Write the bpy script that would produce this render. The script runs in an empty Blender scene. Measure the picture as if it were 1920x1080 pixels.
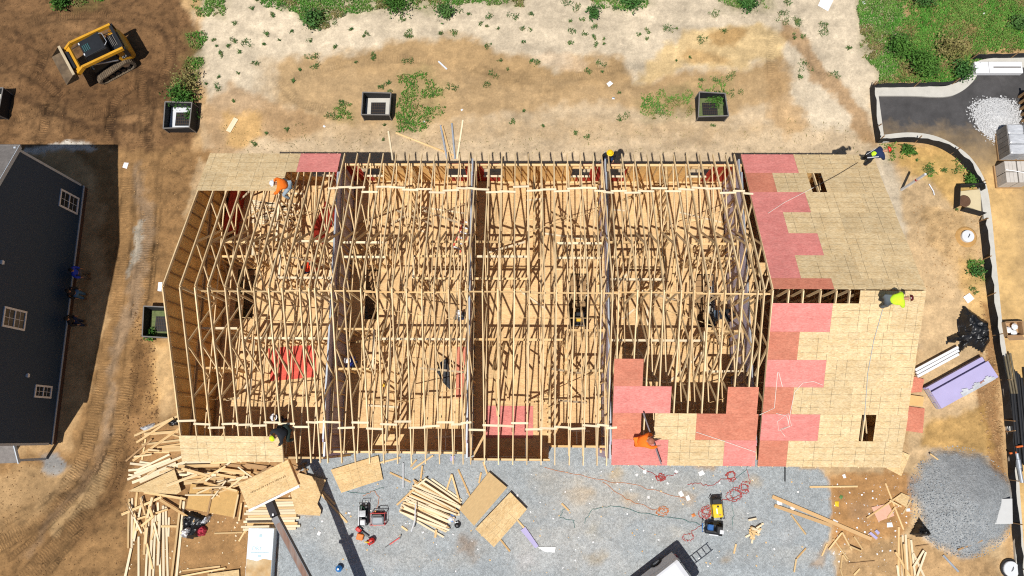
import bpy, bmesh, math, random
import numpy as np
from mathutils import Vector, Matrix

random.seed(7)
SC = bpy.context.scene
COL = SC.collection

# ------------------------------------------------------------------ camera
F_PX = 1406.2
PITCH, YAW, ROLL = math.radians(11.1489), math.radians(0.8947), math.radians(0.468)
CAM = Vector((-0.6304, -5.898, 39.2505))
CROT = Matrix.Rotation(ROLL, 3, 'Z') @ Matrix.Rotation(YAW, 3, 'Y') @ Matrix.Rotation(PITCH, 3, 'X')
cd = bpy.data.cameras.new('camera')
cd.sensor_width = 36.0
cd.lens = F_PX / 1920 * 36
cd.clip_start = 0.5
cd.clip_end = 2000
cam = bpy.data.objects.new('camera', cd)
COL.objects.link(cam)
cam.matrix_world = Matrix.Translation(CAM) @ CROT.to_4x4()
SC.camera = cam

# ------------------------------------------------------------------ sky, sun, exposure
SHE, SHN = 0.215, 0.405                     # shadow run east / north per metre of height
sun_dir = Vector((-SHE, -SHN, 1.0)).normalized()     # towards the sun
sun_el = math.asin(sun_dir.z)
world = bpy.data.worlds.new('World')
SC.world = world
world.use_nodes = True
wn = world.node_tree.nodes
wl = world.node_tree.links
sky = wn.new('ShaderNodeTexSky')
sky.sky_type = 'NISHITA'
sky.sun_disc = False
sky.sun_elevation = sun_el
sky.sun_rotation = math.atan2(sun_dir.x, sun_dir.y)
sky.dust_density = 0.6
wn['Background'].inputs['Strength'].default_value = 0.06
wl.new(sky.outputs[0], wn['Background'].inputs['Color'])
sl = bpy.data.lights.new('sun', 'SUN')
sl.energy = 4.9
sl.angle = math.radians(0.53)
sl.color = (1.0, 0.965, 0.91)
sun = bpy.data.objects.new('sun', sl)
COL.objects.link(sun)
sun.rotation_euler = sun_dir.to_track_quat('Z', 'Y').to_euler()
sun.location = (0, 0, 60)
vs = SC.view_settings
vs.view_transform = 'Standard'
vs.look = 'None'
vs.exposure = 0.08
vs.gamma = 1.0
vs.use_curve_mapping = False
SC.render.engine = 'CYCLES'
SC.cycles.max_bounces = 8
SC.cycles.diffuse_bounces = 6
SC.cycles.use_denoising = False
SC.cycles.filter_width = 1.15

# ------------------------------------------------------------------ helpers
def at(px, py, z=0.0):
    """photo pixel (1920x1080) on a horizontal plane of height z -> world point"""
    d = CROT @ Vector(((px - 960) / F_PX, -(py - 540) / F_PX, -1.0))
    return CAM + d * ((z - CAM.z) / d.z)

def lin(r, g, b, k=1.0):
    f = lambda c: ((c / 255) / 12.92 if c / 255 <= 0.04045 else ((c / 255 + 0.055) / 1.055) ** 2.4) * k
    return (f(r), f(g), f(b))

MATS = {}
def mat(name, col, rough=0.8, var=0.12, scale=3.0, stretch=(1, 1, 1), bump=0.0, bscale=30.0,
        metal=0.0, rnd=0.0, spec=0.35, speck=0.0, speck_scale=60.0, speck_col=None, tint=None, trans=0.0):
    """procedural material: two noises on object coordinates, a per-object shift, optional specks and bump"""
    if name in MATS:
        return MATS[name]
    m = bpy.data.materials.new(name)
    m.use_nodes = True
    nt = m.node_tree
    N, L = nt.nodes, nt.links
    b = N['Principled BSDF']
    b.inputs['Roughness'].default_value = rough
    b.inputs['Metallic'].default_value = metal
    b.inputs['Specular IOR Level'].default_value = spec
    if trans:
        b.inputs['Transmission Weight'].default_value = trans
    tc = N.new('ShaderNodeTexCoord')
    mp = N.new('ShaderNodeMapping')
    mp.inputs['Scale'].default_value = stretch
    L.new(tc.outputs['Object'], mp.inputs['Vector'])
    oi = N.new('ShaderNodeObjectInfo')
    off = N.new('ShaderNodeVectorMath')
    off.operation = 'ADD'
    sc = N.new('ShaderNodeVectorMath')
    sc.operation = 'SCALE'
    sc.inputs['Scale'].default_value = 37.0
    cmb = N.new('ShaderNodeCombineXYZ')
    for i in range(3):
        L.new(oi.outputs['Random'], cmb.inputs[i])
    L.new(cmb.outputs[0], sc.inputs[0])
    L.new(mp.outputs[0], off.inputs[0])
    L.new(sc.outputs[0], off.inputs[1])
    vec = off.outputs[0]
    n1 = N.new('ShaderNodeTexNoise')
    n1.inputs['Scale'].default_value = scale
    n1.inputs['Detail'].default_value = 6
    n1.inputs['Roughness'].default_value = 0.65
    L.new(vec, n1.inputs['Vector'])
    # value = 1 + var*(noise-.5)*2 + rnd*(random-.5)*2
    mr = N.new('ShaderNodeMapRange')
    mr.inputs['From Min'].default_value = 0.25
    mr.inputs['From Max'].default_value = 0.75
    mr.inputs['To Min'].default_value = 1 - var
    mr.inputs['To Max'].default_value = 1 + var
    L.new(n1.outputs['Fac'], mr.inputs['Value'])
    mo = N.new('ShaderNodeMapRange')
    mo.inputs['To Min'].default_value = 1 - rnd
    mo.inputs['To Max'].default_value = 1 + rnd
    L.new(oi.outputs['Random'], mo.inputs['Value'])
    mul = N.new('ShaderNodeMath')
    mul.operation = 'MULTIPLY'
    L.new(mr.outputs[0], mul.inputs[0])
    L.new(mo.outputs[0], mul.inputs[1])
    cs = N.new('ShaderNodeVectorMath')
    cs.operation = 'SCALE'
    L.new(mul.outputs[0], cs.inputs['Scale'])
    if tint is not None:
        mx0 = N.new('ShaderNodeMix')
        mx0.data_type = 'RGBA'
        mx0.inputs['A'].default_value = (*col, 1)
        mx0.inputs['B'].default_value = (*tint, 1)
        n3 = N.new('ShaderNodeTexNoise')
        n3.inputs['Scale'].default_value = scale * 0.37
        n3.inputs['Detail'].default_value = 4
        L.new(vec, n3.inputs['Vector'])
        m3 = N.new('ShaderNodeMapRange')
        m3.inputs['From Min'].default_value = 0.4
        m3.inputs['From Max'].default_value = 0.65
        L.new(n3.outputs['Fac'], m3.inputs['Value'])
        L.new(m3.outputs[0], mx0.inputs['Factor'])
        L.new(mx0.outputs['Result'], cs.inputs[0])
    else:
        cs.inputs[0].default_value = col
    out = cs.outputs[0]
    if speck:
        vo = N.new('ShaderNodeTexNoise')
        vo.inputs['Scale'].default_value = speck_scale
        vo.inputs['Detail'].default_value = 3
        L.new(vec, vo.inputs['Vector'])
        ms = N.new('ShaderNodeMapRange')
        ms.inputs['From Min'].default_value = 0.55
        ms.inputs['From Max'].default_value = 0.68
        ms.inputs['To Max'].default_value = speck
        L.new(vo.outputs['Fac'], ms.inputs['Value'])
        mx = N.new('ShaderNodeMix')
        mx.data_type = 'RGBA'
        L.new(ms.outputs[0], mx.inputs['Factor'])
        L.new(out, mx.inputs['A'])
        mx.inputs['B'].default_value = (*(speck_col or tuple(c * 0.4 for c in col)), 1)
        out = mx.outputs['Result']
    L.new(out, b.inputs['Base Color'])
    if bump:
        nb = N.new('ShaderNodeTexNoise')
        nb.inputs['Scale'].default_value = bscale
        nb.inputs['Detail'].default_value = 5
        L.new(vec, nb.inputs['Vector'])
        bp = N.new('ShaderNodeBump')
        bp.inputs['Strength'].default_value = 1.0
        bp.inputs['Distance'].default_value = bump
        L.new(nb.outputs['Fac'], bp.inputs['Height'])
        L.new(bp.outputs[0], b.inputs['Normal'])
    MATS[name] = m
    return m

WM = {}      # world matrix of every object built, for parenting without a depsgraph update
def link(name, data, W=None, parent=None):
    o = bpy.data.objects.new(name, data)
    COL.objects.link(o)
    W = W.copy() if W is not None else Matrix.Identity(4)
    WM[o] = W
    if parent is not None:
        o.parent = parent
        o.matrix_parent_inverse = WM[parent].inverted()
    o.matrix_basis = W
    return o

def tag(o, label, cat, group=None, kind=None):
    if label: o['label'] = label
    if cat: o['category'] = cat
    if group: o['group'] = group
    if kind: o['kind'] = kind
    return o

def thing(name, label, cat, loc=(0, 0, 0), rz=0.0, group=None):
    o = link(name, None, Matrix.Translation(Vector(loc)) @ Matrix.Rotation(rz, 4, 'Z'))
    o.empty_display_size = 0.2
    return tag(o, label, cat, group)

def structure(o):
    o['kind'] = 'structure'
    return o

class MB:
    """collects shapes; build() links them as ONE mesh object"""
    def __init__(self):
        self.v, self.f, self.mi, self.cur = [], [], [], 0
    def add(self, vs, fs):
        n = len(self.v)
        self.v += [tuple(p) for p in vs]
        self.f += [tuple(i + n for i in f) for f in fs]
        self.mi += [self.cur] * len(fs)
        return self
    def box(self, c, s, M=None):
        x, y, z = s[0] / 2, s[1] / 2, s[2] / 2
        vs = [Vector((sx * x, sy * y, sz * z)) for sz in (-1, 1) for sy in (-1, 1) for sx in (-1, 1)]
        if M is not None: vs = [M @ p for p in vs]
        c = Vector(c)
        return self.add([p + c for p in vs], [(0, 2, 3, 1), (4, 5, 7, 6), (0, 1, 5, 4), (2, 6, 7, 3), (0, 4, 6, 2), (1, 3, 7, 5)])
    def bbox(self, c, s, bev=0.03, M=None):
        """box with chamfered vertical and top edges"""
        x, y, z = s[0] / 2, s[1] / 2, s[2] / 2
        def ring(dx, dy, b, zz):
            return [(-dx + b, -dy, zz), (dx - b, -dy, zz), (dx, -dy + b, zz), (dx, dy - b, zz),
                    (dx - b, dy, zz), (-dx + b, dy, zz), (-dx, dy - b, zz), (-dx, -dy + b, zz)]
        vs = ring(x, y, bev, -z) + ring(x, y, bev, z - bev) + ring(x - bev, y - bev, bev, z)
        vs = [Vector(p) for p in vs]
        if M is not None: vs = [M @ p for p in vs]
        c = Vector(c)
        fs = [tuple(range(7, -1, -1)), tuple(range(16, 24))]
        for k in (0, 8):
            for i in range(8):
                j = (i + 1) % 8
                fs.append((k + i, k + j, k + 8 + j, k + 8 + i))
        return self.add([p + c for p in vs], fs)
    def beam(self, p0, p1, w, h, up=(0, 0, 1)):
        """bar from p0 to p1: w sideways, h along up"""
        p0, p1 = Vector(p0), Vector(p1)
        d = (p1 - p0).normalized()
        s = d.cross(Vector(up))
        if s.length < 1e-5: s = d.cross(Vector((1, 0, 0)))
        s.normalize()
        u = s.cross(d)
        vs = []
        for p in (p0, p1):
            for a, b in ((-1, -1), (1, -1), (1, 1), (-1, 1)):
                vs.append(p + s * (a * w / 2) + u * (b * h / 2))
        return self.add(vs, [(3, 2, 1, 0), (4, 5, 6, 7), (0, 1, 5, 4), (1, 2, 6, 5), (2, 3, 7, 6), (3, 0, 4, 7)])
    def prism(self, poly, z0, z1):
        """poly: list of (x,y) ccw"""
        n = len(poly)
        a = sum(poly[i][0] * poly[(i + 1) % n][1] - poly[(i + 1) % n][0] * poly[i][1] for i in range(n))
        if a < 0: poly = poly[::-1]
        vs = [(p[0], p[1], z0) for p in poly] + [(p[0], p[1], z1) for p in poly]
        fs = [tuple(range(n - 1, -1, -1)), tuple(range(n, 2 * n))]
        for i in range(n):
            j = (i + 1) % n
            fs.append((i, j, n + j, n + i))
        return self.add(vs, fs)
    def tube(self, pts, r, n=6, closed=False, cap=True):
        pts = [Vector(p) for p in pts]
        rs = r if isinstance(r, (list, tuple)) else [r] * len(pts)
        vs, fs, prev = [], [], None
        for i, p in enumerate(pts):
            a = pts[i - 1] if (i > 0 or closed) else p
            b = pts[(i + 1) % len(pts)] if (i < len(pts) - 1 or closed) else p
            d = (b - a)
            d = d.normalized() if d.length > 1e-9 else Vector((0, 0, 1))
            if prev is None:
                s = d.cross(Vector((0, 0, 1)))
                if s.length < 1e-3: s = d.cross(Vector((1, 0, 0)))
            else:
                s = prev - d * prev.dot(d)
                if s.length < 1e-4: s = d.cross(Vector((1, 0, 0)))
            s.normalize()
            prev = s
            u = d.cross(s)
            for k in range(n):
                t = 2 * math.pi * k / n
                vs.append(p + (s * math.cos(t) + u * math.sin(t)) * rs[i])
        m = len(pts)
        for i in range(m if closed else m - 1):
            j = (i + 1) % m
            for k in range(n):
                q = (k + 1) % n
                fs.append((i * n + k, i * n + q, j * n + q, j * n + k))
        if cap and not closed:
            fs.append(tuple(range(n - 1, -1, -1)))
            fs.append(tuple((m - 1) * n + k for k in range(n)))
        return self.add(vs, fs)
    def lathe(self, prof, c=(0, 0, 0), n=16, M=None):
        """prof: list of (radius, z)"""
        vs, fs = [], []
        c = Vector(c)
        for r, z in prof:
            for k in range(n):
                t = 2 * math.pi * k / n
                p = Vector((r * math.cos(t), r * math.sin(t), z))
                vs.append((M @ p if M is not None else p) + c)
        for i in range(len(prof) - 1):
            for k in range(n):
                q = (k + 1) % n
                fs.append((i * n + k, i * n + q, (i + 1) * n + q, (i + 1) * n + k))
        fs.append(tuple(range(n - 1, -1, -1)))
        fs.append(tuple((len(prof) - 1) * n + k for k in range(n)))
        return self.add(vs, fs)
    def data(self, name, mats, smooth=False):
        me = bpy.data.meshes.new(name)
        me.from_pydata(self.v, [], self.f)
        if not isinstance(mats, (list, tuple)): mats = [mats]
        for m in mats: me.materials.append(m)
        if len(mats) > 1: me.polygons.foreach_set('material_index', self.mi)
        if smooth: me.polygons.foreach_set('use_smooth', [True] * len(me.polygons))
        me.update()
        return me
    def build(self, name, mats, parent=None, W=None, smooth=False):
        """vertices are in the frame of W when W is given, else in the parent's frame"""
        if W is None and parent is not None: W = WM[parent]
        return link(name, self.data(name, mats, smooth), W, parent)

BEAMS = {}
def beam_matrix(p0, p1, up=(0, 0, 1)):
    p0, p1 = Vector(p0), Vector(p1)
    x = (p1 - p0).normalized()
    y = Vector(up).cross(x)
    if y.length < 1e-5: y = Vector((0, 1, 0)).cross(x)
    y.normalize()
    z = x.cross(y)
    R = Matrix((x, y, z)).transposed().to_4x4()
    return Matrix.Translation((p0 + p1) / 2) @ R
def beam(name, p0, p1, w, h, m, parent=None, up=(0, 0, 1)):
    """one board as an object: w sideways, h along up; local x runs along the grain; meshes are shared"""
    l = (Vector(p1) - Vector(p0)).length
    key = (round(l, 2), round(w, 3), round(h, 3), m.name)
    if key not in BEAMS:
        BEAMS[key] = MB().box((0, 0, 0), (max(l, 0.01), w, h)).data('board', m)
    return link(name, BEAMS[key], beam_matrix(p0, p1, up), parent)
# ------------------------------------------------------------------ materials
LUM = mat('lumber', lin(226, 196, 146, .84), .75, .14, 2.2, (0.35, 9, 9), rnd=.20, bump=.002, bscale=14, tint=lin(208, 168, 112, .82))
LUMW = mat('lumber_truss', lin(232, 206, 162, .88), .75, .14, 2.2, (0.35, 9, 9), rnd=.14, tint=lin(214, 182, 134, .84))
LUMB = mat('lumber_bleached', lin(232, 214, 180, .85), .75, .10, 2.2, (0.35, 9, 9), rnd=.10)
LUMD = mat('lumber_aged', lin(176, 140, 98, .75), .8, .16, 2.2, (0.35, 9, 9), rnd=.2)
LVL = mat('lumber_laminated', lin(206, 168, 118, .80), .7, .12, 3, (0.3, 8, 8), rnd=.08)

def osb(name, col, dark, lines=True, line_col=(0.10, 0.08, 0.05), strength=.55):
    """oriented strand board: flakes from stretched noises, printed nail lines, tone per sheet"""
    m = bpy.data.materials.new(name)
    m.use_nodes = True
    N, L = m.node_tree.nodes, m.node_tree.links
    b = N['Principled BSDF']
    b.inputs['Roughness'].default_value = .82
    b.inputs['Specular IOR Level'].default_value = .25
    tc = N.new('ShaderNodeTexCoord')
    oi = N.new('ShaderNodeObjectInfo')
    def math_(op, a, c=None, clamp=False):
        n = N.new('ShaderNodeMath')
        n.operation = op
        n.use_clamp = clamp
        for i, v in enumerate((a, c)):
            if v is None: continue
            if isinstance(v, (int, float)): n.inputs[i].default_value = v
            else: L.new(v, n.inputs[i])
        return n.outputs[0]
    cmb = N.new('ShaderNodeCombineXYZ')
    r37 = math_('MULTIPLY', oi.outputs['Random'], 41.0)
    for i in range(3): L.new(r37, cmb.inputs[i])
    add = N.new('ShaderNodeVectorMath')
    L.new(tc.outputs['Object'], add.inputs[0])
    L.new(cmb.outputs[0], add.inputs[1])
    def noise(sc, st, det=4):
        mp = N.new('ShaderNodeMapping')
        mp.inputs['Scale'].default_value = st
        L.new(add.outputs[0], mp.inputs['Vector'])
        n = N.new('ShaderNodeTexNoise')
        n.inputs['Scale'].default_value = sc
        n.inputs['Detail'].default_value = det
        n.inputs['Roughness'].default_value = .7
        L.new(mp.outputs[0], n.inputs['Vector'])
        return n.outputs['Fac']
    fl = noise(9, (1, 3.2, 1))
    fl2 = noise(2.0, (1, 1.6, 1), 3)
    vo = N.new('ShaderNodeTexVoronoi')
    vo.inputs['Scale'].default_value = 13
    mpv = N.new('ShaderNodeMapping')
    mpv.inputs['Scale'].default_value = (1, 2.4, 1)
    L.new(add.outputs[0], mpv.inputs['Vector'])
    L.new(mpv.outputs[0], vo.inputs['Vector'])
    f = math_('ADD', math_('MULTIPLY', math_('SUBTRACT', fl, .5), 2.4), .45)
    f = math_('ADD', f, math_('MULTIPLY', math_('SUBTRACT', fl2, .5), 1.2), True)
    mx = N.new('ShaderNodeMix')
    mx.data_type = 'RGBA'
    mx.inputs['A'].default_value = (*dark, 1)
    mx.inputs['B'].default_value = (*col, 1)
    L.new(f, mx.inputs['Factor'])
    sep = N.new('ShaderNodeSeparateColor')
    L.new(vo.outputs['Color'], sep.inputs[0])
    tone = math_('ADD', math_('MULTIPLY', oi.outputs['Random'], .16), .92)
    tone = math_('MULTIPLY', tone, math_('ADD', math_('MULTIPLY', sep.outputs[0], .24), .88))
    sc = N.new('ShaderNodeVectorMath')
    sc.operation = 'SCALE'
    L.new(mx.outputs['Result'], sc.inputs[0])
    L.new(tone, sc.inputs['Scale'])
    out = sc.outputs[0]
    # weathering patches and scuffs
    wp = noise(.9, (1, 1.4, 1), 5)
    wfac = N.new('ShaderNodeMapRange')
    for k_, q_ in zip(('From Min', 'From Max', 'To Min', 'To Max'), (.3, .7, .88, 1.10)): wfac.inputs[k_].default_value = q_
    L.new(wp, wfac.inputs['Value'])
    sc2 = N.new('ShaderNodeVectorMath'); sc2.operation = 'SCALE'
    L.new(out, sc2.inputs[0]); L.new(wfac.outputs[0], sc2.inputs['Scale'])
    out = sc2.outputs[0]
    # dark flecks
    fk = noise(16, (1, 2.0, 1), 2)
    fm = math_('MULTIPLY', math_('SUBTRACT', fk, .63), 7.0, True)
    mk = N.new('ShaderNodeMix')
    mk.data_type = 'RGBA'
    L.new(math_('MULTIPLY', fm, .6), mk.inputs['Factor'])
    L.new(out, mk.inputs['A'])
    mk.inputs['B'].default_value = (*[c * .35 for c in dark], 1)
    out = mk.outputs['Result']
    if lines:
        sx = N.new('ShaderNodeSeparateXYZ')
        L.new(tc.outputs['Object'], sx.inputs[0])
        wob = math_('MULTIPLY', math_('SUBTRACT', fl2, .5), .02)
        def line(coord, pos, w):
            d = math_('ABSOLUTE', math_('SUBTRACT', math_('ADD', coord, wob), pos))
            return math_('LESS_THAN', d, w)
        tot = None
        for y in (.305, .61, .915):
            l = line(sx.outputs['Y'], y, .007)
            tot = l if tot is None else math_('MAXIMUM', tot, l)
        p0 = math_('ADD', math_('MULTIPLY', oi.outputs['Random'], .9), .35)
        p1 = math_('ADD', p0, .41)
        p2 = math_('ADD', p0, 1.22)
        for p in (p0, p1, p2):
            tot = math_('MAXIMUM', tot, line(sx.outputs['X'], p, .008))
        brk = math_('MULTIPLY', math_('SUBTRACT', noise(2.2, (1, 1, 1), 2), .36), 6.0, True)
        ml = N.new('ShaderNodeMix')
        ml.data_type = 'RGBA'
        L.new(math_('MULTIPLY', math_('MULTIPLY', tot, brk), strength), ml.inputs['Factor'])
        L.new(out, ml.inputs['A'])
        ml.inputs['B'].default_value = (*line_col, 1)
        out = ml.outputs['Result']
    L.new(out, b.inputs['Base Color'])
    bp = N.new('ShaderNodeBump')
    bp.inputs['Distance'].default_value = .003
    bp.inputs['Strength'].default_value = .8
    L.new(fl, bp.inputs['Height'])
    L.new(bp.outputs[0], b.inputs['Normal'])
    MATS[name] = m
    return m
OSB_ROOF = osb('strand_board_roof', lin(234, 212, 170, .84), lin(208, 176, 126, .82), strength=.8)
OSB_GND = osb('strand_board_sheet', lin(234, 208, 160, .84), lin(210, 174, 120, .82))
OSB_FLOOR = osb('strand_board_floor', lin(234, 200, 150, .86), lin(212, 172, 120, .84), strength=.22)
OSB_WALL = osb('strand_board_wall', lin(238, 200, 134, .92), lin(216, 168, 102, .90), lines=False)
RED_A = osb('red_board_pink', lin(230, 150, 140, .86), lin(212, 124, 116, .84), strength=.10)
RED_B = osb('red_board_orange', lin(214, 140, 114, .86), lin(194, 116, 92, .84), strength=.10)
RED_C = osb('red_board_coral', lin(234, 108, 90, .86), lin(214, 84, 70, .84), lines=False)
RED_W = osb('red_board_wall', lin(205, 72, 52, .74), lin(165, 46, 34, .74), lines=False)
WHITE = mat('white_paint', lin(235, 236, 238, .82), .5, .05, 2)
PVC = mat('white_plastic', lin(225, 228, 232, .80), .4, .06, 3)
PAPER = mat('white_paper', lin(240, 240, 240, .85), .8, .06, 5)
STEEL = mat('steel', (.42, .43, .45), .42, .15, 4, metal=.85)
GALV = mat('galvanised', lin(186, 192, 200, .8), .45, .12, 4, metal=.5)
BLACKP = mat('black_plastic', (.012, .012, .014), .45, .25, 4, spec=.5)
BLACKF = mat('black_fabric', (.016, .017, .02), .75, .35, 6, bump=.012, bscale=5)
RUBBER = mat('rubber', (.02, .02, .02), .8, .3, 8)
LINER = mat('shaft_liner', lin(200, 192, 214, .84), .75, .08, 2, rnd=.05)
PURP = mat('purple_board', lin(180, 172, 212, .82), .7, .06, 2, rnd=.03)
CONC = mat('concrete', lin(206, 202, 192, .80), .85, .10, 2.5, bump=.004, bscale=25, speck=.25, speck_scale=40)
IRON = mat('cast_iron', lin(112, 82, 62, .8), .7, .2, 8, metal=.3)
GLASS = mat('window_glass', (.02, .025, .03), .06, .2, 1.2, spec=.8)
SKIN = mat('skin', lin(190, 140, 110, .8), .6, .06, 8)
# ------------------------------------------------------------------ ground
rng = np.random.default_rng(11)
def vnoise(x, y, seed):
    """smooth value noise on arrays"""
    r = np.random.default_rng(seed)
    T = r.random((256, 256))
    xi = np.floor(x).astype(int); yi = np.floor(y).astype(int)
    fx = x - xi; fy = y - yi
    fx = fx * fx * (3 - 2 * fx); fy = fy * fy * (3 - 2 * fy)
    a = T[xi & 255, yi & 255]; b = T[(xi + 1) & 255, yi & 255]
    c = T[xi & 255, (yi + 1) & 255]; d = T[(xi + 1) & 255, (yi + 1) & 255]
    return (a * (1 - fx) + b * fx) * (1 - fy) + (c * (1 - fx) + d * fx) * fy
def fbm(x, y, f, oct=4, seed=1):
    s = 0; a = 1.0; t = 0
    for o in range(oct):
        s = s + a * (vnoise(x * f + 17.3 * o, y * f - 9.1 * o, seed + o) - .5) * 2
        t += a; a *= .55; f *= 2.05
    return s / t
def wpoly(pts, z=0.0):
    return np.array([(lambda p: (p.x, p.y))(at(a, b, z)) for a, b in pts])
def sdf_poly(X, Y, P):
    """signed distance to polygon, positive inside (metres)"""
    d = np.full(X.shape, 1e9); ins = np.zeros(X.shape, bool)
    n = len(P)
    for i in range(n):
        ax, ay = P[i]; bx, by = P[(i + 1) % n]
        ex, ey = bx - ax, by - ay
        t = np.clip(((X - ax) * ex + (Y - ay) * ey) / (ex * ex + ey * ey + 1e-12), 0, 1)
        d = np.minimum(d, np.hypot(X - ax - t * ex, Y - ay - t * ey))
        c = ((ay > Y) != (by > Y)) & (X < (bx - ax) * (Y - ay) / (by - ay + 1e-12) + ax)
        ins ^= c
    return np.where(ins, d, -d)
def dist_line(X, Y, P):
    """distance to polyline and arc length of the nearest point"""
    d = np.full(X.shape, 1e9); arc = np.zeros(X.shape); acc = 0.0
    for i in range(len(P) - 1):
        ax, ay = P[i]; bx, by = P[i + 1]
        ex, ey = bx - ax, by - ay
        l = math.hypot(ex, ey)
        t = np.clip(((X - ax) * ex + (Y - ay) * ey) / (l * l), 0, 1)
        q = np.hypot(X - ax - t * ex, Y - ay - t * ey)
        m = q < d
        d = np.where(m, q, d); arc = np.where(m, acc + t * l, arc); acc += l
    return d, arc
def smooth_line(pts, n=8):
    P = wpoly(pts); out = []
    for i in range(len(P) - 1):
        p0 = P[max(i - 1, 0)]; p1 = P[i]; p2 = P[i + 1]; p3 = P[min(i + 2, len(P) - 1)]
        for k in range(n):
            t = k / n
            out.append(.5 * ((2 * p1) + (-p0 + p2) * t + (2 * p0 - 5 * p1 + 4 * p2 - p3) * t * t + (-p0 + 3 * p1 - 3 * p2 + p3) * t ** 3))
    out.append(P[-1])
    return np.array(out)

step = 0.125
gx = np.concatenate([[-600, -250, -120, -70, -48, -38], np.arange(-33, 30.01, step), [35, 45, 70, 120, 250, 600]])
gy = np.concatenate([[-600, -250, -120, -60, -30, -19], np.arange(-15, 21.01, step), [25, 35, 60, 120, 250, 600]])
GX, GY = np.meshgrid(gx, gy, indexing='ij')
wx = GX + .6 * fbm(GX, GY, .5, 5, 21) + .22 * fbm(GX, GY, 2.2, 4, 61)
wy = GY + .6 * fbm(GX, GY, .5, 5, 41) + .22 * fbm(GX, GY, 2.2, 4, 81)
EDG = fbm(GX, GY, 1.9, 5, 91)
soil = np.zeros(GX.shape + (3,)); soil[:] = lin(196, 160, 114)
gravel = np.zeros(GX.shape); cloddy = np.full(GX.shape, .25); wet = np.zeros(GX.shape)
def zone(col, pts, soft=.35, op=1.0, clod=None, warp=True, gv=None, damp=None):
    s = sdf_poly(wx if warp else GX, wy if warp else GY, wpoly(pts))
    m = np.clip(s / soft + .5 + (.55 * EDG if warp else 0) * np.clip(2.5 - np.abs(s) / soft, 0, 1), 0, 1); m = m * m * (3 - 2 * m) * op
    soil[:] = soil * (1 - m[..., None]) + np.array(lin(*col)) * m[..., None]
    if clod is not None: cloddy[:] = cloddy * (1 - m) + clod * m
    if gv is not None: gravel[:] = gravel * (1 - m) + gv * m
    if damp is not None: wet[:] = wet * (1 - m) + damp * m
    return m
# top: pale sand sheet, damp olive band, ochre sand
zone((210, 193, 166), [(360, -80), (1700, -80), (1690, 100), (1640, 180), (1640, 280), (1700, 330), (1745, 430), (1755, 560), (1730, 640), (1690, 680), (1640, 400), (1200, 330), (500, 330), (380, 285), (400, 200), (375, 100)], .8)
zone((198, 174, 140), [(380, 200), (560, 215), (860, 225), (1200, 230), (1480, 230), (1640, 250), (1640, 330), (380, 330)], .8, .85)
zone((174, 142, 98), [(505, 190), (520, 130), (580, 110), (640, 98), (720, 78), (800, 64), (880, 70), (960, 92), (1040, 132), (1075, 110), (1170, 106), (1190, 152), (1290, 132), (1400, 128), (1475, 108), (1485, 175), (1400, 205), (1300, 215), (1200, 205), (1100, 198), (960, 208), (860, 222), (760, 235), (640, 230)], .7, .95, .1, damp=1)
zone((186, 157, 117), [(480, 120), (640, 120), (900, 160), (1200, 160), (1480, 140), (1500, 240), (1300, 262), (900, 258), (600, 262), (470, 240)], 1.6, .55)
zone((176, 140, 98), [(385, 210), (440, 150), (505, 190), (620, 225), (560, 268), (480, 262), (430, 292), (385, 290)], .6, .7, .2)
zone((214, 184, 132), [(1190, 152), (1235, 90), (1280, 60), (1340, 45), (1440, 50), (1485, 75), (1470, 108), (1400, 126), (1290, 130), (1240, 152)], .5, .9)
zone((170, 132, 80), [(1330, 65), (1375, 48), (1400, 62), (1372, 88), (1340, 85)], .35, .75, damp=1)
zone((186, 146, 92), [(1290, 85), (1340, 100), (1370, 118), (1300, 122), (1270, 108)], .4, .6)
zone((200, 160, 100), [(425, 215), (470, 205), (490, 250), (450, 285), (415, 265)], .5, .7)
zone((206, 180, 148), [(1000, 105), (1060, 100), (1100, 118), (1075, 138), (1040, 132)], .3, .6)
zone((164, 126, 82), [(1470, 40), (1520, 70), (1540, 120), (1590, 165), (1625, 215), (1640, 275), (1610, 270), (1590, 210), (1550, 168), (1515, 140), (1505, 100), (1465, 70)], .35, .75, .3)
zone((190, 154, 108), [(1440, 130), (1480, 120), (1490, 190), (1520, 230), (1480, 260), (1440, 220)], .5, .7)
# left: mud round the loader, yard beside the building
zone((126, 94, 62), [(-300, -120), (345, -120), (350, 20), (385, 70), (355, 130), (378, 190), (372, 240), (330, 300), (270, 290), (225, 275), (-300, 282)], .5, 1, 1.0)
for pp_, op_ in (([(20, 200), (90, 180), (150, 215), (120, 262), (30, 262)], .45), ([(60, 30), (150, 25), (190, 60), (120, 70)], .35), ([(220, 215), (300, 190), (320, 260), (230, 268)], .45), ([(290, 60), (345, 90), (330, 150), (290, 120)], .35), ([(0, 120), (50, 110), (60, 150), (0, 165)], .4)):
    zone((164, 126, 86), pp_, .8, op_, .8)
for ln_, w_ in (([(30, 55), (60, 110), (110, 170), (130, 260)], .16), ([(265, 150), (275, 200), (270, 262)], .18), ([(295, 40), (330, 100), (320, 170)], .2), ([(160, 180), (205, 200), (225, 262)], .16), ([(0, 180), (60, 190), (150, 235), (250, 240)], .18), ([(240, 130), (300, 150), (340, 130)], .2)):
    d_, _ = dist_line(wx, wy, smooth_line(ln_)); m_ = np.clip((w_ - d_) / .12 + .5, 0, 1)[..., None] * .7
    soil[:] = soil * (1 - m_) + np.array(lin(88, 64, 42)) * m_
zone((108, 78, 50), [(-50, 90), (60, 70), (90, 140), (250, 150), (300, 60), (340, 120), (300, 200), (200, 230), (60, 180)], .8, .45, 1.0)
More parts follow.
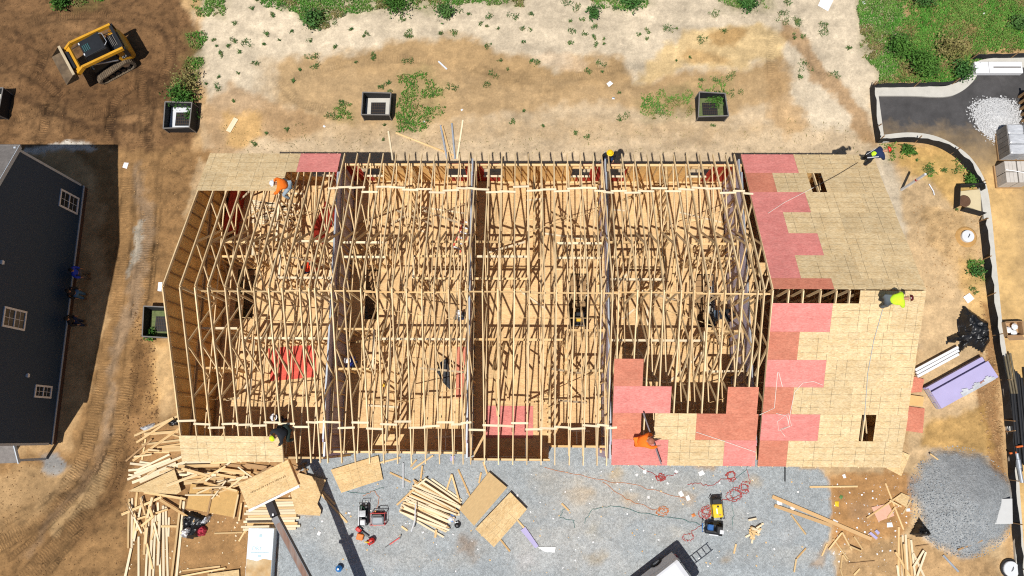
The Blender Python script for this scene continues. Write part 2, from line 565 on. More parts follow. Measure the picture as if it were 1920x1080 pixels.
zone((158, 122, 80), [(140, 275), (390, 275), (392, 330), (372, 360), (300, 540), (335, 800), (250, 1090), (-60, 1120), (-60, 870), (140, 840), (200, 600), (200, 400)], .6, 1, .6)
zone((206, 178, 138), [(385, 300), (398, 330), (372, 360), (345, 400), (352, 330), (370, 290)], .3, .9)
zone((188, 154, 110), [(-60, 900), (60, 870), (150, 880), (90, 960), (-60, 1010)], .8, .8, .3)
zone((190, 180, 162), [(255, 405), (268, 400), (262, 480), (245, 510), (248, 450)], .15, .85, .6)
zone((160, 158, 152), [(238, 560), (262, 420), (250, 300), (268, 300), (285, 430), (262, 580), (215, 720), (195, 860), (150, 930), (60, 1040), (40, 1030), (130, 930), (180, 840), (200, 720)], .45, .22, .9)
zone((150, 160, 166), [(68, 855), (110, 850), (122, 880), (95, 900), (70, 880)], .3, .7)
zone((222, 216, 204), [(55, 268), (170, 268), (190, 280), (50, 284)], .2, .8)
zone((206, 164, 106), [(290, 640), (325, 640), (330, 740), (285, 760)], .4, .8, .3)
zone((120, 88, 54), [(258, 640), (285, 650), (262, 780), (250, 860), (225, 940), (200, 960), (225, 860), (240, 760)], .3, .7, 1.0)
zone((150, 112, 70), [(240, 960), (330, 900), (520, 960), (520, 1100), (240, 1100)], .6, .8, .5)
zone((172, 132, 88), [(235, 770), (560, 850), (560, 980), (240, 980)], .5, .8, .4)
zone((140, 106, 68), [(160, 850), (240, 790), (238, 900), (160, 1000), (70, 1085), (0, 1085), (0, 1035), (90, 955)], .9, .55, .9)
zone((118, 86, 54), [(225, 840), (250, 850), (215, 950), (150, 1040), (130, 1030), (190, 940)], .5, .5, 1.0)
zone((200, 168, 122), [(180, 880), (200, 860), (190, 930), (110, 1010), (100, 1000)], .4, .5, .6)
zone((150, 116, 76), [(0, 960), (60, 930), (70, 980), (0, 1020)], .8, .5, .7)
zone((144, 110, 72), [(285, 300), (380, 300), (360, 360), (320, 470), (300, 520), (290, 420)], .8, .45, 1.0)
zone((202, 172, 128), [(290, 650), (322, 650), (330, 770), (300, 790)], .5, .6, .3)
# right side
zone((204, 174, 132), [(1690, 300), (1800, 330), (1850, 420), (1860, 640), (1880, 860), (1890, 1100), (1540, 1100), (1560, 900), (1440, 880), (1440, 860), (1690, 870), (1730, 640), (1700, 420)], .6, 1, .4)
zone((204, 164, 98), [(1670, 270), (1780, 275), (1835, 330), (1830, 400), (1790, 380), (1730, 330), (1690, 310)], .5, .85, .3)
zone((202, 166, 116), [(1735, 400), (1800, 390), (1845, 460), (1840, 560), (1790, 520), (1745, 460)], .5, .7, .7)
zone((206, 166, 104), [(1790, 480), (1850, 500), (1860, 640), (1820, 640), (1800, 560)], .4, .7, .4)
zone((150, 108, 66), [(1845, 560), (1868, 600), (1890, 900), (1860, 900), (1845, 800), (1830, 720), (1850, 660)], .3, .8, 1.0)
zone((190, 150, 86), [(1740, 790), (1850, 760), (1865, 850), (1780, 850), (1730, 840)], .5, .8, .5)
zone((178, 130, 78), [(1555, 900), (1660, 885), (1720, 900), (1712, 980), (1700, 1010), (1640, 1030), (1570, 1030), (1560, 970)], .4, .85, .3, damp=.5)
zone((166, 132, 98), [(1590, 950), (1640, 950), (1650, 985), (1600, 990)], .4, .6)
zone((184, 146, 100), [(1600, 1010), (1720, 1000), (1880, 1050), (1880, 1110), (1560, 1110)], .6, .7, .7)
# gravel yard
gpoly = [(575, 800), (1440, 800), (1455, 868), (1545, 885), (1560, 940), (1563, 1000), (1545, 1030), (1572, 1050), (1575, 1240), (510, 1240), (513, 1080), (525, 975), (612, 965), (560, 880)]
zone((182, 189, 192), gpoly, .25, 1, .08, gv=1.0)
zone((202, 194, 178), [(1000, 880), (1330, 890), (1300, 960), (1130, 980), (1010, 940)], 1.2, .35, gv=1)
zone((212, 212, 208), [(960, 1010), (1100, 1000), (1190, 1060), (960, 1090)], 1.2, .5, gv=1)
zone((178, 140, 96), [(1560, 1025), (1540, 1035), (1515, 1060), (1550, 1062)], .3, .7, gv=.2)
for px_, py_, sz, cl_, op_ in ((1090, 935, 22, (206, 176, 130), .5), (1150, 905, 14, (214, 190, 150), .6), (1085, 900, 12, (214, 206, 190), .6), (1180, 945, 16, (206, 168, 112), .5), (1290, 930, 16, (204, 166, 120), .4), (1265, 1000, 20, (206, 202, 190), .5), (1110, 1045, 16, (196, 176, 140), .5), (1215, 880, 14, (214, 212, 206), .7), (1330, 872, 18, (200, 160, 110), .6), (1420, 905, 12, (210, 180, 130), .5), (990, 1045, 22, (208, 206, 204), .6), (720, 1050, 26, (198, 200, 200), .4), (1030, 890, 20, (190, 186, 176), .4), (1370, 1040, 10, (196, 166, 120), .6), (1110, 1000, 14, (204, 194, 170), .5), (1480, 1000, 26, (196, 198, 198), .5)):
    zone(cl_, [(px_ + sz * math.cos(a_) * (1 + .3 * math.sin(3 * a_ + px_)), py_ + sz * .7 * math.sin(a_)) for a_ in np.linspace(0, 6.28, 10)[:-1]], .5, op_, gv=.95)
zone((150, 120, 90), [(870, 1005), (905, 1005), (900, 1030), (868, 1030)], .4, .7)
for ln_, w_ in (([(560, 1000), (760, 1040), (1000, 1010), (1200, 1000), (1400, 1030), (1560, 1060)], .5), ([(560, 960), (760, 1000), (1000, 965), (1200, 950), (1420, 985)], .45), ([(1060, 880), (1080, 960), (1060, 1080)], .4)):
    d_, _ = dist_line(wx, wy, smooth_line(ln_)); m_ = np.clip((w_ - d_) / .5 + .5, 0, 1)[..., None] * .38 * np.clip(.6 + fbm(GX, GY, .8, 3, 64), 0, 1)[..., None]
    soil[:] = soil * (1 - m_) + np.array(lin(206, 202, 192)) * m_
# heap of darker gravel
mc = at(1803, 940); MR = 2.66
ang = np.arctan2(GY - mc.y, GX - mc.x)
mr = MR * (1 + .05 * np.sin(3 * ang + 1) + .04 * np.sin(7 * ang))
md = np.hypot(GX - mc.x, GY - mc.y) / mr
mm = np.clip((1.0 - md + .05 * fbm(GX, GY, 2.5, 4, 7) * 2.2) / .16, 0, 1)
soil[:] = soil * (1 - mm[..., None]) + np.array(lin(172, 175, 176)) * mm[..., None]
gravel[:] = np.maximum(gravel, mm)
# grass-stained earth
GRASS = [
    ([(1615, -60), (2000, -60), (2000, 92), (1850, 98), (1822, 135), (1800, 158), (1640, 165), (1650, 140), (1615, 110), (1610, 60)], 1.0),
    ([(480, -60), (1000, -60), (985, 10), (860, 10), (780, 20), (700, 18), (640, 30), (610, 55), (580, 50), (560, 25), (490, 12)], .8),
    ([(1090, -60), (1230, -60), (1210, 12), (1180, 22), (1120, 12)], .8),
    ([(1330, -60), (1460, -60), (1445, 12), (1410, 20), (1345, 8)], .8),
    ([(90, -60), (200, -60), (195, 8), (150, 14), (100, 8)], .7),
    ([(350, -60), (430, -60), (420, 25), (380, 32), (352, 10)], .7),
    ([(350, 62), (378, 58), (392, 72), (372, 98), (352, 88)], .9),
    ([(345, 110), (385, 108), (380, 130), (352, 135)], .8),
    ([(325, 140), (378, 135), (378, 188), (320, 190)], .5),
    ([(620, 200), (660, 190), (670, 225), (620, 228)], .55),
    ([(745, 135), (800, 130), (830, 165), (835, 210), (790, 250), (740, 250), (745, 190)], .5),
    ([(1190, 190), (1230, 170), (1300, 160), (1310, 215), (1270, 225), (1200, 220)], .5),
    ([(1310, 150), (1370, 140), (1375, 180), (1310, 175)], .45),
    ([(1650, 270), (1690, 270), (1700, 300), (1660, 305)], .5),
    ([(1725, 300), (1760, 300), (1760, 335), (1730, 335)], .6),
    ([(1780, 290), (1815, 310), (1815, 330), (1770, 325)], .45),
    ([(1812, 490), (1845, 488), (1845, 530), (1818, 530)], .7),
    ([(1808, 320), (1840, 325), (1835, 350), (1812, 350)], .8),
]
for pts, dens in GRASS:
    zone((112, 112, 60), pts, .8, .42 * min(1, dens + .2))
# low-frequency mottling of the soil itself
mot = 1 + .22 * fbm(GX, GY, .35, 5, 5) + .17 * fbm(GX, GY, 1.7, 4, 15) + (.20 * fbm(GX, GY, 3.3, 2, 25)) * cloddy
mot += .22 * fbm(GX * .20 + .5 * fbm(GX, GY, .2, 2, 39), GY * 1.3 + .8 * fbm(GX, GY, .25, 2, 38), 1.6, 4, 29) * (1 - gravel)          # scrape streaks
mot -= .34 * np.clip((fbm(GX, GY, 4.2, 2, 27) - .18) * 5, 0, 1) * cloddy * (1 - gravel)
mot += .16 * np.clip((fbm(GX, GY, 3.6, 2, 28) - .22) * 5, 0, 1) * (1 - gravel)
mot = 1 + (mot - 1) * np.where(gravel > .5, .6, 1)
soil *= np.clip(mot, .45, 1.4)[..., None]
# relief
Z = -.012 + .012 * fbm(GX, GY, .8, 4, 31) + .05 * cloddy * fbm(GX, GY, 2.6, 4, 33) * (1 - gravel)
Z -= .02 * cloddy
Z += np.where(md < 1.15, 1.15 * np.clip(1 - md, 0, 1) ** .85 + .05 * fbm(GX, GY, 1.4, 3, 3) * np.clip(1.1 - md, 0, 1), 0)
# tracks pressed by a crawler: (centre line, half width)
trk = np.zeros(GX.shape); trt = np.zeros(GX.shape)
TRACKS = [
    ([(272, 255), (276, 330), (277, 420), (268, 520), (255, 610), (243, 700), (228, 770), (216, 830), (195, 890), (160, 955), (110, 1015), (40, 1090)], .40),
    ([(240, 300), (236, 420), (222, 540), (205, 640), (190, 720), (172, 800), (155, 860), (125, 910), (75, 970), (0, 1020), (-60, 1050)], .38),
    ([(262, 120), (268, 180), (275, 255)], .30), ([(300, 290), (296, 400), (285, 520), (272, 600)], .12), ([(252, 300), (250, 420), (240, 540)], .10), ([(210, 800), (190, 860), (150, 920), (90, 985), (20, 1045)], .12), ([(235, 860), (200, 940), (150, 1000), (90, 1075)], .12), ([(150, 900), (100, 930), (0, 985)], .14),
    ([(100, 185), (85, 225), (75, 262)], .28), ([(20, 120), (60, 140), (110, 180), (160, 250)], .28), ([(250, 160), (215, 190), (200, 262)], .26), ([(310, 30), (322, 90), (300, 160)], .26), ([(10, 60), (80, 95), (60, 150)], .26),
    ([(60, 40), (110, 30), (190, 25), (280, 40), (330, 60)], .30),
    ([(20, 225), (85, 205), (150, 215), (240, 205), (300, 190)], .30),
    ([(1500, 30), (1520, 80), (1535, 130), (1585, 170), (1615, 215), (1630, 275)], .24),
    ([(1450, 60), (1446, 120), (1455, 180), (1440, 230)], .26),
    ([(520, 150), (560, 190), (610, 205), (680, 225)], .24),
    ([(900, 130), (1000, 150), (1100, 140), (1250, 110), (1400, 105)], .24),
    ([(560, 140), (700, 110), (860, 120), (960, 150)], .24),
]
for ti_, (pts, hw) in enumerate(TRACKS):
    amp = 1.0 if ti_ < len(TRACKS) - 5 else .45
    d, arc = dist_line(GX, GY, smooth_line(pts))
    m = np.clip((hw - d) / .10 + .5, 0, 1) * np.clip(.75 + .9 * fbm(GX, GY, .6, 2, 51), 0, 1)
    berm_shade = np.exp(-((d - hw - .02) / .07) ** 2) * amp * np.clip(.55 + 1.1 * fbm(GX, GY, 1.3, 3, 57), 0, 1)
    soil *= (1 - .34 * berm_shade)[..., None]  # berm shadow painted into the soil colour along both rut edges
    m = m * amp
    trt = np.where(m > trk, arc, trt); trk = np.maximum(trk, m)
    Z += -.035 * m + .03 * amp * np.exp(-((d - hw - .14) / .10) ** 2) * (.6 + .6 * fbm(GX, GY, 2.0, 2, 52))
soil *= (1 - .32 * trk * np.clip(.6 + 1.2 * fbm(GX, GY, .9, 3, 53), 0, 1))[..., None]
# level pads: under the building, the neighbouring house and the paved road
pad = np.clip(np.minimum(np.minimum(GX + 16.2, 16.2 - GX), np.minimum(GY + 7.3, 7.3 - GY)) / .5, 0, 1)
Z = Z * (1 - pad) - .02 * pad
edge = np.clip(np.maximum(np.maximum(-33 - GX, GX - 30), np.maximum(-15 - GY, GY - 21)) / 3, 0, 1)
Z *= (1 - edge)

gv = np.stack([GX, GY, Z], -1).reshape(-1, 3)
nx, ny = GX.shape
I = np.arange(nx * ny).reshape(nx, ny)
quads = np.stack([I[:-1, :-1], I[1:, :-1], I[1:, 1:], I[:-1, 1:]], -1).reshape(-1, 4)
gm = bpy.data.meshes.new('ground')
gm.vertices.add(len(gv)); gm.vertices.foreach_set('co', gv.astype(np.float32).ravel())
gm.loops.add(quads.size); gm.loops.foreach_set('vertex_index', quads.astype(np.int32).ravel())
gm.polygons.add(len(quads)); gm.polygons.foreach_set('loop_start', (np.arange(len(quads)) * 4).astype(np.int32))
gm.polygons.foreach_set('use_smooth', np.ones(len(quads), bool))
gm.update()
ca = gm.attributes.new('soil', 'FLOAT_COLOR', 'POINT')
ca.data.foreach_set('color', np.concatenate([soil.reshape(-1, 3) * .80, np.ones((nx * ny, 1))], 1).astype(np.float32).ravel())
for nm, arr in (('gravel', gravel), ('track', trk), ('along', trt), ('clod', cloddy), ('wet', wet)):
    a = gm.attributes.new(nm, 'FLOAT', 'POINT')
    a.data.foreach_set('value', arr.astype(np.float32).ravel())

def ground_height(x, y):
    i = int(np.clip(np.searchsorted(gx, x), 1, nx - 1)); j = int(np.clip(np.searchsorted(gy, y), 1, ny - 1))
    return float(Z[i, j])

def ground_material():
    m = bpy.data.materials.new('earth_and_gravel')
    m.use_nodes = True
    N, L = m.node_tree.nodes, m.node_tree.links
    b = N['Principled BSDF']
    b.inputs['Specular IOR Level'].default_value = .2
    tc = N.new('ShaderNodeTexCoord')
    P = tc.outputs['Object']
    def A(n):
        a = N.new('ShaderNodeAttribute'); a.attribute_name = n
        return a
    def mt(op, a, c=None, clamp=False):
        n = N.new('ShaderNodeMath'); n.operation = op; n.use_clamp = clamp
        for i, v in enumerate((a, c)):
            if v is None: continue
            if isinstance(v, (int, float)): n.inputs[i].default_value = v
            else: L.new(v, n.inputs[i])
        return n.outputs[0]
    def noise(s, det=6, r=.6):
        n = N.new('ShaderNodeTexNoise'); n.inputs['Scale'].default_value = s
        n.inputs['Detail'].default_value = det; n.inputs['Roughness'].default_value = r
        L.new(P, n.inputs['Vector'])
        return n.outputs['Fac']
    def rng_(v, a, c, d, e):
        n = N.new('ShaderNodeMapRange')
        for k, q in zip(('From Min', 'From Max', 'To Min', 'To Max'), (a, c, d, e)): n.inputs[k].default_value = q
        L.new(v, n.inputs['Value'])
        return n.outputs[0]
    def scale(c, f):
        n = N.new('ShaderNodeVectorMath'); n.operation = 'SCALE'
        L.new(c, n.inputs[0])
        L.new(f, n.inputs['Scale'])
        return n.outputs[0]
    soilc = A('soil').outputs['Color']; gr = A('gravel').outputs['Fac']; tk = A('track').outputs['Fac']
    al = A('along').outputs['Fac']; cl = A('clod').outputs['Fac']
    n1, n2, n3 = noise(2.2, 8, .7), noise(9, 6, .7), noise(38, 4, .7)
    v = mt('MULTIPLY', rng_(n1, .3, .7, .84, 1.14), rng_(n2, .3, .7, .84, 1.15))
    v = mt('MULTIPLY', v, rng_(n3, .3, .7, .86, 1.14))
    # dark crumbs in churned soil
    crumbs = mt('MULTIPLY', rng_(noise(14, 3, .6), .60, .70, 0, 1), mt('MULTIPLY', cl, .62))
    v = mt('MULTIPLY', v, mt('SUBTRACT', 1.0, crumbs))
    # pale grit
    vg = N.new('ShaderNodeTexVoronoi'); vg.inputs['Scale'].default_value = 7
    L.new(P, vg.inputs['Vector'])
    grit = mt('MULTIPLY', mt('LESS_THAN', vg.outputs['Distance'], .10), .35)
    base = scale(soilc, mt('ADD', v, grit))
    # stones of the gravel
    v1 = N.new('ShaderNodeTexVoronoi'); v1.inputs['Scale'].default_value = 34
    v2 = N.new('ShaderNodeTexVoronoi'); v2.inputs['Scale'].default_value = 11
    for q in (v1, v2): L.new(P, q.inputs['Vector'])
    s1 = N.new('ShaderNodeSeparateColor'); L.new(v1.outputs['Color'], s1.inputs[0])
    s2 = N.new('ShaderNodeSeparateColor'); L.new(v2.outputs['Color'], s2.inputs[0])
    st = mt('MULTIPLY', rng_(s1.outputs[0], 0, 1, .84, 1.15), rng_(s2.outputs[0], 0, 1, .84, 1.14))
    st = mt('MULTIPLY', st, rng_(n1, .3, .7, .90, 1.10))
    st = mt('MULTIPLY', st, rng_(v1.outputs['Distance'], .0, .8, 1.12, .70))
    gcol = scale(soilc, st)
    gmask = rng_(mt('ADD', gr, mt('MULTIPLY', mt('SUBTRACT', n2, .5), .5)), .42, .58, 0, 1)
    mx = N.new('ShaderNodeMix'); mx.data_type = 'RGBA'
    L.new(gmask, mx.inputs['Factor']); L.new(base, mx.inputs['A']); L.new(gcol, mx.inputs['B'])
    # cleat bars across the tracks
    sn = mt('SINE', mt('MULTIPLY', mt('ADD', al, mt('ADD', mt('MULTIPLY', n2, .10), mt('MULTIPLY', n1, .30))), 2 * math.pi / .135))
    bars = mt('MULTIPLY', mt('MULTIPLY', sn, tk), mt('MULTIPLY', rng_(noise(1.1, 4, .7), .40, .58, .15, 1.0), rng_(n2, .3, .6, .5, 1.0)))
    dk = mt('ADD', 1.0, mt('MULTIPLY', bars, .34))
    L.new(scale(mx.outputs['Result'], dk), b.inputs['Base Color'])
    wt = A('wet').outputs['Fac']
    L.new(rng_(wt, 0, 1, .95, .72), b.inputs['Roughness'])
    h = mt('ADD', mt('MULTIPLY', n2, .030), mt('MULTIPLY', n3, .010))
    h = mt('MULTIPLY', h, mt('ADD', mt('MULTIPLY', cl, 1.6), .25))
    h = mt('ADD', h, mt('MULTIPLY', mt('MULTIPLY', mt('SUBTRACT', 1.0, v1.outputs['Distance']), .022), gmask))
    h = mt('ADD', h, mt('MULTIPLY', bars, .012))
    bp = N.new('ShaderNodeBump'); bp.inputs['Distance'].default_value = 1.0; bp.inputs['Strength'].default_value = .9
    L.new(h, bp.inputs['Height'])
    L.new(bp.outputs[0], b.inputs['Normal'])
    return m
gm.materials.append(ground_material())
ground = structure(link('ground', gm))
# ------------------------------------------------------------------ townhouse row under construction
I4 = Matrix.Identity(4)
EAVE, ZR, PIT = 7.11, 9.30, 0.484
HALF = 15.57
ZF, ZT = 2.95, 5.45                    # upper floor, top of wall plates
FW = [-9.34, -3.11, 3.11, 9.34]        # party walls
def zroof(y): return ZR - abs(y) * PIT
TH = thing('townhouse_frame', 'long wooden townhouse frame with open roof trusses and partly sheathed roof', 'building')
def part(mb, name, m, parent=None, **k): return mb.build(name, m, parent or TH, Matrix.Identity(4), **k)

part(MB().box((0, .25, .04), (2 * HALF - .1, 13.1, .2)), 'foundation', CONC)
# ground floor shell
for nm, c, s in (('lower_wall', (0, 6.75, 1.5), (2 * HALF - .1, .1, 2.72)), ('lower_wall', (-HALF + .1, 0, 1.5), (.1, 13.38, 2.72)), ('lower_wall', (HALF - .1, 0, 1.5), (.1, 13.38, 2.72))):
    part(MB().box(c, s), nm, OSB_WALL)
SY = []          # south wall line per stretch: (x0, x1, y)
for a, b, y in ((-HALF + .05, -9.45, -6.93), (-9.2, -3.2, -6.66), (-3.0, .52, -6.93), (.60, 3.0, -6.34), (3.2, 9.2, -6.66), (9.45, HALF - .05, -6.8)):
    SY.append((a, b, y))
    w = part(MB().box(((a + b) / 2, y, 2.69), (b - a, .1, .24)), 'lower_wall', OSB_WALL)
    for xx in (a + .3, b - .3): part(MB().box((xx, y, 1.35), (.6, .1, 2.43)), 'wall_pier', OSB_WALL, w)
# upper floor: deck panels with a stair hole in every unit
UNITS = [(-HALF + .1, -9.45, -1), (-9.23, -3.22, -1), (-3.0, 3.0, 1), (3.22, 9.23, 1), (9.45, HALF - .1, 1)]
HOLES = []
for a, b, s in UNITS:
    HOLES.append((a + .55, a + 1.45, -.35, 2.15) if s < 0 else (b - 1.45, b - .55, -.65, 2.0))
def cut_rects(r, h):
    x0, x1, y0, y1 = r; a, b, c, d = h
    if b <= x0 or a >= x1 or d <= y0 or c >= y1: return [r]
    out = []
    if a > x0: out.append((x0, a, y0, y1))
    if b < x1: out.append((b, x1, y0, y1))
    lo, hi = max(x0, a), min(x1, b)
    if c > y0: out.append((lo, hi, y0, c))
    if d < y1: out.append((lo, hi, d, y1))
    return [q for q in out if q[1] - q[0] > .05 and q[3] - q[2] > .05]
SHEETS = {}
def sheet(name, W, w, h, t, m, parent=None):
    """flat board, origin at its lower corner, x along the length"""
    key = (round(w, 2), round(h, 2), t, m.name)
    if key not in SHEETS:
        SHEETS[key] = MB().box((w / 2, h / 2, -t / 2), (w, h, t)).data('sheet', m)
    return link(name, SHEETS[key], W, parent)
for (a, b, s), hole in zip(UNITS, HOLES):
    sy = min(q[2] for q in SY if q[0] < (a + b) / 2 + 2 and q[1] > (a + b) / 2 - 2)
    y = sy + .06; row = 0
    while y < 6.6:
        h = min(1.22, 6.68 - y)
        x = a - (row % 2) * 1.22
        while x < b:
            x0, x1 = max(x, a), min(x + 2.44, b)
            if x1 - x0 > .05:
                rs = [(x0, x1, y, y + h)]
                rs = [q for r in rs for q in cut_rects(r, hole)]
                if a < -3 + .1 and b > 2.9: rs = [q for r in rs for q in cut_rects(r, (.55, 3.2, -7.5, -6.30))]
                for q in rs:
                    sheet('floor_panel', Matrix.Translation((q[0] + .002, q[2] + .002, ZF)), q[1] - q[0] - .005, q[3] - q[2] - .005, .022, OSB_FLOOR, TH)
            x += 2.44
        y += 1.22; row += 1
# floor joists under the deck (seen at the stair holes)
for (a, b, s), hole in zip(UNITS, HOLES):
    part(MB().box(((a + b) / 2, 6.6, 2.79), (b - a, .04, .26)), 'rim_joist', LUM)
    mb = MB()
    hx0, hx1, hy0, hy1 = hole
    for k in range(10):       # stair flight going down
        mb.box(((hx0 + hx1) / 2, hy1 - .15 - k * .25, ZF - .2 - k * .2), (hx1 - hx0, .27, .04))
    part(mb, 'stair', LUMD)

# ---- north wall: plates, studs, window openings, sheathing
WIN = [(-14.7, -13.8), (-11.2, -10.3), (-8.62, -7.72), (-4.45, -3.55), (-2.65, -1.78), (1.66, 2.52), (3.32, 4.2), (7.35, 8.25), (10.2, 11.0), (13.9, 14.8)]
WZ0, WZ1 = 3.86, 5.02
NW = part(MB().box((0, 6.72, ZT - .045), (2 * HALF - .1, .09, .09)).box((0, 6.72, ZF + .022), (2 * HALF - .1, .09, .04)), 'exterior_wall', LUM)
x = -HALF + .1
while x < HALF:
    inw = any(w0 - .02 < x < w1 + .02 for w0, w1 in WIN)
    if inw:
        beam('stud', (x, 6.72, ZF + .045), (x, 6.72, WZ0 - .05), .038, .088, LUM, NW, (0, 1, 0))
        beam('stud', (x, 6.72, WZ1 + .1), (x, 6.72, ZT - .092), .038, .088, LUM, NW, (0, 1, 0))
    else:
        beam('stud', (x, 6.72, ZF + .045), (x, 6.72, ZT - .092), .038, .088, LUM, NW, (0, 1, 0))
    x += .4064
for w0, w1 in WIN:
    beam('sill', (w0 - .05, 6.725, WZ0 - .02), (w1 + .05, 6.725, WZ0 - .02), .094, .045, LUMB, NW)
    beam('header', (w0 - .05, 6.72, WZ1 + .05), (w1 + .05, 6.72, WZ1 + .05), .086, .095, LUM, NW)
xs = sorted(set([-HALF + .05, HALF - .05] + [round(-HALF + .05 + k * 1.22, 3) for k in range(26)] + [f + d for f in FW for d in (-1.22, 1.22, 0)]))
for x0, x1 in zip(xs[:-1], xs[1:]):
    if x1 - x0 < .04: continue
    rs = [(x0, x1, ZF - .25, ZT)]
    for w in WIN: rs = [q for r in rs for q in cut_rects(r, (w[0], w[1], WZ0, WZ1))]
    red = any(abs((x0 + x1) / 2 - f) < 1.22 for f in FW)
    for q in rs:
        W = Matrix(((1, 0, 0, q[0] + .002), (0, 0, -1, 6.769), (0, 1, 0, q[2] + .002), (0, 0, 0, 1)))
        sheet('wall_sheathing', W, q[1] - q[0] - .005, q[3] - q[2] - .004, .011, RED_W if red else OSB_WALL, NW)
# ---- south wall
for i, (a, b, y) in enumerate(SY):
    mb = MB().box(((a + b) / 2, y, ZT - .02), (b - a, .09, .085)).box(((a + b) / 2, y, ZF + .022), (b - a, .09, .04))
    w = part(mb, 'exterior_wall', LUM)
    w2 = MB()
    n = max(2, int((b - a) / .41))
    for k in range(n + 1):
        xx = a + .03 + (b - a - .06) * k / n
        w2.box((xx, y, (ZF + ZT) / 2 - .02), (.038, .088, ZT - ZF - .11))
    s = w2.build('studs', LUM, w, Matrix.Identity(4)); s['kind'] = 'stuff'
    for k in range(int((b - a) / 1.22) + 1):
        x0, x1 = a + k * 1.22, min(a + (k + 1) * 1.22, b)
        if x1 - x0 < .05: continue
        mid = (x0 + x1) / 2
        red = min(abs(mid - f) for f in FW) < 1.3
        if (k % 3 == 1) and not red and i != 2:      # window openings
            for z0, z1 in ((ZF - .25, 3.7), (5.0, ZT)):
                sheet('wall_sheathing', Matrix(((1, 0, 0, x0 + .002), (0, 0, -1, y - .046), (0, 1, 0, z0), (0, 0, 0, 1))), x1 - x0 - .005, z1 - z0, .011, OSB_WALL, w)
        else:
            sheet('wall_sheathing', Matrix(((1, 0, 0, x0 + .002), (0, 0, -1, y - .046), (0, 1, 0, ZF - .25), (0, 0, 0, 1))), x1 - x0 - .005, ZT - ZF + .25, .011, RED_W if red else OSB_WALL, w)
# ---- gable walls
def clip_roof(x0, x1, z0, z1):
    """rectangle in (y,z) clipped under the roof line"""
    poly = [(x0, z0), (x1, z0), (x1, z1), (x0, z1)]
    for sgn in (1, -1):
        out = []
        g = lambda p: ZR - .16 - sgn * p[0] * PIT - p[1]
        for i in range(len(poly)):
            p, q = poly[i], poly[(i + 1) % len(poly)]
            a, b = g(p), g(q)
            if a >= 0: out.append(p)
            if (a >= 0) != (b >= 0):
                t = a / (a - b)
                out.append((p[0] + (q[0] - p[0]) * t, p[1] + (q[1] - p[1]) * t))
        poly = out
        if len(poly) < 3: return None
    return poly
for sx in (-1, 1):
    xw = sx * (HALF - .05)
    gw = part(MB().box((xw - sx * .06, 0, ZT - .045), (.089, 13.3, .09)).box((xw - sx * .06, 0, ZF + .02), (.089, 13.3, .04)), 'gable_wall', LUMD)
    y = -6.6
    while y < 6.7:
        beam('stud', (xw - sx * .06, y, ZF + .045), (xw - sx * .06, y, ZT - .092), .038, .088, LUMD, gw, (1, 0, 0))
        h = zroof(y) - .18 - ZT
        if h > .1: beam('stud', (xw - sx * .05, y, ZT + .09), (xw - sx * .05, y, ZT + h), .038, .06, LUMD, gw, (1, 0, 0))
        y += .61 if sx < 0 else 1.22
    z = ZF - .25; r = 0
    while z < ZR:
        y = -6.75 - (r % 2) * 1.22
        while y < 6.75:
            pl = clip_roof(max(y, -6.75) + .003, min(y + 2.44, 6.75) - .003, z + .003, z + 1.217)
            if pl and min(y + 2.44, 6.75) - max(y, -6.75) > .05:
                n = len(pl)
                xa, xb = xw - .006, xw + .006
                mb = MB().add([(xa, p[0], p[1]) for p in pl] + [(xb, p[0], p[1]) for p in pl],
                              [tuple(range(n - 1, -1, -1)), tuple(range(n, 2 * n))] + [(i, (i + 1) % n, n + (i + 1) % n, n + i) for i in range(n)])
                mb.build('wall_sheathing', OSB_WALL, gw, Matrix.Identity(4))
            y += 2.44
        z += 1.22; r += 1
    if sx < 0: part(MB().box((xw - .10, 0, ZR - .12), (.16, .36, .14)), 'peak_wrap', PAPER, gw)
# ---- party walls
for f in FW:
    pw = part(MB().box((f, 0, 6.215), (.075, 12.2, .03)), 'party_wall', GALV)
    for s_ in (-1, 1): part(MB().box((f, s_ * 6.48, 5.905), (.075, .75, .03)), 'end_track', GALV, pw)
    y = -6.85
    while y < 6.8:
        h = min(.61, 6.85 - y)
        sheet('shaft_liner', Matrix(((0, 0, 1, f + .026), (1, 0, 0, y + .003), (0, 1, 0, .14), (0, 0, 0, 1))), h - .006, 6.06 if abs(y + .3) < 6.1 else 5.75, .052, LINER, pw)
        y += .61
    for d in (-1, 1):
        xs_ = f + d * .115
        mb = MB().box((xs_, 0, ZT - .04), (.089, 13.3, .085)).box((xs_, 0, ZF + .022), (.089, 13.3, .04))
        plate = mb.build('wall_plate', LUM, pw, Matrix.Identity(4))
        y = -6.5
        while y < 6.6:
            beam('stud', (xs_, y, ZF + .045), (xs_, y, ZT - .085), .038, .088, LUM, pw, (1, 0, 0))
            y += .61
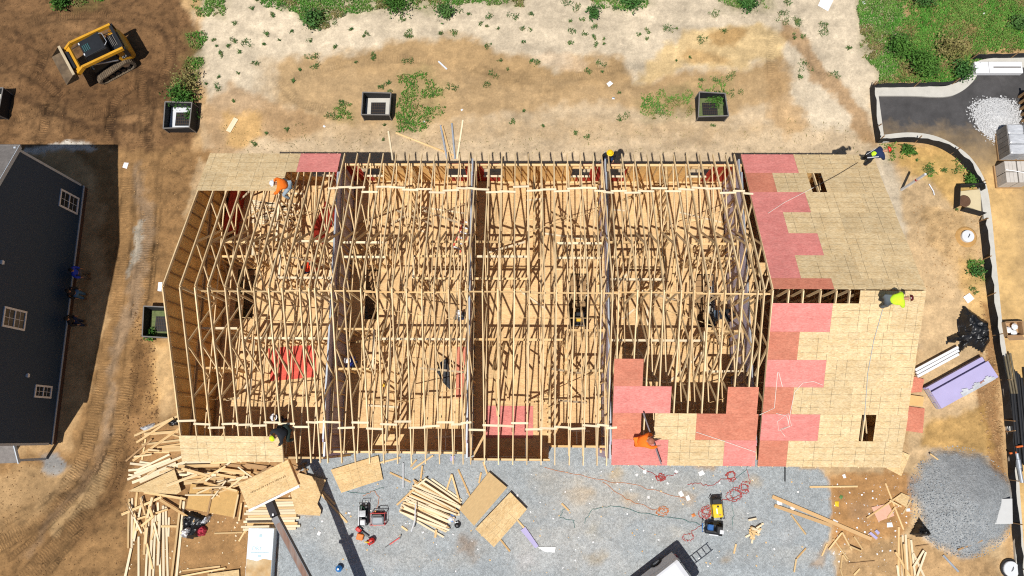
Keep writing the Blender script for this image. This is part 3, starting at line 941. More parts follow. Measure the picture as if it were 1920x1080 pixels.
# ---- partitions
def partition(p0, p1, door=None):
    p0, p1 = Vector((*p0, 0)), Vector((*p1, 0))
    d = (p1 - p0).normalized(); n = Vector((-d.y, d.x, 0)); L = (p1 - p0).length
    mb = MB()
    mb.beam(p0 + Vector((0, 0, ZT - .04)), p1 + Vector((0, 0, ZT - .04)), .10, .082)
    w = part(mb, 'partition_wall', LUMB if (p0.x + p0.y * 7) % 1 < .45 else LUM)
    MB().beam(p0 + Vector((0, 0, ZF + .02)), p1 + Vector((0, 0, ZF + .02)), .089, .038).build('bottom_plate', LUM, w, I4)
    st = MB(); k = max(1, int(L / .41))
    for i in range(k + 1):
        t = .02 + (L - .04) * i / k
        if door and door[0] < t < door[1]: continue
        q = p0 + d * t
        st.beam(q + Vector((0, 0, ZF + .04)), q + Vector((0, 0, ZT - .082)), .088, .038, d)
    s = st.build('studs', LUM, w, Matrix.Identity(4)); s['kind'] = 'stuff'
for a, b, s in UNITS[:4]:
    e = a if s < 0 else b            # edge that carries the stairs
    X = lambda u: e - s * u          # distance in from that edge
    partition((X(.05), 2.9), (X(2.15), 2.9), (.9, 1.6)); partition((X(.05), 2.2), (X(2.15), 2.2))
    partition((X(4.15), 2.95), (X(6.0), 2.95), (.5, 1.2)); partition((X(3.45), 2.25), (X(6.0), 2.25), (.4, 1.1))
    partition((X(3.2), 2.95), (X(3.2), 6.66)); partition((X(3.45), 2.3), (X(3.45), 1.2))
    partition((X(.05), -1.18), (X(1.7), -1.18)); partition((X(1.75), -1.2), (X(1.75), -3.0), (.5, 1.3)); partition((X(.05), -3.0), (X(1.7), -3.0))
    partition((X(1.85), -1.62), (X(6.0), -1.62), (.6, 1.4)); partition((X(2.5), -1.7), (X(2.5), -6.2), (.3, 1.2))
    partition((X(2.15), 2.25), (X(2.15), 2.88)); partition((X(3.45), 1.2), (X(6.0), 1.2), (1, 1.8))
# ---- trusses
def nodes():
    zb = ZT + .07
    n = {'T1': (4.4, zroof(4.4) - .14), 'T2': (2.2, zroof(2.2) - .14), 'B1': (3.4, zb + .05), 'B0': (0, zb + .05), 'R': (0, ZR - .16)}
    return n, zb
ND, ZB = nodes()
def truss(xx, webs=True, lean=0.0):
    zt_ = lambda y: zroof(y) - .014 - .07 / math.cos(math.atan(PIT))
    lx = lambda z: xx + lean * (z - ZB)
    t = beam('roof_truss', (xx, -6.75, ZB), (xx, 6.75, ZB), .040, .09, LUMW, TH)
    for s in (-1, 1):
        beam('top_chord', (lx(zt_(EAVE)), s * EAVE, zt_(EAVE)), (lx(zt_(0)), s * .005, zt_(0)), .046, .15, LUMW, t)
    if not webs: return
    for s in (-1, 1):
        for a, b in (('T1', 'B1'), ('B1', 'T2'), ('T2', 'B0')):
            (ya, za), (yb, zb) = ND[a], ND[b]
            beam('web', (lx(za), s * ya, za), (lx(zb), s * yb, zb), .044, .10, LUMW, t, (0, .3, 1))
    beam('web', (lx(ND['R'][1]), 0, ND['R'][1]), (xx, 0, ND['B0'][1]), .043, .10, LUMW, t, (0, 1, 0))
rt = random.Random(3)
TX = []
for k, (a, b) in enumerate(zip([-HALF] + FW, FW + [HALF])):
    lo, hi = (a + .17, b - .17)
    if k == 0: lo = a + .06
    if k == 4: hi = b - .06
    xs_ = [lo] + [a + .77 + .61 * i for i in range(9)] + [hi]
    for i, xx in enumerate(xs_):
        end = (k == 0 and i == 0) or (k == 4 and i == 10)
        truss(xx + (0 if end else rt.uniform(-.015, .015)), webs=not (end or (k == 4 and i > 6)), lean=0 if end else rt.uniform(-.022, .022))
        TX.append((k, xx))
# ---- bracing nailed across the chords
def braces(y, x0, x1, dz, jit, seed):
    r = random.Random(seed)
    xs_ = [q for _, q in TX if x0 - .1 < q < x1 + .1]
    for q, w in zip(xs_[:-1], xs_[1:]):
        if w - q < .2: continue
        yy = y + r.uniform(-jit, jit); tl = r.uniform(-.05, .05)
        beam('brace', (q - .06, yy, zroof(yy) + dz), (w + .06, yy + tl, zroof(yy + tl) + dz), .089, .034, LUMB, TH)
braces(5.0, -9.6, 9.7, .008, .16, 5)
braces(-5.5, -15.5, 3.3, .008, .17, 6)
x = -14.0; k = 0
while x < 9.2:
    beam('ridge_brace', (x, -.14 + .04 * (k % 2), ZR - .30), (min(x + 3.66, 9.4), -.14 + .04 * (k % 2), ZR - .30), .038, .060, LUM, TH, (0, 1, 0))
    x += 3.4; k += 1
rb = random.Random(12)
for a, b, s in UNITS[:4]:
    for (u0, y0), (u1, y1) in (((2.6, 3.7), (5.8, 4.5)), ((2.8, -4.7), (5.8, -3.9)), ((1.9, -.3), (5.6, -.9))):
        y0 += rb.uniform(-.4, .4); y1 += rb.uniform(-.4, .4)
        beam('lateral_brace', (a + u0, y0, ZB + .075), (a + u1, y1, ZB + .075), .019, .089, LUM, TH)
# temporary diagonal braces from the plates to the deck
rw = random.Random(31)
for a, b, s in UNITS[:4]:
    for k in range(15):
        x0 = rw.uniform(a + .3, b - 2.4); y0 = rw.choice([2.2, 2.9, -1.62, -3.0, 4.4, 5.6, -4.4, .6])
        l = rw.uniform(1.2, 2.2) * rw.choice([-1, 1])
        if rw.random() < .6: beam('wall_brace', (x0 + 1, y0 + .07, ZT - .1), (min(max(x0 + 1 + l, a + .1), b - .1), y0 + .07, ZF + .05), .038, .089, LUM if k % 2 else LUMB, TH, (0, 1, 0))
        else: beam('wall_brace', (x0, y0, ZT - .1), (x0 + .1, y0 + l, ZF + .05), .038, .089, LUM, TH, (1, 0, 0))
# ---- roof sheathing
SL = math.hypot(1, PIT)
def roof_panel(side, x0, x1, s0, s1, m, r=random.Random(9)):
    """s = distance up the slope from the eave"""
    c, sn = 1 / SL, PIT / SL
    y0 = EAVE - s0 * c; z0 = zroof(EAVE) + s0 * sn + .004 + r.uniform(0, .003)
    g = .004
    if side == 'S':
        ax, ay = Vector((1, 0, 0)), Vector((0, c, sn)); org = Vector((x0 + g / 2, -y0 + g * c, z0))
    else:
        ax, ay = Vector((-1, 0, 0)), Vector((0, -c, sn)); org = Vector((x1 - g / 2, y0 - g * c, z0))
    az = ax.cross(ay)
    W = Matrix(((ax.x, ay.x, az.x, org.x), (ax.y, ay.y, az.y, org.y), (ax.z, ay.z, az.z, org.z), (0, 0, 0, 1)))
    return sheet('roof_panel', W, x1 - x0 - g, s1 - s0 - g, .012, m, TH)
SMAX = EAVE * SL - .03
def rx(px, side, s):
    """x on the roof of a photo column, at distance s up the slope"""
    y = (EAVE - s / SL) * (1 if side == 'N' else -1); z = zroof(y)
    best = None
    for py in (290, 870, 545):
        pass
    # solve for the pixel row that lands on this y
    lo, hi = 0.0, 1080.0
    for _ in range(40):
        mid = (lo + hi) / 2
        if at(px, mid, z).y > y: lo = mid
        else: hi = mid
    return at(px, (lo + hi) / 2, z).x
ROW = 1.22
XL5 = 9.45
HN = (rx(1518, 'N', 1.83), rx(1545, 'N', 1.83))
HS = (rx(1613, 'S', 1.83), rx(1640, 'S', 1.83))
for side, hatch in (('N', HN), ('S', HS)):
    for r_ in range(7):
        s0, s1 = r_ * ROW, min((r_ + 1) * ROW, SMAX)
        redw = 2.44 if (r_ + (1 if side == 'S' else 0)) % 2 == 0 else 1.22
        if r_ == 6 and side == 'S':
            x = rx(1612, 'S', 7.6); redw = 0
        else:
            m = RED_A if redw > 2 else RED_B
            if side == 'N' and r_ == 3: m = RED_A
            if side == 'N' and r_ == 6: m = RED_B; redw = 2.44
            if side == 'N' and r_ == 2: m = RED_A
            if side == 'N' and r_ == 5: m = RED_A
            roof_panel(side, XL5, XL5 + redw, s0, s1, m)
            x = XL5 + redw
        while x < HALF - .01:
            x1 = min(x + 2.44, HALF)
            segs = [(x, x1)]
            if r_ == 1:
                segs = []
                if x < hatch[0]: segs.append((x, min(x1, hatch[0])))
                if x1 > hatch[1]: segs.append((max(x, hatch[1]), x1))
            for p, q in segs:
                if q - p > .08: roof_panel(side, p, q, s0, s1, OSB_ROOF)
            x = x1
# unit 4, south slope
for row, segs in ((0, ((1147, 1252, 'A'), (1252, 1357, 'O'), (1357, 1417, 'A'))), (1, ((1148, 1202, 'B'), (1227, 1305, 'O'), (1305, 1420, 'B'))),
                  (2, ((1150, 1258, 'A'), (1363, 1421, 'B'))), (3, ((1151, 1206, 'B'),))):
    for p, q, c in segs:
        sc_ = (row + .5) * ROW
        roof_panel('S', rx(p, 'S', sc_), rx(q, 'S', sc_), row * ROW, (row + 1) * ROW, {'A': RED_A, 'B': RED_B, 'O': OSB_ROOF}[c])
# unit 1
xr = rx(560, 'N', .6); xe = rx(636, 'N', .6)
roof_panel('N', -HALF, -HALF + 2.44, 0, ROW, OSB_ROOF); roof_panel('N', -HALF + 2.44, xr, 0, ROW, OSB_ROOF); roof_panel('N', xr, xe, 0, ROW, RED_A)
x2 = rx(532, 'N', 1.83)
roof_panel('N', -HALF, -HALF + 1.22, ROW, 2 * ROW, OSB_ROOF); roof_panel('N', -HALF + 1.22, x2, ROW, 2 * ROW, OSB_ROOF)
x3 = rx(529, 'S', .6)
roof_panel('S', -HALF, -HALF + 2.44, 0, ROW, OSB_ROOF); roof_panel('S', -HALF + 2.44, x3, 0, ROW, OSB_ROOF)
# ---- loose boards and sheets lying inside (things of their own)
def loose_sheet(name, label, c, rz, w, h, z, m, cat='board', t=.012, tilt=None, group=None):
    W = Matrix.Translation((c[0], c[1], z)) @ Matrix.Rotation(rz, 4, 'Z')
    if tilt: W = W @ Matrix.Rotation(tilt[0], 4, 'X') @ Matrix.Rotation(tilt[1], 4, 'Y')
    W = W @ Matrix.Translation((-w / 2, -h / 2, t))
    return tag(sheet(name, W, w, h, t, m), label, cat, group)
loose_sheet('red_board', 'bright red board lying on the floor of the leftmost unit', (-11.9, -2.5), .1, 2.3, 1.6, ZF + .01, RED_C)
loose_sheet('red_board', 'red board on the floor of the middle unit near the front wall', (-1.35, -5.25), 0, 2.3, 1.5, ZF + .01, RED_A)
loose_sheet('red_board', 'dark red board leaning upright behind the trusses of the leftmost unit', (-15.1, 5.0), 1.45, 2.3, 1.22, ZF + .62, RED_W, tilt=(math.radians(78), 0))
loose_sheet('red_board', 'red board leaning by the first party wall, under the orange-shirted roofer', (-10.6, 4.4), 1.2, 1.9, 1.1, ZF + .5, RED_W, tilt=(math.radians(66), 0))
loose_sheet('red_board', 'narrow red board standing along the second party wall', (-3.65, -2.9), 1.57, 2.44, .55, ZF + .02, RED_B)
ri = random.Random(8)
for k in range(12):
    y = 4.5 + k * .10
    beam_ = beam('board', (-14.5 + ri.uniform(-.2, .2), y + .1, ZF + .03), (-12.1 + ri.uniform(-.3, .2), y + ri.uniform(-.3, .05), ZF + .03), .089, .038, LUMB)
    tag(beam_, 'pale board in the stack on the floor of the leftmost unit', 'board', 'boards stacked inside the leftmost unit')
for (a, b, s) in UNITS[:4]:
    for k in range(13):
        cx, cy = ri.uniform(a + .6, b - .6), ri.choice([ri.uniform(-6.2, -2), ri.uniform(3.2, 6.3), ri.uniform(-1, 2)])
        l = ri.uniform(.5, 2.4); an = ri.choice([0, 0, 1.57, 1.57, ri.uniform(0, 3.1)]) + ri.uniform(-.15, .15)
        d = Vector((math.cos(an), math.sin(an), 0)) * l / 2
        if any(h[0] - 1 < cx < h[1] + 1 and h[2] - 1 < cy < h[3] + 1 for h in HOLES): continue
        i = UNITS.index((a, b, s))
        nm = ['leftmost unit', 'second unit from the left', 'middle unit', 'fourth unit from the left'][i]
        tag(beam('board', Vector((cx, cy, ZF + .025 + .002 * k)) - d, Vector((cx, cy, ZF + .025 + .002 * k)) + d, .089, .038, LUMB if ri.random() < .5 else LUM),
            'loose offcut of lumber on the floor of the ' + nm, 'board', 'offcuts on the floor of the ' + nm)

# things standing on the upper floor
sl_ = thing('stepladder', 'red and white stepladder lying by the second party wall', 'ladder', (-3.75, 3.9, ZF + .02), 1.2)
for s_ in (-.22, .22):
    MB().box((0, s_, .05), (1.7, .06, .08)).build('rail', RED_C, sl_)
for k in range(6): MB().box((-.7 + k * .28, 0, .06), (.08, .42, .04)).build('step', WHITE, sl_)
BLK0 = mat('floor_tarp', (.012, .013, .016), .5, .3, 4, bump=.02, bscale=6)
tag(MB().prism([(-4.35, -2.2), (-4.75, -2.5), (-4.85, -2.9), (-4.55, -3.4), (-4.2, -3.75), (-4.25, -2.9)], ZF + .01, ZF + .12).build('dark_wrap', BLK0), 'dark folded wrap on the floor by the second party wall', 'wrap')
tl_ = thing('tool', 'yellow and black power tool on the floor of the second unit', 'tool', (-7.35, -3.55, ZF + .02), .6)
MB().bbox((0, 0, .08), (.22, .14, .14), .03).build('body', mat('tool_yellow', lin(226, 182, 40, .8), .5), tl_)
MB().box((.2, 0, .08), (.25, .05, .05)).build('nose', BLACKP, tl_)
cp_ = thing('compressor', 'black and yellow compressor standing in the stairwell of the middle unit', 'compressor', (2.05, -.2, 2.45), 0)
MB().bbox((0, 0, .25), (.55, .6, .5), .06).build('body', BLACKP, cp_)
MB().bbox((0, -.12, .52), (.3, .16, .05), .02).build('panel', MATS['tool_yellow'], cp_)
MB().tube([(-.25, -.3, .3), (-.25, -.4, .6), (.25, -.4, .6), (.25, -.3, .3)], .02, 6).build('handle', STEEL, cp_)
# ------------------------------------------------------------------ neighbouring house
def at_x(px, py, X):
    d = CROT @ Vector(((px - 960) / F_PX, -(py - 540) / F_PX, -1.0))
    return CAM + d * ((X - CAM.x) / d.x)
SIDING = mat('dark_siding', lin(40, 66, 92, .8), .55, .06, 1.2, (1, 1, 3), rnd=0)
SHING = mat('shingle', lin(132, 126, 122, .7), .9, .25, 5, bump=.01, bscale=9, speck=.3, speck_scale=18, rnd=.12)
TRIM = mat('house_trim', lin(196, 204, 212, .8), .5, .05, 2)
BRICKB = mat('brown_foundation', lin(96, 70, 56, .8), .9, .2, 6, bump=.004)
HX, HY0, HY1, HZ = -24.85, -6.5, 7.3, 5.85
HM = (HY0 + HY1) / 2; HPEAK = HZ + (HY1 - HY0) / 2 * .47
HO = thing('house', 'two-storey house with dark slate siding and white-framed windows', 'house', (HX, HM, 0))
I4 = Matrix.Identity(4)
def hp(mb, n, m, parent=None, **k): return mb.build(n, m, parent or HO, I4, **k)
HXW = HX - 11.0
hp(MB().box(((HX + HXW) / 2, HM, .16), (HX - HXW + .06, HY1 - HY0 + .06, .44)), 'foundation', BRICKB)
# lapped siding of the gable wall, one stepped mesh; courses are ~3 px
mb = MB(); z = .38
def wall_y(z):
    if z <= HZ: return HY0, HY1
    d = (z - HZ) / .47
    return HY0 + d, HY1 - d
while z < HPEAK - .12:
    a0, a1 = wall_y(z); b0, b1 = wall_y(z + .118)
    mb.add([(HX + .024, a0, z), (HX + .024, a1, z), (HX + .004, b1, z + .118), (HX + .004, b0, z + .118), (HX + .004, a0, z), (HX + .004, a1, z)],
           [(0, 1, 2, 3), (4, 5, 1, 0)])
    z += .118
hp(mb, 'siding', SIDING)
core = MB()
pts = [(HY0, .38), (HY1, .38), (HY1, HZ), (HM, HPEAK), (HY0, HZ)]
core.add([(HX, y, z) for y, z in pts] + [(HXW, y, z) for y, z in pts], [(0, 1, 2, 3, 4), (9, 8, 7, 6, 5)] + [(i, 5 + i, 5 + (i + 1) % 5, (i + 1) % 5) for i in range(5)])
hp(core, 'wall', SIDING)
hp(MB().box((HX + .03, HM, .36), (.06, HY1 - HY0 + .1, .10)), 'water_table', TRIM)
for y, s in ((HY1, 1), (HY0, -1)):
    hp(MB().box((HX + .0, y, (HZ + .4) / 2 + .2), (.10, .12, HZ - .45)), 'corner_board', TRIM)
for s in (-1, 1):      # roof slopes with rake trim and rows of shingles
    ye = HM + s * ((HY1 - HY0) / 2 + .14); ze = HZ - .14 * .47
    r = hp(MB().add([(HX + .12, ye, ze), (HX + .12, HM, HPEAK), (HXW, HM, HPEAK), (HXW, ye, ze), (HX + .12, ye, ze + .14), (HX + .12, HM, HPEAK + .14), (HXW, HM, HPEAK + .14), (HXW, ye, ze + .14)],
                    [(0, 1, 2, 3), (7, 6, 5, 4), (0, 4, 5, 1), (3, 2, 6, 7), (0, 3, 7, 4), (1, 5, 6, 2)]), 'roof', SHING)
    beam('rake_trim', (HX + .14, ye, ze + .04), (HX + .14, HM, HPEAK + .04), .035, .20, TRIM, r)
    L_ = math.hypot(ye - HM, HPEAK - ze); n = int(L_ / .14)
    rows = MB()
    for k in range(n):
        t0, t1 = k / n, (k + 1) / n
        y0, y1 = ye + (HM - ye) * t0, ye + (HM - ye) * t1; z0, z1 = ze + (HPEAK - ze) * t0 + .14, ze + (HPEAK - ze) * t1 + .14
        rows.add([(HX + .125, y0, z0 + .028), (HXW, y0, z0 + .028), (HXW, y1, z1 + .012), (HX + .125, y1, z1 + .012), (HX + .125, y0, z0), (HXW, y0, z0)], [(0, 1, 2, 3) if s < 0 else (3, 2, 1, 0), (4, 5, 1, 0)])
    rows.build('shingles', SHING, r, I4)['kind'] = 'stuff'
    beam('gutter', (HX + .14, ye + s * .05, ze + .02), (HXW, ye + s * .05, ze + .02), .09, .09, SHING, r)
# windows on the gable wall
def window(quad, mull=True):
    ps = [at_x(*q, HX) for q in quad]
    y0, y1 = min(p.y for p in ps), max(p.y for p in ps); zs = [p.z for p in ps]
    z0, z1 = (sorted(zs)[0] + sorted(zs)[1]) / 2, (sorted(zs)[2] + sorted(zs)[3]) / 2
    t = .09
    fr = MB()
    fr.box((HX + .04, (y0 + y1) / 2, z0 + t / 2), (.06, y1 - y0, t)).box((HX + .04, (y0 + y1) / 2, z1 - t / 2), (.06, y1 - y0, t))
    fr.box((HX + .04, y0 + t / 2, (z0 + z1) / 2), (.06, t, z1 - z0 - 2 * t)).box((HX + .04, y1 - t / 2, (z0 + z1) / 2), (.06, t, z1 - z0 - 2 * t))
    w = hp(fr, 'window', WHITE)
    ym, zm = (y0 + y1) / 2, (z0 + z1) / 2
    MB().box((HX + .045, ym, zm), (.045, y1 - y0 - 2 * t, .06)).build('meeting_rail', WHITE, w, I4)
    for za, zb in ((z0 + t, zm - .03), (zm + .03, z1 - t)):
        MB().box((HX + .026, ym, (za + zb) / 2), (.008, y1 - y0 - 2 * t, zb - za)).build('pane', GLASS, w, I4)
        MB().box((HX + .036, ym, (za + zb) / 2), (.012, .018, zb - za)).build('glazing_bar', WHITE, w, I4)
        MB().box((HX + .0362, ym, (za + zb) / 2), (.0115, y1 - y0 - 2 * t, .018)).build('glazing_bar', WHITE, w, I4)
window([(112, 356), (146, 371), (144, 401), (109, 386)])
window([(6, 575), (48, 584), (45, 619), (2, 612)])
window([(65, 722), (96, 724), (94, 747), (62, 745)])
for q in ((2, 492), (50, 704)):
    p = at_x(*q, HX)
    hp(MB().box((HX + .05, p.y, p.z), (.10, .16, .18)).box((HX + .09, p.y, p.z + .05), (.06, .2, .06)), 'wall_vent', WHITE)
# porch at the front corner
pz = 2.9
pc = [at(-40, 833, pz), at(25, 833, pz), at(34, 868, pz - .5), at(-40, 870, pz - .5)]
po = hp(MB().add([tuple(p) for p in pc] + [(p.x, p.y, p.z - .12) for p in pc], [(3, 2, 1, 0), (4, 5, 6, 7), (0, 1, 5, 4), (1, 2, 6, 5), (2, 3, 7, 6), (3, 0, 4, 7)]), 'porch_roof', SHING)
beam('fascia', pc[1] + Vector((.03, 0, -.03)), pc[2] + Vector((.03, 0, -.03)), .05, .16, TRIM, po)
beam('fascia', pc[0] + Vector((0, .05, 0)), pc[1] + Vector((0, .05, 0)), .05, .12, TRIM, po)
for p in (pc[2], pc[3]): beam('post', (p.x - .15, p.y + .12, .1), (p.x - .15, p.y + .12, p.z - .12), .12, .12, TRIM, po, (0, 1, 0))

# ------------------------------------------------------------------ paved road, kerbs
def offset_line(P, d):
    out = []
    for i in range(len(P)):
        a = P[max(i - 1, 0)]; b = P[min(i + 1, len(P) - 1)]
        t = np.array(b) - np.array(a); t = t / (np.hypot(*t) + 1e-9)
        out.append((P[i][0] - t[1] * d, P[i][1] + t[0] * d))
    return out
def road_material():
    m = bpy.data.materials.new('asphalt_with_sand'); m.use_nodes = True
    N, L = m.node_tree.nodes, m.node_tree.links; b = N['Principled BSDF']
    b.inputs['Roughness'].default_value = .9; b.inputs['Specular IOR Level'].default_value = .25
    tc = N.new('ShaderNodeTexCoord'); sp = N.new('ShaderNodeSeparateXYZ'); L.new(tc.outputs['Object'], sp.inputs[0])
    def ns(s, d=5):
        n = N.new('ShaderNodeTexNoise'); n.inputs['Scale'].default_value = s; n.inputs['Detail'].default_value = d; n.inputs['Roughness'].default_value = .68
        L.new(tc.outputs['Object'], n.inputs['Vector']); return n.outputs['Fac']
    def mr(v, a, c, d, e):
        n = N.new('ShaderNodeMapRange')
        for k, q in zip(('From Min', 'From Max', 'To Min', 'To Max'), (a, c, d, e)): n.inputs[k].default_value = q
        L.new(v, n.inputs['Value']); return n.outputs[0]
    def mt(op, a, c):
        n = N.new('ShaderNodeMath'); n.operation = op
        for i, v in enumerate((a, c)):
            if isinstance(v, (int, float)): n.inputs[i].default_value = v
            else: L.new(v, n.inputs[i])
        return n.outputs[0]
    # spilled sand: much of it on the southern stretch, thinning to the north; less along the middle of the lane
    yy = mt('ADD', sp.outputs['Y'], mt('MULTIPLY', mt('SUBTRACT', ns(.35), .5), 4.0))
    yy = mt('ADD', yy, mt('MULTIPLY', mt('SUBTRACT', ns(2.5), .5), 1.0))
    sand = mr(yy, 11.4, 7.6, 0, 1)
    xx = mt('ADD', sp.outputs['X'], mt('MULTIPLY', mt('SUBTRACT', ns(.5), .5), 1.2))
    sand = mt('MULTIPLY', sand, mr(xx, 25.2, 27.0, 1, .45))
    sand = mt('MULTIPLY', sand, mr(ns(5), .25, .5, .75, 1))
    mx = N.new('ShaderNodeMix'); mx.data_type = 'RGBA'; L.new(sand, mx.inputs['Factor'])
    mx.inputs['A'].default_value = (*lin(84, 82, 82, .7), 1); mx.inputs['B'].default_value = (*lin(216, 178, 118, .78), 1)
    sc = N.new('ShaderNodeVectorMath'); sc.operation = 'SCALE'; L.new(mx.outputs['Result'], sc.inputs[0])
    L.new(mt('MULTIPLY', mr(ns(.8), .3, .7, .70, 1.35), mr(ns(30, 3), .3, .7, .88, 1.12)), sc.inputs['Scale'])
    L.new(sc.outputs[0], b.inputs['Base Color'])
    bp = N.new('ShaderNodeBump'); bp.inputs['Distance'].default_value = .01; L.new(ns(45, 3), bp.inputs['Height']); L.new(bp.outputs[0], b.inputs['Normal'])
    return m
EDGE = [(1640, 178), (1652, 262), (1700, 257), (1745, 262), (1785, 280), (1815, 305), (1838, 345), (1848, 400), (1855, 470), (1862, 540), (1870, 620), (1882, 700), (1892, 790), (1898, 880), (1905, 980), (1912, 1090), (1920, 1200)]
TOPE = [(1640, 178), (1700, 178), (1765, 178), (1790, 170), (1808, 155), (1820, 138), (1850, 128), (1930, 124), (2050, 122)]
rp = [tuple(p) for p in wpoly(EDGE)] + [tuple(p) for p in wpoly([(2300, 1200), (2300, 122)])] + [tuple(p) for p in wpoly(TOPE)[::-1]]
road = structure(MB().prism(rp, -.06, .03).build('road', road_material()))
def kerb(pts, w, name='kerb', zt=.15, sm=True):
    P = [tuple(q) for q in (smooth_line(pts, 5) if sm else wpoly(pts))]
    A, B = offset_line(P, w / 2), offset_line(P, -w / 2)
    n = len(P); mb = MB()
    vs = [(x, y, -.05) for x, y in A] + [(x, y, -.05) for x, y in B] + [(x, y, zt) for x, y in A] + [(x, y, zt - .01) for x, y in B]
    fs = []
    for i in range(n - 1):
        fs += [(2 * n + i, 3 * n + i, 3 * n + i + 1, 2 * n + i + 1), (i, 2 * n + i, 2 * n + i + 1, i + 1), (n + i, n + i + 1, 3 * n + i + 1, 3 * n + i)]
    fs += [(0, n, 3 * n, 2 * n), (n - 1, 3 * n - 1, 4 * n - 1, 2 * n - 1)]
    mb.add(vs, fs)
    return structure(mb.build(name, CONC))
kerb(EDGE[1:], .42)
kerb([(1638, 172), (1700, 172), (1765, 174)] + [(1792, 166), (1812, 150), (1824, 134)] + [(1850, 122), (1930, 118), (2000, 116)], .62)
kerb([(1640, 180), (1651, 262)], .28, sm=False)
# silt fence runs: each a thing of fabric and stakes
def silt_fence(pts, label, h=.62, skip=()):
    P = [tuple(q) for q in smooth_line(pts, 4)]
    c = P[len(P) // 2]
    t = thing('silt_fence', label, 'fence', (c[0], c[1], 0), group='black silt fences')
    r = random.Random(len(label))
    mb = MB(); n = len(P)
    A, B = offset_line(P, .008), offset_line(P, -.008)
    lean = [r.uniform(-.06, .06) for _ in range(n)]
    vs = []
    for Q in (A, B):
        for z in (-.05, h):
            vs += [(x + (lean[i] if z > 0 else 0), y + (lean[i] * .6 if z > 0 else 0), z + (r.uniform(-.05, .02) if z > 0 else 0)) for i, (x, y) in enumerate(Q)]
    fs = []
    for i in range(n - 1):
        fs += [(i, i + 1, n + i + 1, n + i), (2 * n + i + 1, 2 * n + i, 3 * n + i, 3 * n + i + 1), (n + i, n + i + 1, 3 * n + i + 1, 3 * n + i)]
    mb.add(vs, fs).build('fabric', BLACKF, t, I4)
    acc = 0; last = None
    for p in P:
        if last is None or math.hypot(p[0] - last[0], p[1] - last[1]) > 1.9:
            beam('stake', (p[0], p[1], -.05), (p[0] + r.uniform(-.08, .08), p[1] + r.uniform(-.08, .08), h + .22), .045, .045, LUMD, t, (1, 0, 0)); last = p
silt_fence([(1632, 166), (1680, 166), (1740, 164), (1782, 160), (1806, 148), (1815, 135)], 'black silt fence along the grass edge above the curb')
silt_fence([(1818, 112), (1870, 111), (1960, 110)], 'short black silt fence behind the white pallet load')
silt_fence([(1631, 166), (1634, 210), (1642, 268)], 'black silt fence closing the end of the road stub')
silt_fence([(1643, 268), (1690, 266), (1740, 270), (1775, 284), (1804, 308), (1826, 340), (1836, 360)], 'curved black silt fence below the road bend')
silt_fence([(1836, 415), (1842, 470), (1849, 540), (1857, 600), (1866, 660), (1878, 730), (1884, 800)], 'black silt fence beside the sandy lane near the tarp')
silt_fence([(1886, 810), (1890, 880), (1894, 960), (1902, 1040), (1910, 1120)], 'black silt fence at the lower right beside the gravel heap')

# ------------------------------------------------------------------ storm drains boxed in by silt fabric
GRATE = mat('rusty_grate', lin(86, 72, 60, .7), .7, .25, 12, metal=.3)
MOSS = mat('mossy_concrete', lin(112, 122, 78, .75), .95, .3, 4, bump=.01, speck=.5, speck_scale=14, speck_col=lin(60, 100, 40, .7))
def drain(px, py, w, d, label, slab=CONC, h=.72, rz=0., grate=True, tilt=.09):
    c = at(px, py, 0)
    t = thing('storm_drain', label, 'drain', (c.x, c.y, 0), rz, 'storm drains boxed in with silt fabric')
    W = WM[t]
    r = random.Random(px)
    q = [[(-w / 2, -d / 2), (w / 2, -d / 2), (w / 2, d / 2), (-w / 2, d / 2)][k] for k in range(4)]
    top = [(a + r.uniform(-tilt, tilt), b + r.uniform(-tilt, tilt), h + r.uniform(-.04, .04)) for a, b in q]
    for k in range(4):
        a, b, A, B = q[k], q[(k + 1) % 4], top[k], top[(k + 1) % 4]
        nx_, ny_ = (b[1] - a[1]), -(b[0] - a[0]); l = math.hypot(nx_, ny_); nx_, ny_ = nx_ / l * .012, ny_ / l * .012
        MB().add([(a[0], a[1], -.05), (b[0], b[1], -.05), B, A] + [(a[0] - nx_, a[1] - ny_, -.05), (b[0] - nx_, b[1] - ny_, -.05), (B[0] - nx_, B[1] - ny_, B[2]), (A[0] - nx_, A[1] - ny_, A[2])],
                 [(0, 1, 2, 3), (7, 6, 5, 4), (3, 2, 6, 7), (0, 4, 5, 1), (0, 3, 7, 4), (1, 5, 6, 2)]).build('fabric_panel', BLACKF, t, W)
        beam('frame_rail', W @ Vector((A[0], A[1], A[2] + .01)), W @ Vector((B[0], B[1], B[2] + .012)), .06, .035, mat('weathered_wood', lin(128, 124, 120, .75), .9, .2, 3), t)
        beam('post', W @ Vector((a[0], a[1], -.05)), W @ Vector((A[0], A[1], A[2])), .05, .05, MATS['weathered_wood'], t, (1, 0, 0))
    MB().bbox((0, 0, .05), (w * .96, d * .96, .14), .02).build('drain_slab', slab, t, W)
    if grate:
        g = MB().box((0, 0, .123), (w * .54, d * .54, .012)).build('grate', BLACKP, t, W)
        for k in range(7):
            MB().box((-w * .25 + w * .5 * (k + .5) / 7, 0, .136), (.022, d * .5, .02)).build('grate_bar', GRATE, g, W)
        for k in range(4):
            MB().box((0, -d * .25 + d * .5 * (k + .5) / 4, .137), (w * .5, .022, .0205)).build('grate_bar', GRATE, g, W)
    return t
drain(345, 225, 1.55, 1.48, 'storm drain in a black fabric box beside a leafy bush, white slab inside', PVC)
drain(710, 205, 1.52, 1.32, 'storm drain in a black fabric box with pale slab and brown grate', CONC)
drain(1330, 206, 1.55, 1.35, 'weathered storm drain box overgrown with green weeds inside', MOSS)
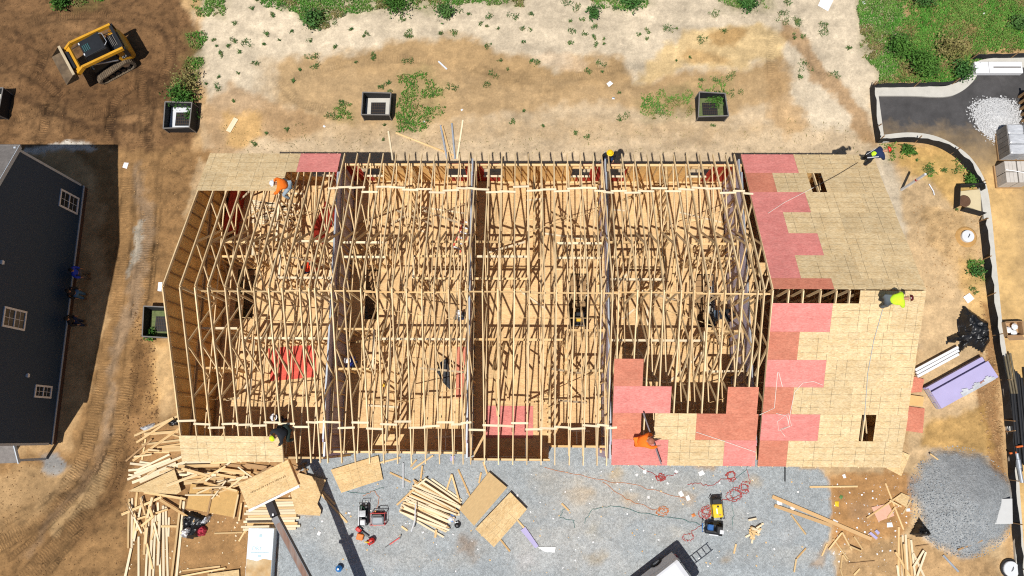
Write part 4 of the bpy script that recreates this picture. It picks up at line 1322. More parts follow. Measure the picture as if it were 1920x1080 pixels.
drain(-6, 200, 1.5, 1.5, 'storm drain box cut off by the left edge of the photo', CONC)
drain(306, 608, 1.35, 1.5, 'storm drain box half hidden under the eave of the wooden frame', MOSS, tilt=.12)

# ------------------------------------------------------------------ right-hand side
c = at(1808, 378)
slabpts = [tuple(p) for p in wpoly([(1797, 360), (1836, 356), (1837, 398), (1822, 392), (1808, 388), (1797, 380)])]
t = thing('manhole_slab', 'concrete slab with round iron manhole lid inside a low black fence', 'manhole', (c.x, c.y, 0))
MB().prism(slabpts, -.05, .12).build('slab', mat('tan_concrete', lin(214, 198, 160, .8), .85, .08, 3), t, I4)
cc = at(1808, 377, .12)
MB().lathe([(.33, .12), (.33, .15), (.29, .16)], (cc.x, cc.y, 0), 20).build('lid', IRON, t, I4)
for k in range(3): MB().lathe([(.10 + .07 * k, .158), (.12 + .07 * k, .166), (.13 + .07 * k, .158)], (cc.x, cc.y, 0), 20).build('lid_ring', IRON, t, I4)
for a, b in (((1790, 352), (1838, 350)), ((1790, 352), (1788, 392)), ((1800, 395), (1838, 405))):
    a, b = at(*a), at(*b)
    beam('fabric_panel', (a.x, a.y, .28), (b.x, b.y, .28), .015, .62, BLACKF, t)
for px, py, r, lab, sand in ((1812, 444, .33, 'white round plastic lid with a black handle in damp sand', 1), (1893, 1066, .38, 'white round lid in the lower right corner by the fence', 0)):
    c = at(px, py)
    t = thing('pipe_cover', lab, 'lid', (c.x, c.y, 0))
    MB().lathe([(r, -.05), (r, .16), (r * .94, .19), (.02, .20)], (0, 0, 0), 24).build('lid', PVC, t)
    W = WM[t]
    MB().tube([(-.04, -.10, .19), (-.02, -.06, .26), (.05, .06, .26), (.07, .12, .19)], .014, 6).build('handle', BLACKP, t)
    if sand: structure(MB().lathe([(r * 1.75, -.02), (r * 1.5, .03), (r * 1.05, .02)], (c.x, c.y, 0), 24).build('sand_ring', mat('wet_sand', lin(196, 152, 92, .78), .9, .15, 3)))
    else: MB().lathe([(r * 1.25, -.05), (r * 1.22, .08), (r * 1.02, .08)], (0, 0, 0), 24).build('collar', BLACKP, t)
# white stones heap on the asphalt
c = at(1868, 222)
def stone_field(name, n, place, smin, smax, m, seed, label=None, cat=None):
    """many low-poly stones as one mesh"""
    r = np.random.default_rng(seed)
    base = np.array([(1, 0, 0), (-1, 0, 0), (0, 1, 0), (0, -1, 0), (0, 0, 1), (0, 0, -1)], float)
    faces = np.array([(0, 2, 4), (2, 1, 4), (1, 3, 4), (3, 0, 4), (2, 0, 5), (1, 2, 5), (3, 1, 5), (0, 3, 5)])
    V, F = [], []
    for i in range(n):
        p = place(r)
        if p is None: continue
        s = smin + (smax - smin) * r.random() ** 2
        q = base * (r.random((6, 1)) * .5 + .75) * s * np.array([1, .8, .6])
        a = r.random() * 6.28; ca_, sa = math.cos(a), math.sin(a)
        q = q @ np.array([[ca_, sa, 0], [-sa, ca_, 0], [0, 0, 1]])
        tl = r.normal(0, .4); ct, st_ = math.cos(tl), math.sin(tl)
        q = q @ np.array([[1, 0, 0], [0, ct, st_], [0, -st_, ct]])
        V.append(q + np.array(p)); F.append(faces + 6 * (len(V) - 1))
    me = bpy.data.meshes.new(name)
    me.from_pydata(np.concatenate(V).tolist(), [], np.concatenate(F).tolist())
    me.materials.append(m)
    o = link(name, me)
    o['kind'] = 'stuff'
    if label: o['label'] = label
    if cat: o['category'] = cat
    return o
def heap(cx, cy, R, H):
    def f(r):
        a = r.random() * 6.283; d = math.sqrt(r.random()) * R * (1 + .15 * math.sin(3 * a) + .1 * r.normal())
        return (cx + d * math.cos(a), cy + d * .95 * math.sin(a), .03 + H * max(0, 1 - d / R) + .02)
    return f
MB().lathe([(1.25, .0), (.8, .14), (.1, .38)], (c.x, c.y, .02), 20).build('stone_heap', mat('white_stone', lin(206, 206, 206, .80), .85, .22, 6, rnd=0))
hp_ = bpy.data.objects['stone_heap']; hp_['kind'] = 'stuff'; hp_['label'] = 'heap of white landscaping stones on the asphalt'; hp_['category'] = 'stones'
stone_field('stone', 2400, heap(c.x, c.y, 1.35, .38), .03, .075, MATS['white_stone'], 4, 'white stones strewn over the heap on the asphalt', 'stones')
# white load on a pallet
a, b = at(1820, 133), at(1908, 133)
t = thing('sheet_pack', 'flat white pack of sheets lying at the top of the road', 'pack', ((a.x + b.x) / 2, a.y, .15))
MB().bbox((0, 0, .14), (b.x - a.x, .68, .28), .015).build('pack', WHITE, t)
MB().box((.45, 0, .292), (1.5, .07, .02)).build('slot', mat('grey_strap', lin(130, 124, 118, .7), .8), t)
MB().box((-.55, 0, .288), (.012, .66, .012)).build('seam', MATS['grey_strap'], t)
# wrapped pallets
WRAP = mat('plastic_wrap', lin(200, 202, 206, .8), .3, .25, 2.5, (1, 3, 1), bump=.03, bscale=5, spec=.6)
GREYW = mat('grey_weathered_boards', lin(132, 126, 120, .75), .85, .3, 3, (6, .5, 1))
c = at(1897, 275)
t = thing('wrapped_pallet', 'tall pallet load under plastic wrap by the white stones', 'pallet', (c.x, c.y, .03))
for i_ in (0, 1):
    for j_ in (0, 1, 2):
        MB().bbox((-.42 + i_ * .86, -.56 + j_ * .56, .60 + .05 * ((i_ + j_) % 2)), (.82, .54, 1.0), .05).build('bundle', WRAP, t)
for k in range(6): MB().box((-.85, -.7 + k * .28, .55), (.03, .25, .95)).build('side_board', GREYW, t)
MB().box((0, 0, .06), (1.8, 1.7, .12)).build('pallet_base', LUMD, t)
c = at(1886, 333)
t = thing('block_pallet', 'pallet of pale blocks in four strapped bundles beside the lane', 'pallet', (c.x, c.y, .03))
MB().box((0, 0, .06), (1.35, 1.25, .12)).build('pallet_base', LUMD, t)
BLK = mat('pale_block', lin(206, 198, 188, .8), .85, .12, 4, speck=.2)
for i in (0, 1):
    for j in (0, 1):
        for k in range(4):
            for l in range(3):
                MB().box((-.45 + i * .66 + l * .2 - .06, -.32 + j * .62, .22 + k * .2), (.19, .56, .19)).build('block', BLK, t)
beam('strap', WM[t] @ Vector((-.6, .1, .935)), WM[t] @ Vector((.6, -.1, .935)), .04, .01, PAPER, t)
# crates at the frame edge
c = at(1930, 205)
t = thing('wooden_crate', 'slatted wooden crate cut by the right edge of the photo', 'crate', (c.x, c.y, .03))
for k in range(5): MB().box((0, -.75 + k * .36, .5), (1.2, .10, .9)).build('slat', LUMD, t)
for s in (-.6, .6): MB().box((s, 0, .98), (.1, 1.7, .08)).build('rail', WHITE, t)
# parked car cut by the frame
CARG = mat('slate_paint', lin(104, 116, 130, .8), .25, .04, 2, spec=.6)
def car(name, label, loc, rz, L=4.6, Wd=1.85, H=1.5, paint=CARG, van=False):
    t = thing(name, label, 'van' if van else 'car', loc, rz)
    x = L / 2; w = Wd / 2
    if van: prof = [(-x, .45), (-x, 1.3), (-x + .10, H - .05), (-x + .3, H), (x - 1.9, H), (x - 1.2, 1.25), (x - .2, 1.05), (x, .8), (x, .4)]
    else: prof = [(-x, .45), (-x, .9), (-x + .5, 1.0), (-x + 1.1, H), (x - 2.0, H), (x - 1.2, 1.0), (x - .2, .85), (x, .65), (x, .4)]
    n = len(prof); mb = MB()
    lanes = [(-w, .9), (-w * .9, 1.0), (w * .9, 1.0), (w, .9)]
    vs = []
    for yy, k in lanes:
        for px_, pz_ in prof:
            top = pz_ > 1.0
            yq = yy * (.86 if top else 1)
            vs.append((px_ * (.985 if k < 1 else 1), yq, pz_ * (.985 if k < 1 and top else 1)))
    fs = []
    for l in range(3):
        for i in range(n - 1):
            fs.append((l * n + i, (l + 1) * n + i, (l + 1) * n + i + 1, l * n + i + 1))
    fs.append(tuple(range(n))); fs.append(tuple(3 * n + i for i in range(n - 1, -1, -1)))
    fs.append(tuple(l * n for l in range(4))[::-1] ); fs.append(tuple(l * n + n - 1 for l in range(4)))
    body = mb.add(vs, fs).build('body', paint, t)
    zz = H
    ww = w * .80
    # windscreen and rear window as dark panes proud of the body
    i0 = 4
    a, b = prof[i0], prof[i0 + 1]
    def pane(a, b, nm):
        d = Vector((b[0] - a[0], 0, b[1] - a[1])); nrm = Vector((-d.z, 0, d.x)).normalized()
        if nrm.z < 0: nrm = -nrm
        p, q = Vector((a[0], 0, a[1])) + d * .10 + nrm * .012, Vector((a[0], 0, a[1])) + d * .88 + nrm * .012
        MB().add([(p.x, -ww, p.z), (p.x, ww, p.z), (q.x, ww, q.z), (q.x, -ww, q.z)], [(0, 1, 2, 3)]).build(nm, GLASS, t)
    pane(a, b, 'windscreen')
    pane(prof[1] if van else prof[2], prof[2] if van else prof[3], 'rear_window')
    for s in (-1, 1):
        for wx_ in (-x + .95, x - .95):
            wh = MB().lathe([(.30, -.11), (.34, -.08), (.34, .08), (.30, .11)], (0, 0, 0), 18, Matrix.Rotation(math.pi / 2, 3, 'X')).build('wheel', RUBBER, t, WM[t] @ Matrix.Translation((wx_, s * (w - .08), .34)))
            MB().lathe([(.19, -.125), (.21, .0), (.19, .125)], (0, 0, 0), 14, Matrix.Rotation(math.pi / 2, 3, 'X')).build('rim', STEEL, wh)
        MB().box((-x + .0, s * (w - .16), 1.05 if van else .82), (.06, .18, .34 if van else .14)).build('tail_light', mat('red_lens', (.28, .01, .012), .2, .05, 3, spec=.6), t)
        MB().box((x - .06, s * (w - .25), .74), (.1, .3, .14)).build('headlight', PVC, t)
        MB().bbox((x - 1.55, s * (w + .02), 1.06), (.16, .22, .14), .03).build('mirror', paint, t)
        if not van: MB().box((-.35, s * (w * .875 + .012), 1.22), (L * .42, .015, .30)).build('side_window', GLASS, t)
    return t
c = at(1955, 345)
car('parked_car', 'slate grey car mostly cut off by the right edge of the photo', (c.x + .25, c.y, .03), math.pi / 2 + .05)
# vertical white survey post
c = at(1690, 356)
t = thing('marker_post', 'tall white post standing in pale sand, casting a dark shadow', 'post', (c.x, c.y, 0))
MB().box((0, 0, 1.25), (.10, .10, 2.5)).build('post', PVC, t)
MB().box((0, 0, 1.6), (.106, .106, .14)).build('marking', mat('red_mark', lin(190, 60, 60, .8), .6), t)
# purple wallboard stack with white boards and black tarp
def oriented(pa, pb):
    return math.atan2(pb.y - pa.y, pb.x - pa.x)
zt_ = .62
pa, pb, pc_ = at(1741, 726, zt_), at(1846, 668, zt_), at(1868, 703, zt_)
rz = oriented(pa, pb); Lw = (pb - pa).length; Ww = 1.22
ctr = (pa + pb) / 2 + Vector((math.sin(rz), -math.cos(rz), 0)) * Ww / 2
t = thing('wallboard_stack', 'stack of purple wallboard with torn plastic, beside a black tarp', 'stack', (ctr.x, ctr.y, 0), rz)
ENDP = mat('wallboard_end', lin(206, 202, 200, .8), .8, .1, 8)
for k in range(3):
    MB().box((-Lw * .3 + k * Lw * .3, 0, .05), (.1, 1.2, .10)).build('bearer', LUM, t)
for k in range(16):
    off = 0.0 if k < 10 else .02
    w_ = Ww if k < 10 else .92
    MB().box((.02 * math.sin(k * 2.1), (0 if k < 10 else -.13), .12 + k * .033), (Lw + .03 * math.cos(k * 1.7), w_, .030)).build('wallboard', PURP, t)
for k in range(3):
    MB().box((-Lw / 2 - .012, -.42 + k * .38, .36), (.012, .34, .46)).build('end_tape', ENDP, t)
wr = MB()
r = random.Random(5)
for k in range(14):
    x0 = -.45 + k * .14; wv = .22 + .10 * math.sin(k * 1.3)
    wr.add([(x0, -.60, .665), (x0 + .15, -.60, .665), (x0 + .15, -.60 + wv, .668 + .03 * r.random()), (x0, -.60 + wv + .06 * r.random(), .668)], [(0, 1, 2, 3)])
wr.build('torn_wrap', WRAP, t)
MB().box((.75, -.42, .660), (1.0, .10, .012)).build('kraft_strip', mat('kraft', lin(176, 128, 110, .8), .8), t)
for k, (q0, q1) in enumerate((((1716, 694), (1796, 651)), ((1718, 700), (1797, 657)), ((1720, 706), (1797, 664)))):
    tag(beam('white_board', at(*q0, .25 - .02 * k) , at(*q1, .25 - .02 * k), .13, .10, WHITE), ['upper', 'middle', 'lower'][k] + ' of three long white trim boards behind the purple wallboard stack', 'board', 'white trim boards by the wallboard stack')
def crumpled(name, label, cat, pts, h, m, seed, n=26, flat=False):
    """crumpled sheet: a filled outline pushed up by folded noise"""
    P = wpoly(pts); x0, y0 = P.min(0); x1, y1 = P.max(0)
    xs_, ys_ = np.linspace(x0, x1, n), np.linspace(y0, y1, n)
    A, B = np.meshgrid(xs_, ys_, indexing='ij')
    s = sdf_poly(A, B, P)
    size = max(x1 - x0, y1 - y0)
    nz = np.abs(fbm(A, B, 2.2 / size * 2, 3, seed)) * 1.3 + .55 * (1 - np.abs(fbm(A, B, 5 / size, 3, seed + 9)))
    Zc = .01 + np.clip(s / (size * .12), 0, 1) * h * (.35 + nz * .8)
    A = A + .03 * fbm(A, B, 6 / size, 2, seed + 3); B = B + .03 * fbm(A, B, 6 / size, 2, seed + 4)
    idx = -np.ones(A.shape, int); V = []
    keep = s > -size / n * .5
    for i in range(n):
        for j in range(n):
            if keep[i, j]: idx[i, j] = len(V); V.append((A[i, j], B[i, j], Zc[i, j] if s[i, j] > 0 else .0))
    F = []
    for i in range(n - 1):
        for j in range(n - 1):
            q = [idx[i, j], idx[i + 1, j], idx[i + 1, j + 1], idx[i, j + 1]]
            if min(q) >= 0: F.append(q)
    me = bpy.data.meshes.new(name); me.from_pydata(V, [], F); me.materials.append(m)
    o = link(name, me)
    return tag(o, label, cat)
TARP = mat('black_tarp', (.010, .010, .011), .38, .3, 3, spec=.55, bump=.05, bscale=3.5)
crumpled('tarp', 'crumpled black plastic tarp heaped above the purple wallboard stack', 'tarp', [(1806, 572), (1832, 592), (1852, 605), (1855, 640), (1842, 662), (1815, 648), (1790, 670), (1800, 640), (1774, 645), (1776, 632), (1798, 622), (1795, 600)], .55, TARP, 5, 34)
# black pipes
ORD = 'first second third fourth fifth sixth seventh eighth ninth tenth eleventh twelfth'.split()
t = None
for k in range(7):
    a, b = at(1889 + k * 5.2, 702 + (k % 3) * 8 - k * 2, .15 + .1 * (k % 2)), at(1903 + k * 6.0, 872 + (k % 3) * 6, .15 + .1 * (k % 2))
    tag(MB().tube([a + (b - a) * q for q in (0, .3, .6, 1)], .075, 10).build('black_pipe', BLACKP), ORD[k] + ' black plastic pipe from the left in the bundle along the silt fence', 'pipe', 'black pipes along the silt fence')
for k in range(3):
    a, b = at(1884 + k * 5, 668 - k * 3, .3), at(1897 + k * 5, 738, .36)
    tag(MB().tube([a, b], .05, 8).build('pipe', mat('dusty_pipe', lin(120, 108, 84, .7), .6, .4, 2, (1, 1, 1))), ORD[k] + ' dusty pale-streaked pipe from the left above the black pipe bundle', 'pipe', 'dusty pipes above the black bundle')
for q, wh_ in (((1893, 850), 'lower'), ((1905, 838), 'upper')):
    a = at(*q, .35)
    tag(MB().tube([a, a + Vector((.32, .05, .02))], .055, 8).build('orange_strap', mat('orange_tape', lin(222, 110, 50, .8), .6)), wh_ + ' orange strap tied across the black pipes', 'strap', 'orange straps on the black pipes')
a, b = at(1906, 850, .3), at(1916, 905, .3)
tag(MB().tube([a, a.lerp(b, .2), a.lerp(b, .21), a.lerp(b, .5), a.lerp(b, .51), b], [.09, .09, .12, .12, .09, .09], 12).build('metal_coupling', GALV), 'shiny metal pipe coupling at the end of the black pipes', 'coupling')
# cardboard box with bags
CARD = mat('cardboard', lin(188, 152, 112, .8), .85, .08, 3)
c = at(1892, 618)
t = thing('cardboard_box', 'open cardboard box with white plastic bags on the sandy lane', 'box', (c.x, c.y, .03), .05)
for x_, y_, sx_, sy_ in ((0, -.36, .84, .02), (0, .36, .84, .02), (-.42, 0, .02, .72), (.42, 0, .02, .72)): MB().box((x_, y_, .22), (sx_, sy_, .44)).build('side', CARD, t)
MB().box((0, 0, .02), (.82, .70, .03)).build('bottom', CARD, t)
for x_, y_, sx_, sy_, rx_, ry_ in ((0, -.50, .82, .26, -.5, 0), (.54, 0, .25, .7, 0, .5)): MB().box((x_, y_, .40), (sx_, sy_, .012), Matrix.Rotation(rx_, 3, 'X') @ Matrix.Rotation(ry_, 3, 'Y')).build('flap', CARD, t)
for q in ((.12, .12, .2), (-.2, -.05, .17), (.05, -.2, .19)):
    tag(MB().lathe([(.05, -.1), (.15, -.03), (.17, .05), (.08, .13), (.01, .15)], (0, 0, 0), 9).build('plastic_bag', PAPER, None, Matrix.Translation((c.x + q[0], c.y + q[1], q[2] + .05))), 'white plastic bag inside the open cardboard box', 'bag', 'white bags in the cardboard box')
# pale sheet by the gravel heap
def sheet_px(name, quad, z, m, label, cat='board', t=.014, group=None):
    """rectangular sheet fitted to four photo corners lying at height z: a->b is the long side"""
    p = [at(*q, z) for q in quad]
    mb = MB()
    vs = [(q.x, q.y, z) for q in p] + [(q.x, q.y, z - t) for q in p]
    c = sum(p, Vector()) / 4; rz = oriented(p[0], p[1])
    W = Matrix.Translation((p[0].x, p[0].y, z)) @ Matrix.Rotation(rz, 4, 'Z')
    Wi = W.inverted()
    vs = [Wi @ Vector(v) for v in vs]
    a = sum(vs[i].x * vs[(i + 1) % 4].y - vs[(i + 1) % 4].x * vs[i].y for i in range(4))
    fs = [(0, 1, 2, 3), (7, 6, 5, 4), (0, 4, 5, 1), (1, 5, 6, 2), (2, 6, 7, 3), (3, 7, 4, 0)]
    if a < 0: fs = [f[::-1] for f in fs]
    return tag(mb.add(vs, fs).build(name, m, None, W), label, cat, group)
sheet_px('cement_board', [(1864, 936), (1898, 935), (1899, 982), (1858, 983)], .52, mat('cement_board', lin(206, 206, 204, .82), .8, .05, 2), 'pale grey cement board lying at the edge of the gravel heap')
sheet_px('paper_sheet', [(1806, 557), (1818, 549), (1827, 560), (1815, 569)], .03, PAPER, 'white square scrap above the black tarp', 'scrap')
crumpled('black_bag', 'black plastic bag with a yellow spot beside the gravel heap', 'bag', [(1722, 968), (1732, 985), (1741, 992), (1742, 1005), (1720, 1007), (1706, 1002), (1714, 985)], .4, TARP, 8, 18)
c = at(1724, 999, .42)
tag(MB().lathe([(.07, -.02), (.06, .02), (.02, .035)], c, 10).build('yellow_lid', mat('yellow_plastic', lin(238, 196, 40, .8), .5)), 'small yellow round lid lying on the black bag', 'lid')
# ------------------------------------------------------------------ boards lying about the yard
PLACED = []
def seg_dist(a, b, c, d):
    def pd(p, q, r):
        t = max(0, min(1, (p - q).dot(r - q) / max((r - q).length_squared, 1e-9)))
        return (p - q - (r - q) * t).length
    def orient(p, q, r): return (q.x - p.x) * (r.y - p.y) - (q.y - p.y) * (r.x - p.x)
    if orient(a, b, c) * orient(a, b, d) < 0 and orient(c, d, a) * orient(c, d, b) < 0: return 0
    return min(pd(a, c, d), pd(b, c, d), pd(c, a, b), pd(d, a, b))
def board_px(x0, y0, x1, y1, w=.089, t=.038, m=None, label='', group=None, name='board', z=None, cat='board', zb=0, cap=.30):
    if z is None:
        a, b = at(x0, y0, .05), at(x1, y1, .05)
        a2, b2 = a.to_2d(), b.to_2d()
        zz = ground_height((a.x + b.x) / 2, (a.y + b.y) / 2) + .012 + zb
        for (c, d, ww, top) in PLACED:
            if seg_dist(a2, b2, c, d) < (w + ww) / 2 - .012: zz = max(zz, top + .003)
        if zz > cap: zz = cap + .003 * (len(PLACED) % 9)
        z = zz + t / 2
        a, b = at(x0, y0, z), at(x1, y1, z)
    else: a, b = at(x0, y0, z), at(x1, y1, z)
    PLACED.append((a.to_2d(), b.to_2d(), w, z + t / 2))
    return tag(beam(name, a, b, w, t, m or LUM), label, cat, group)
# left pile, upper half: loosely crossed
G = 'boards scattered left of the frame'
L = 'pale board in the loose criss-crossed pile at the lower left corner of the frame'
for q in [(304, 842, 341, 841, .28), (266, 863, 273, 823, .089), (312, 812, 336, 819, .089), (266, 834, 339, 825, .10), (270, 814, 335, 809, .14), (295, 839, 341, 832, .089), (271, 849, 318, 848, .07),
          (252, 817, 334, 780, .11), (256, 830, 325, 784, .11), (249, 864, 336, 804, .12)]:
    board_px(*q, label=L, group=G)
G = 'sun-bleached boards in a bundle'; L = 'sun-bleached board in the slanting bundle below the left corner'
for q in [(244, 869, 290, 874, .11), (262, 866, 284, 869, .09), (241, 882, 275, 879, .11), (241, 890, 264, 894, .10), (252, 888, 320, 861, .14), (262, 904, 329, 875, .14), (239, 899, 344, 855, .12), (248, 905, 347, 866, .14), (331, 875, 352, 864, .12),
          (256, 882, 318, 852, .1), (270, 895, 330, 868, .12)]:
    board_px(*q, m=LUMB, label=L, group=G)
G = 'boards below the left eave'; L = 'board lying in the long row below the left eave'
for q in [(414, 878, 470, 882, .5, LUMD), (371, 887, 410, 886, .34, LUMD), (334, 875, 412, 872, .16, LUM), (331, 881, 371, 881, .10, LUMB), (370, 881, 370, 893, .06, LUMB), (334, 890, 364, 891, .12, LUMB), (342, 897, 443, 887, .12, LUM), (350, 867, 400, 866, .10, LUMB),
          (395, 868, 444, 865, .12, LUM), (410, 880, 470, 888, .20, LUM), (424, 893, 436, 892, .16, LUM), (345, 905, 420, 897, .22, LUM), (404, 905, 465, 894, .13, LUMB), (406, 909, 462, 904, .12, LUM), (430, 915, 476, 898, .12, LUMB), (460, 872, 520, 880, .2, LUMD)]:
    board_px(*q[:5], m=q[5], label=L, group=G)
G = 'boards fanned towards the lower left corner'; L = 'board in the upright-running pile at the bottom left'
for q in [(280, 948, 273, 1090), (288, 946, 280, 1090), (292, 966, 287, 1090), (296, 942, 301, 1090), (306, 948, 307, 1090), (311, 950, 315, 1090), (317, 970, 316, 1006), (242, 935, 240, 1028), (248, 934, 247, 1030), (257, 923, 250, 1010), (268, 930, 251, 1015),
          (260, 1006, 260, 1090), (246, 1028, 233, 1090), (268, 985, 286, 1067), (302, 987, 332, 987), (276, 955, 270, 1040), (300, 960, 296, 1060), (340, 931, 321, 1090), (345, 940, 330, 1090), (270, 923, 348, 936), (228, 965, 303, 932), (253, 975, 315, 955), (300, 937, 366, 978), (255, 995, 285, 970)]:
    board_px(*q, w=.10 if q[0] % 3 else .12, m=LUM if q[1] % 2 else LUMB, label=L, group=G)
for q, l in (((342, 1070, 413, 1062), 'upper of two slanting boards near the bottom edge left of the wrapped pack'), ((333, 1082, 423, 1065), 'lower of two slanting boards near the bottom edge left of the wrapped pack'),
             ((402, 1000, 455, 998), 'thin batten lying right of the black trash bag'), ((463, 990, 448, 1015), 'short batten leaning beside the wrapped pack'), ((465, 989, 460, 1000), 'tiny offcut beside the wrapped pack'),
             ((447, 927, 438, 972), 'narrow board along the right edge of the browned sheet'), ((453, 943, 448, 977), 'short board right of the browned sheet'), ((397, 908, 412, 932), 'short board lying across the browned sheet'),
             ((406, 925, 465, 903), 'long pale board crossing the top of the browned sheet')):
    board_px(*q, label=l, w=.08, zb=.12 if 'sheet' in l else 0)
rs_ = random.Random(41)
for k in range(34):
    cx_, cy_ = rs_.choice([(290, 845), (300, 880), (385, 880), (430, 900), (290, 1010), (400, 905), (270, 960)])
    cx_ += rs_.gauss(0, 22); cy_ += rs_.gauss(0, 12); an_ = rs_.gauss(-.25, .5) if cy_ < 930 else rs_.gauss(1.5, .35); l_ = rs_.uniform(10, 34)
    board_px(cx_ - l_ * math.cos(an_), cy_ - l_ * math.sin(an_), cx_ + l_ * math.cos(an_), cy_ + l_ * math.sin(an_), w=rs_.choice([.06, .085, .085, .13]), m=rs_.choice([LUM, LUMB, LUMD, LUMW]), label='loose scrap board strewn through the lower left lumber piles', group='scrap boards in the lower left piles', cap=.34)
# neat lumber stack under the fork load
G = 'boards of the flat lumber stack'; L = ''
for k in range(12):
    y = 937 + k * 4.9
    board_px(456 + (k * 7) % 11, y + 2, 552 + (k * 5) % 13, y, w=.115, t=.09, m=LUMB if k % 3 else LUM, label=ORD[k] + ' board from the top of the flat lumber stack under the raised pack', group=G, z=.07)
board_px(452, 988, 505, 987, m=LUMB, w=.10, label='pale board lying across the top edge of the wrapped pack', z=.62)
for q, l in (((604, 921, 628, 946), 'short board beside the boom shadow'), ((602, 926, 651, 980), 'long board lying across the boom shadow')): board_px(*q, w=.10, label=l)
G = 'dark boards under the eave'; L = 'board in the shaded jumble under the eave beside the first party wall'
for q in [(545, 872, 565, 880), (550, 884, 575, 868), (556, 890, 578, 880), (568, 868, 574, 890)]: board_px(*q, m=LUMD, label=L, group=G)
# centre fan pile
G = 'boards of the fanned pile'; L = 'board in the fanned pile at the middle of the gravel yard'
for q in [(749, 956, 838, 996), (751, 951, 836, 990), (752, 946, 838, 984), (755, 942, 840, 976), (757, 938, 842, 970), (760, 933, 850, 962), (760, 937, 862, 965), (752, 960, 832, 1007), (763, 950, 845, 980), (765, 929, 852, 960), (766, 924, 846, 950), (768, 920, 850, 955),
          (773, 910, 858, 966), (775, 900, 861, 961), (777, 905, 864, 952), (787, 899, 864, 946), (796, 896, 865, 943), (790, 903, 860, 948), (809, 898, 866, 938), (777, 916, 744, 947), (818, 993, 816, 1008), (781, 912, 800, 897), (770, 940, 830, 955)]:
    board_px(*q, w=.11 if q[1] % 2 else .09, m=LUMB if int(q[2]) % 3 else LUM, label=L, group=G, cap=.26)
rf = random.Random(17)
for k in range(26):
    t_ = k / 25
    x0, y0 = 750 + 30 * t_ + rf.uniform(-5, 5), 958 - 52 * t_ + rf.uniform(-3, 3); x1, y1 = 838 + 26 * t_ + rf.uniform(-8, 5), 996 - 48 * t_ + rf.uniform(-4, 4)
    board_px(x0, y0, x1, y1, w=rf.choice([.07, .085, .085, .12]), m=rf.choice([LUMB, LUMB, LUM, LUMW]), label=L, group=G, z=rf.uniform(.04, .24))
for q, l in (((837, 920, 847, 889), 'left leg of the two boards meeting above the fanned pile'), ((847, 890, 862, 942), 'right leg of the two boards meeting above the fanned pile'), ((859, 880, 882, 932), 'single board running down to the left yard sheet'),
             ((902, 886, 898, 906), 'short board poking out behind the left yard sheet'), ((906, 866, 914, 890), 'board end poking up from the top of the left yard sheet'), ((774, 880, 812, 854), 'pale board lying alone under the truss tails'),
             ((770, 875, 781, 862), 'thin stick left of the pale board under the truss tails'), ((712, 868, 751, 858), 'board above the tilted yard sheet'), ((792, 873, 789, 897), 'board end above the fanned pile'), ((731, 886, 770, 904), 'board sticking out left of the fanned pile'),
             ((970, 975, 984, 991), 'board end beside the purple scrap'), ((937, 1010, 956, 1034), 'board poking out below the right yard sheet'), ((1053, 944, 1067, 958), 'small block of wood alone on the gravel'), ((753, 987, 764, 995), 'small stick left of the bent white pipe'),
             ((1380, 1020, 1376, 1038), 'short upright offcut right of the van'), ((1518, 913, 1608, 912), 'straight board lying level at the gravel edge'), ((1483, 965, 1511, 1002), 'thin batten below the two long beams')):
    board_px(*q, label=l, w=.085)
# right-hand beams and boards
board_px(1452, 948, 1560, 986, w=.17, t=.05, m=LVL, label='shorter of the two long laminated beams on the gravel')
board_px(1448, 931, 1634, 1011, w=.18, t=.05, m=LVL, label='longer of the two long laminated beams on the gravel')
for q, l in (((1660, 906, 1694, 993), 'long board crossing the pink offcut'), ((1625, 971, 1688, 928), 'board crossing the pink offcut from lower left'), ((1664, 971, 1679, 950), 'short board across the pink offcut'), ((1690, 950, 1668, 938), 'board stub beside the small square sheet'),
             ((1562, 1010, 1590, 1048), 'batten running down from the end of the beams'), ((1579, 998, 1554, 1030), 'thin batten slanting left below the beams'), ((1579, 998, 1597, 1032), 'thin batten slanting right below the beams'), ((1601, 1006, 1617, 1030), 'short pale board below the end of the beams'),
             ((1593, 1024, 1616, 1034), 'thin stick beside the short pale board'), ((1551, 1019, 1541, 1042), 'short board at the ragged gravel edge'), ((1511, 1028, 1494, 1047), 'upper piece of the bent pair of offcuts on the gravel'), ((1493, 1048, 1489, 1073), 'lower piece of the bent pair of offcuts on the gravel'),
             ((1579, 1041, 1576, 1067), 'upright offcut at the bottom of the orange dirt'), ((1580, 1040, 1588, 1052), 'tiny offcut leaning on the upright offcut'), ((1744, 851, 1767, 868), 'board lying on the top left rim of the gravel heap'), ((1718, 921, 1693, 963), 'thin board left of the gravel heap'),
             ((1576, 1067, 1581, 1085), 'short stick at the bottom edge of the photo'), ((1601, 1078, 1612, 1066), 'offcut at the bottom edge near the right pile')):
    board_px(*q, label=l, w=.075)
G = 'boards of the right-hand pile'; L = 'board in the spread pile at the bottom right'
for q in [(1685, 988, 1684, 1090), (1692, 1004, 1692, 1090), (1698, 1002, 1702, 1090), (1703, 1010, 1711, 1090), (1708, 1012, 1717, 1090), (1682, 1060, 1686, 1090), (1689, 1006, 1696, 1090), (1712, 1037, 1737, 1090), (1732, 1032, 1712, 1064), (1736, 1035, 1716, 1090), (1679, 1035, 1712, 1090), (1695, 1020, 1700, 1090)]:
    board_px(*q, w=.10, m=LUM if q[0] % 2 else LUMB, label=L, group=G)
board_px(1796, 1031, 1842, 1013, w=.08, m=LUMD, label='grey weathered board below the gravel heap'); board_px(1768, 1041, 1797, 1072, w=.09, t=.06, m=GALV, label='grey metal channel lying in the dirt below the gravel heap', name='metal_channel', cat='channel')
